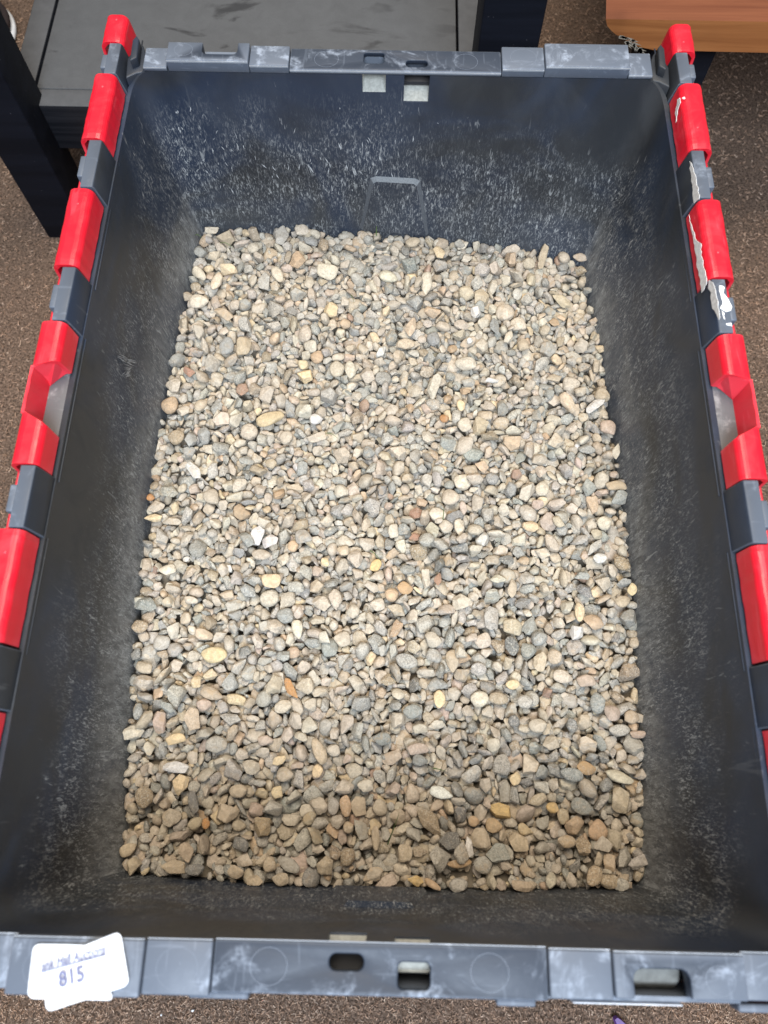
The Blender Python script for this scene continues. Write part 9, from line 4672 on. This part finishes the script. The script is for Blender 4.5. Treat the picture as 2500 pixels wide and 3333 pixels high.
3852 1539 -787 -1745 38 -42 1
3853 1476 -753 -1761 29 -7 -24
3854 1435 -690 -1757 12 11 3
3855 1602 -488 -1702 54 -17 -13
3856 1685 -297 -1840 -14 -26 -46
3857 1490 -257 -1745 40 33 -10
3858 1501 -128 -1757 11 17 36
3859 1611 7 -1774 23 -1 26
3860 1497 218 -1755 22 -17 -15
3861 1539 373 -1740 47 10 27
3862 1450 378 -1794 11 -7 50
3863 1571 629 -1736 6 51 -21
3865 1531 862 -1770 44 -37 1
3866 1564 917 -1750 -11 6 53
3867 1539 1145 -1766 -10 48 -32
3868 1663 1268 -1831 -27 -41 32
3869 1578 1286 -1770 0 6 21
3870 1503 1431 -1739 44 -34 5
3871 1589 1565 -1714 11 7 -40
3872 1621 1741 -1766 -1 3 -25
3873 1520 1903 -1750 -1 2 -18
3874 1624 2056 -1847 11 12 25
3875 1565 2143 -1793 23 -9 -15
3876 1471 2270 -1840 -6 -12 -3
3877 1723 -2127 -1853 36 38 13
3878 1752 -2080 -1852 -32 -29 19
3879 1675 -1807 -1777 39 -33 28
3880 1592 -1678 -1752 37 27 3
3881 1771 -1611 -1851 -46 7 16
3882 1772 -1667 -1841 20 6 35
3883 1670 -1384 -1751 -24 -10 3
3884 1714 -1313 -1840 18 51 19
3885 1791 -1277 -1811 30 -21 -27
3886 1744 -1119 -1746 9 -56 0
3887 1647 -937 -1756 24 -25 18
3888 1776 -946 -1847 10 -1 6
3889 1600 -595 -1723 37 13 4
3890 1763 -472 -1712 26 -2 2
3891 1680 -386 -1703 -23 -42 15
3893 1583 -104 -1696 2 0 57
3894 1769 101 -1842 -27 13 -11
3896 1589 390 -1770 29 -46 18
3897 1799 391 -1834 24 -19 -16
3898 1595 492 -1760 -46 -2 -10
3899 1665 737 -1757 9 -11 -17"""
HIDDEN_BASE = [114, 133, 223, 224, 237, 268, 272, 296, 299, 346, 363, 372, 380, 389, 391, 392, 418, 450, 452, 486, 507, 538, 592, 605, 627, 640, 642, 679, 692, 702, 733, 742, 751, 761, 817, 818, 862, 988, 1006, 1042, 1048, 1069, 1106, 1117, 1152, 1163, 1177, 1199, 1240, 1247, 1294, 1305, 1352, 1360, 1367, 1414, 1473, 1474, 1481, 1520, 1567, 1617, 1620, 1643, 1667, 1688, 1715, 1720, 1725, 1779]
def all_stones():
    rng = np.random.RandomState(5); out = []
    base = base_stones(rng, BP); hid = set(HIDDEN_BASE)
    out += [(3, b[1], b[2], b[3], b[4], None) for i, b in enumerate(base) if i not in hid]
    out += [(1, b[1], b[2], b[3], b[4], b[5]) for b in placed_stones(rng)]
    W_ = rain_stones(rng, BP, NPOUR, 0)
    rf = np.random.RandomState(21)                       # small fill between the settled stones
    for gx in np.arange(-.186, .186, .0075):
        for gy in np.arange(-.258, .276, .0075):
            x = gx+rf.uniform(-.3, .3)*.0075; y = gy+rf.uniform(-.3, .3)*.0075; a = rf.uniform(.005, .0095); qq = rf.normal(size=4); zz = rf.uniform(-.1795, -.1762); kk = rf.randint(24)
            if inside(BP, x, y, .008): out.append((3, kk, (x, y, zz), qq/np.linalg.norm(qq), (a, a*.8, a*.6), None))
    per = BP; seg = np.linalg.norm(np.roll(per, -1, 0)-per, axis=1)                     # a row against the walls
    for i in range(len(per)):
        a_, b_ = per[i], per[(i+1) % len(per)]
        for u in np.arange(0, 1, .0068/max(seg[i], .0068)):
            e = rf.uniform(.0025, .0085); p_ = a_+(b_-a_)*u; nn = -p_/np.linalg.norm(p_); d_ = b_-a_; nr = np.array([-d_[1], d_[0]])/np.linalg.norm(d_)
            nr = nr if nr@nn > 0 else -nr; p_ = p_+nr*e; a = rf.uniform(.007, .0115); qq = rf.normal(size=4); kk = rf.randint(24); zz = rf.uniform(-.1775, -.1725)
            if rf.rand() < .7: out.append((2, kk, (p_[0], p_[1], zz), qq/np.linalg.norm(qq), (a, a*.8, a*.65), None))
    for line in SETTLED.strip().split('\n'):
        v = [int(x) for x in line.split()]
        a = np.array(v[4:7])*math.radians(3); th = np.linalg.norm(a)+1e-9; q = np.array([math.cos(th/2), *(a/th*math.sin(th/2))])
        k, d = W_[v[0]]; t = 2
        if k < 10 and v[0] % 5 < 3: k = 10+(k*7+v[0]) % 14
        if v[0] in OWN: t = 0
        out.append((t, k, (v[1]*1e-4, v[2]*1e-4, v[3]*1e-4), q, d, None))
    res = []
    rc = np.random.RandomState(2); pn = list(MIX); pp = np.array([MIX[n] for n in pn]); pp /= pp.sum()
    for (t, k, p, q, d, c_) in out:
        p = CAM+(np.array(p)-CAM)*SH; d = np.array(d)*SH
        res.append((t, k, p, q/np.linalg.norm(q), d, c_ or pn[rc.choice(len(pn), p=pp)]))
    return res
MIX = dict(cream=.09, buff=.23, tan=.17, grey=.28, slate=.13, darkslate=.025, white=.004, yellow=.025, orangetan=.015, brown=.03, pink=.025, orangebrown=.006, rust=.003)
def gravel():
    R_ = all_stones(); n = len(R_); rng = np.random.RandomState(11)
    V3, F3 = ico(3); V2, F2 = ico(2)
    shp3 = [gauge(k, V3) for k in range(24)]
    # pits and lumps so no stone is a clean hull
    lump = [np.random.RandomState(90+k).normal(size=(7, 3))*2.6 for k in range(24)]
    for k in range(24):
        ph = np.arange(7)*1.3; d = sum(np.sin(shp3[k]@w+q) for w, q in zip(lump[k], ph))/7
        shp3[k] = shp3[k]*(1+(.055 if k < 10 else .05)*d[:, None])
    pos = np.array([r[2] for r in R_]); q = np.array([r[3] for r in R_]); dim = np.array([r[4] for r in R_])
    KK = [r[1] for r in R_]; CN = [r[5] for r in R_]; TT = [r[0] for r in R_]
    col = np.array([PAL[c_] for c_ in CN])*np.clip(rng.normal(1, .08, (n, 1)), .78, 1.22)
    own = np.array([[.92] if t_ == 1 else [.72] for t_ in TT]); col = col*own+np.array([.435, .40, .345])*(1-own); col *= 1+rng.normal(0, .012, (n, 3))
    isgrey = np.array([c_ in ('grey', 'slate', 'darkslate', 'brown') for c_ in CN])
    speck = np.where(isgrey, rng.uniform(.3, .95, n), rng.uniform(.08, .5, n)); stain = rng.uniform(0, .7, n)*(rng.random(n) < .4); seed = rng.random(n)
    def verts(i, base, f):
        w, x, y, z = q[i]
        Rm = np.array([[1-2*(y*y+z*z), 2*(x*y-z*w), 2*(x*z+y*w)], [2*(x*y+z*w), 1-2*(x*x+z*z), 2*(y*z-x*w)], [2*(x*z-y*w), 2*(y*z+x*w), 1-2*(x*x+y*y)]])
        return (base*(dim[i]/2))@Rm.T
    solo = [i for i in range(n) if TT[i] < 2]; rest = [i for i in range(n) if TT[i] > 1]
    m3 = len(V3); V1, F1 = ico(1); VL, FL, TL, GL, off = [], [], [], [], 0
    shp2 = [shp3[k][:len(V2)] for k in range(24)]; shp1 = [shp3[k][:len(V1)] for k in range(24)]
    for i in rest:
        b_, f_ = (shp1[KK[i]], F1) if TT[i] == 3 else (shp2[KK[i]], F2)
        VL.append(verts(i, b_, f_)+pos[i]); FL.append(f_+off); off += len(b_)
        TL.append(np.repeat(col[i][None], len(b_), 0)); GL.append(np.repeat(np.array([[speck[i], stain[i], seed[i]]]), len(b_), 0))
    Vs = np.concatenate(VL); Vs[:, 2] += H
    me = fast_mesh('gravel', Vs, np.concatenate(FL), {'tint': np.concatenate(TL), 'grain': np.concatenate(GL)}); me.set_sharp_from_angle(angle=math.radians(34)); tag(link('gravel', me, M['stone']), kind='stuff')
    # the pebbles that show largest: one object each
    used = {}; info = []
    for i in solo:
        d = sorted(dim[i])[::-1]; info.append((i, pos[i], d, CN[i], KK[i]))
    def where(p):
        u, v = (p[0]+.175)/.35, (p[1]+.25)/.51
        xs = ('beside the left wall', 'left of centre', 'in the middle', 'right of centre', 'beside the right wall')[min(4, max(0, int(np.searchsorted((.13, .40, .60, .87), u))))]
        ys = ('by the near wall', 'near the front', 'in the front half', 'halfway back', 'in the back half', 'towards the back', 'by the far wall')[min(6, max(0, int(np.searchsorted((.09, .25, .42, .58, .75, .91), v))))]
        return ys+', '+xs
    def shape(d, k):
        L = d[0]/d[1]; s = 'large ' if d[0] > .0215 else ('small ' if d[0] < .0125 else '')
        return s, ('long ' if L > 1.75 else 'oval ' if (L > 1.25 and k < 10) else 'round ' if k < 10 else 'angular ')
    desc = []
    for (i, p, d, cn, k) in info:
        s, f = shape(d, k); desc.append(s+f+SAY[cn]+' pebble')
    labels = [a+' '+where(t[1]) for a, t in zip(desc, info)]
    def rel(a, b):
        dx, dy = a[0]-b[0], a[1]-b[1]
        return ('right of' if dx > 0 else 'left of') if abs(dx) > abs(dy) else ('behind' if dy > 0 else 'in front of')
    from collections import Counter
    for rnk in range(4):
        cnt = Counter(labels)
        for a in range(len(info)):
            if cnt[labels[a]] > 1:
                near = sorted((np.linalg.norm(info[b][1][:2]-info[a][1][:2]), b) for b in range(len(info)) if b != a)
                b = near[rnk][1]; s, f = shape(info[b][2], info[b][4])
                xs = where(info[a][1]).split(', ')
                labels[a] = desc[a]+' '+rel(info[a][1], info[b][1])+' a '+s+f+SAY[info[b][3]]+' one '+(xs[0] if rnk < 2 else xs[1])
    # what is still alike is told apart by size: larger / smaller of the two
    cnt = Counter(labels)
    for lab in [l for l, c_ in cnt.items() if c_ == 2]:
        a, b = [j for j in range(len(labels)) if labels[j] == lab]
        if info[a][2][0] < info[b][2][0]: a, b = b, a
        labels[a] = 'larger '+lab.replace('large ', '').replace('small ', '') if False else 'bigger, '+lab; labels[b] = 'lesser, '+lab
    for a, (i, p, d, cn, k) in enumerate(info):
        v = verts(i, shp3[k], F3); me = fast_mesh('pebble', v, F3, {'tint': np.repeat(col[i][None], m3, 0), 'grain': np.repeat(np.array([[speck[i], stain[i], seed[i]]]), m3, 0)}); me.set_sharp_from_angle(angle=math.radians(26))
        o = link('pebble', me, M['stone'], None, (p[0], p[1], p[2]+H)); lab = ' '.join(labels[a].replace('towards the back', 'near the back').split()[:16])
        tag(o, lab, 'pebble', 'pebbles on top of the gravel in the crate')
    print('tris', sum(len(o.data.polygons) for o in D2.objects if o.type == 'MESH'))
    print('pebbles', len(solo), 'rest', len(rest), 'dup labels', sum(c_-1 for c_ in Counter(labels).values() if c_ > 1))
gravel()
# bed under the loose stones
bm = bmesh.new(); P = [tuple(p) for k in 'LNRF' for p in BOUND[k]]
P = [(x*.996, y*.996) for x, y in P]; vs = [bm.verts.new((x, y, H-.166)) for x, y in P]; bm.faces.new(vs)
tag(from_bm('gravel_bed', bm, M['bed']), kind='stuff')

# ---------------------------------------------------------------- blades of grass lying in the gravel
BL = [((1442, 1692), (1443, 1652), 'upright green grass blade in the gravel, right of centre', .012), ((1204, 1791), (1240, 1827), 'bent green grass blade beside the yellow pebble in the middle', .003),
      ((1060, 1410), (1100, 1427), 'short green grass blade in the back half, left of centre', .003), ((1261, 2750), (1300, 2645), 'tall thin grass blade near the near wall, in the middle', .022),
      ((632, 771), (657, 774), 'green grass blade at the far left corner of the gravel', .003), ((716, 792), (760, 808), 'green grass blade behind the far left pebbles', .003),
      ((1225, 768), (1226, 736), 'dark grass blade standing by the far wall', .010), ((1410, 2500), (1450, 2510), 'dark green grass blade in the front half, right of centre', .002), ((1140, 960), (1153, 987), 'green grass blade towards the back, left of centre', .004)]
for (a, b, lab, hgt) in BL:
    z0 = -.1475; p0 = onz(*a, z0); p1 = onz(*b, z0+hgt); n = 6; bm = bmesh.new(); R0 = []
    dv = (p1-p0); sd = np.cross(dv, [0, .3, 1.0]); sd = sd/np.linalg.norm(sd)*.00045
    for k_ in range(n+1):
        u = k_/n; c0 = p0+dv*u+np.array([0, 0, .0035*math.sin(u*math.pi)]); w = 1-.75*u
        R0.append([bm.verts.new(c0-sd*w), bm.verts.new(c0+np.array([0, 0, .0004])), bm.verts.new(c0+sd*w), bm.verts.new(c0-np.array([0, 0, .0002]))])
    for a_, b_ in zip(R0, R0[1:]):
        for j in range(4): bm.faces.new((a_[j], a_[(j+1) % 4], b_[(j+1) % 4], b_[j]))
    zup(bm); tag(from_bm('grass_blade', bm, M['grass'], smooth=True), lab, 'grass blade', 'grass blades in the gravel')
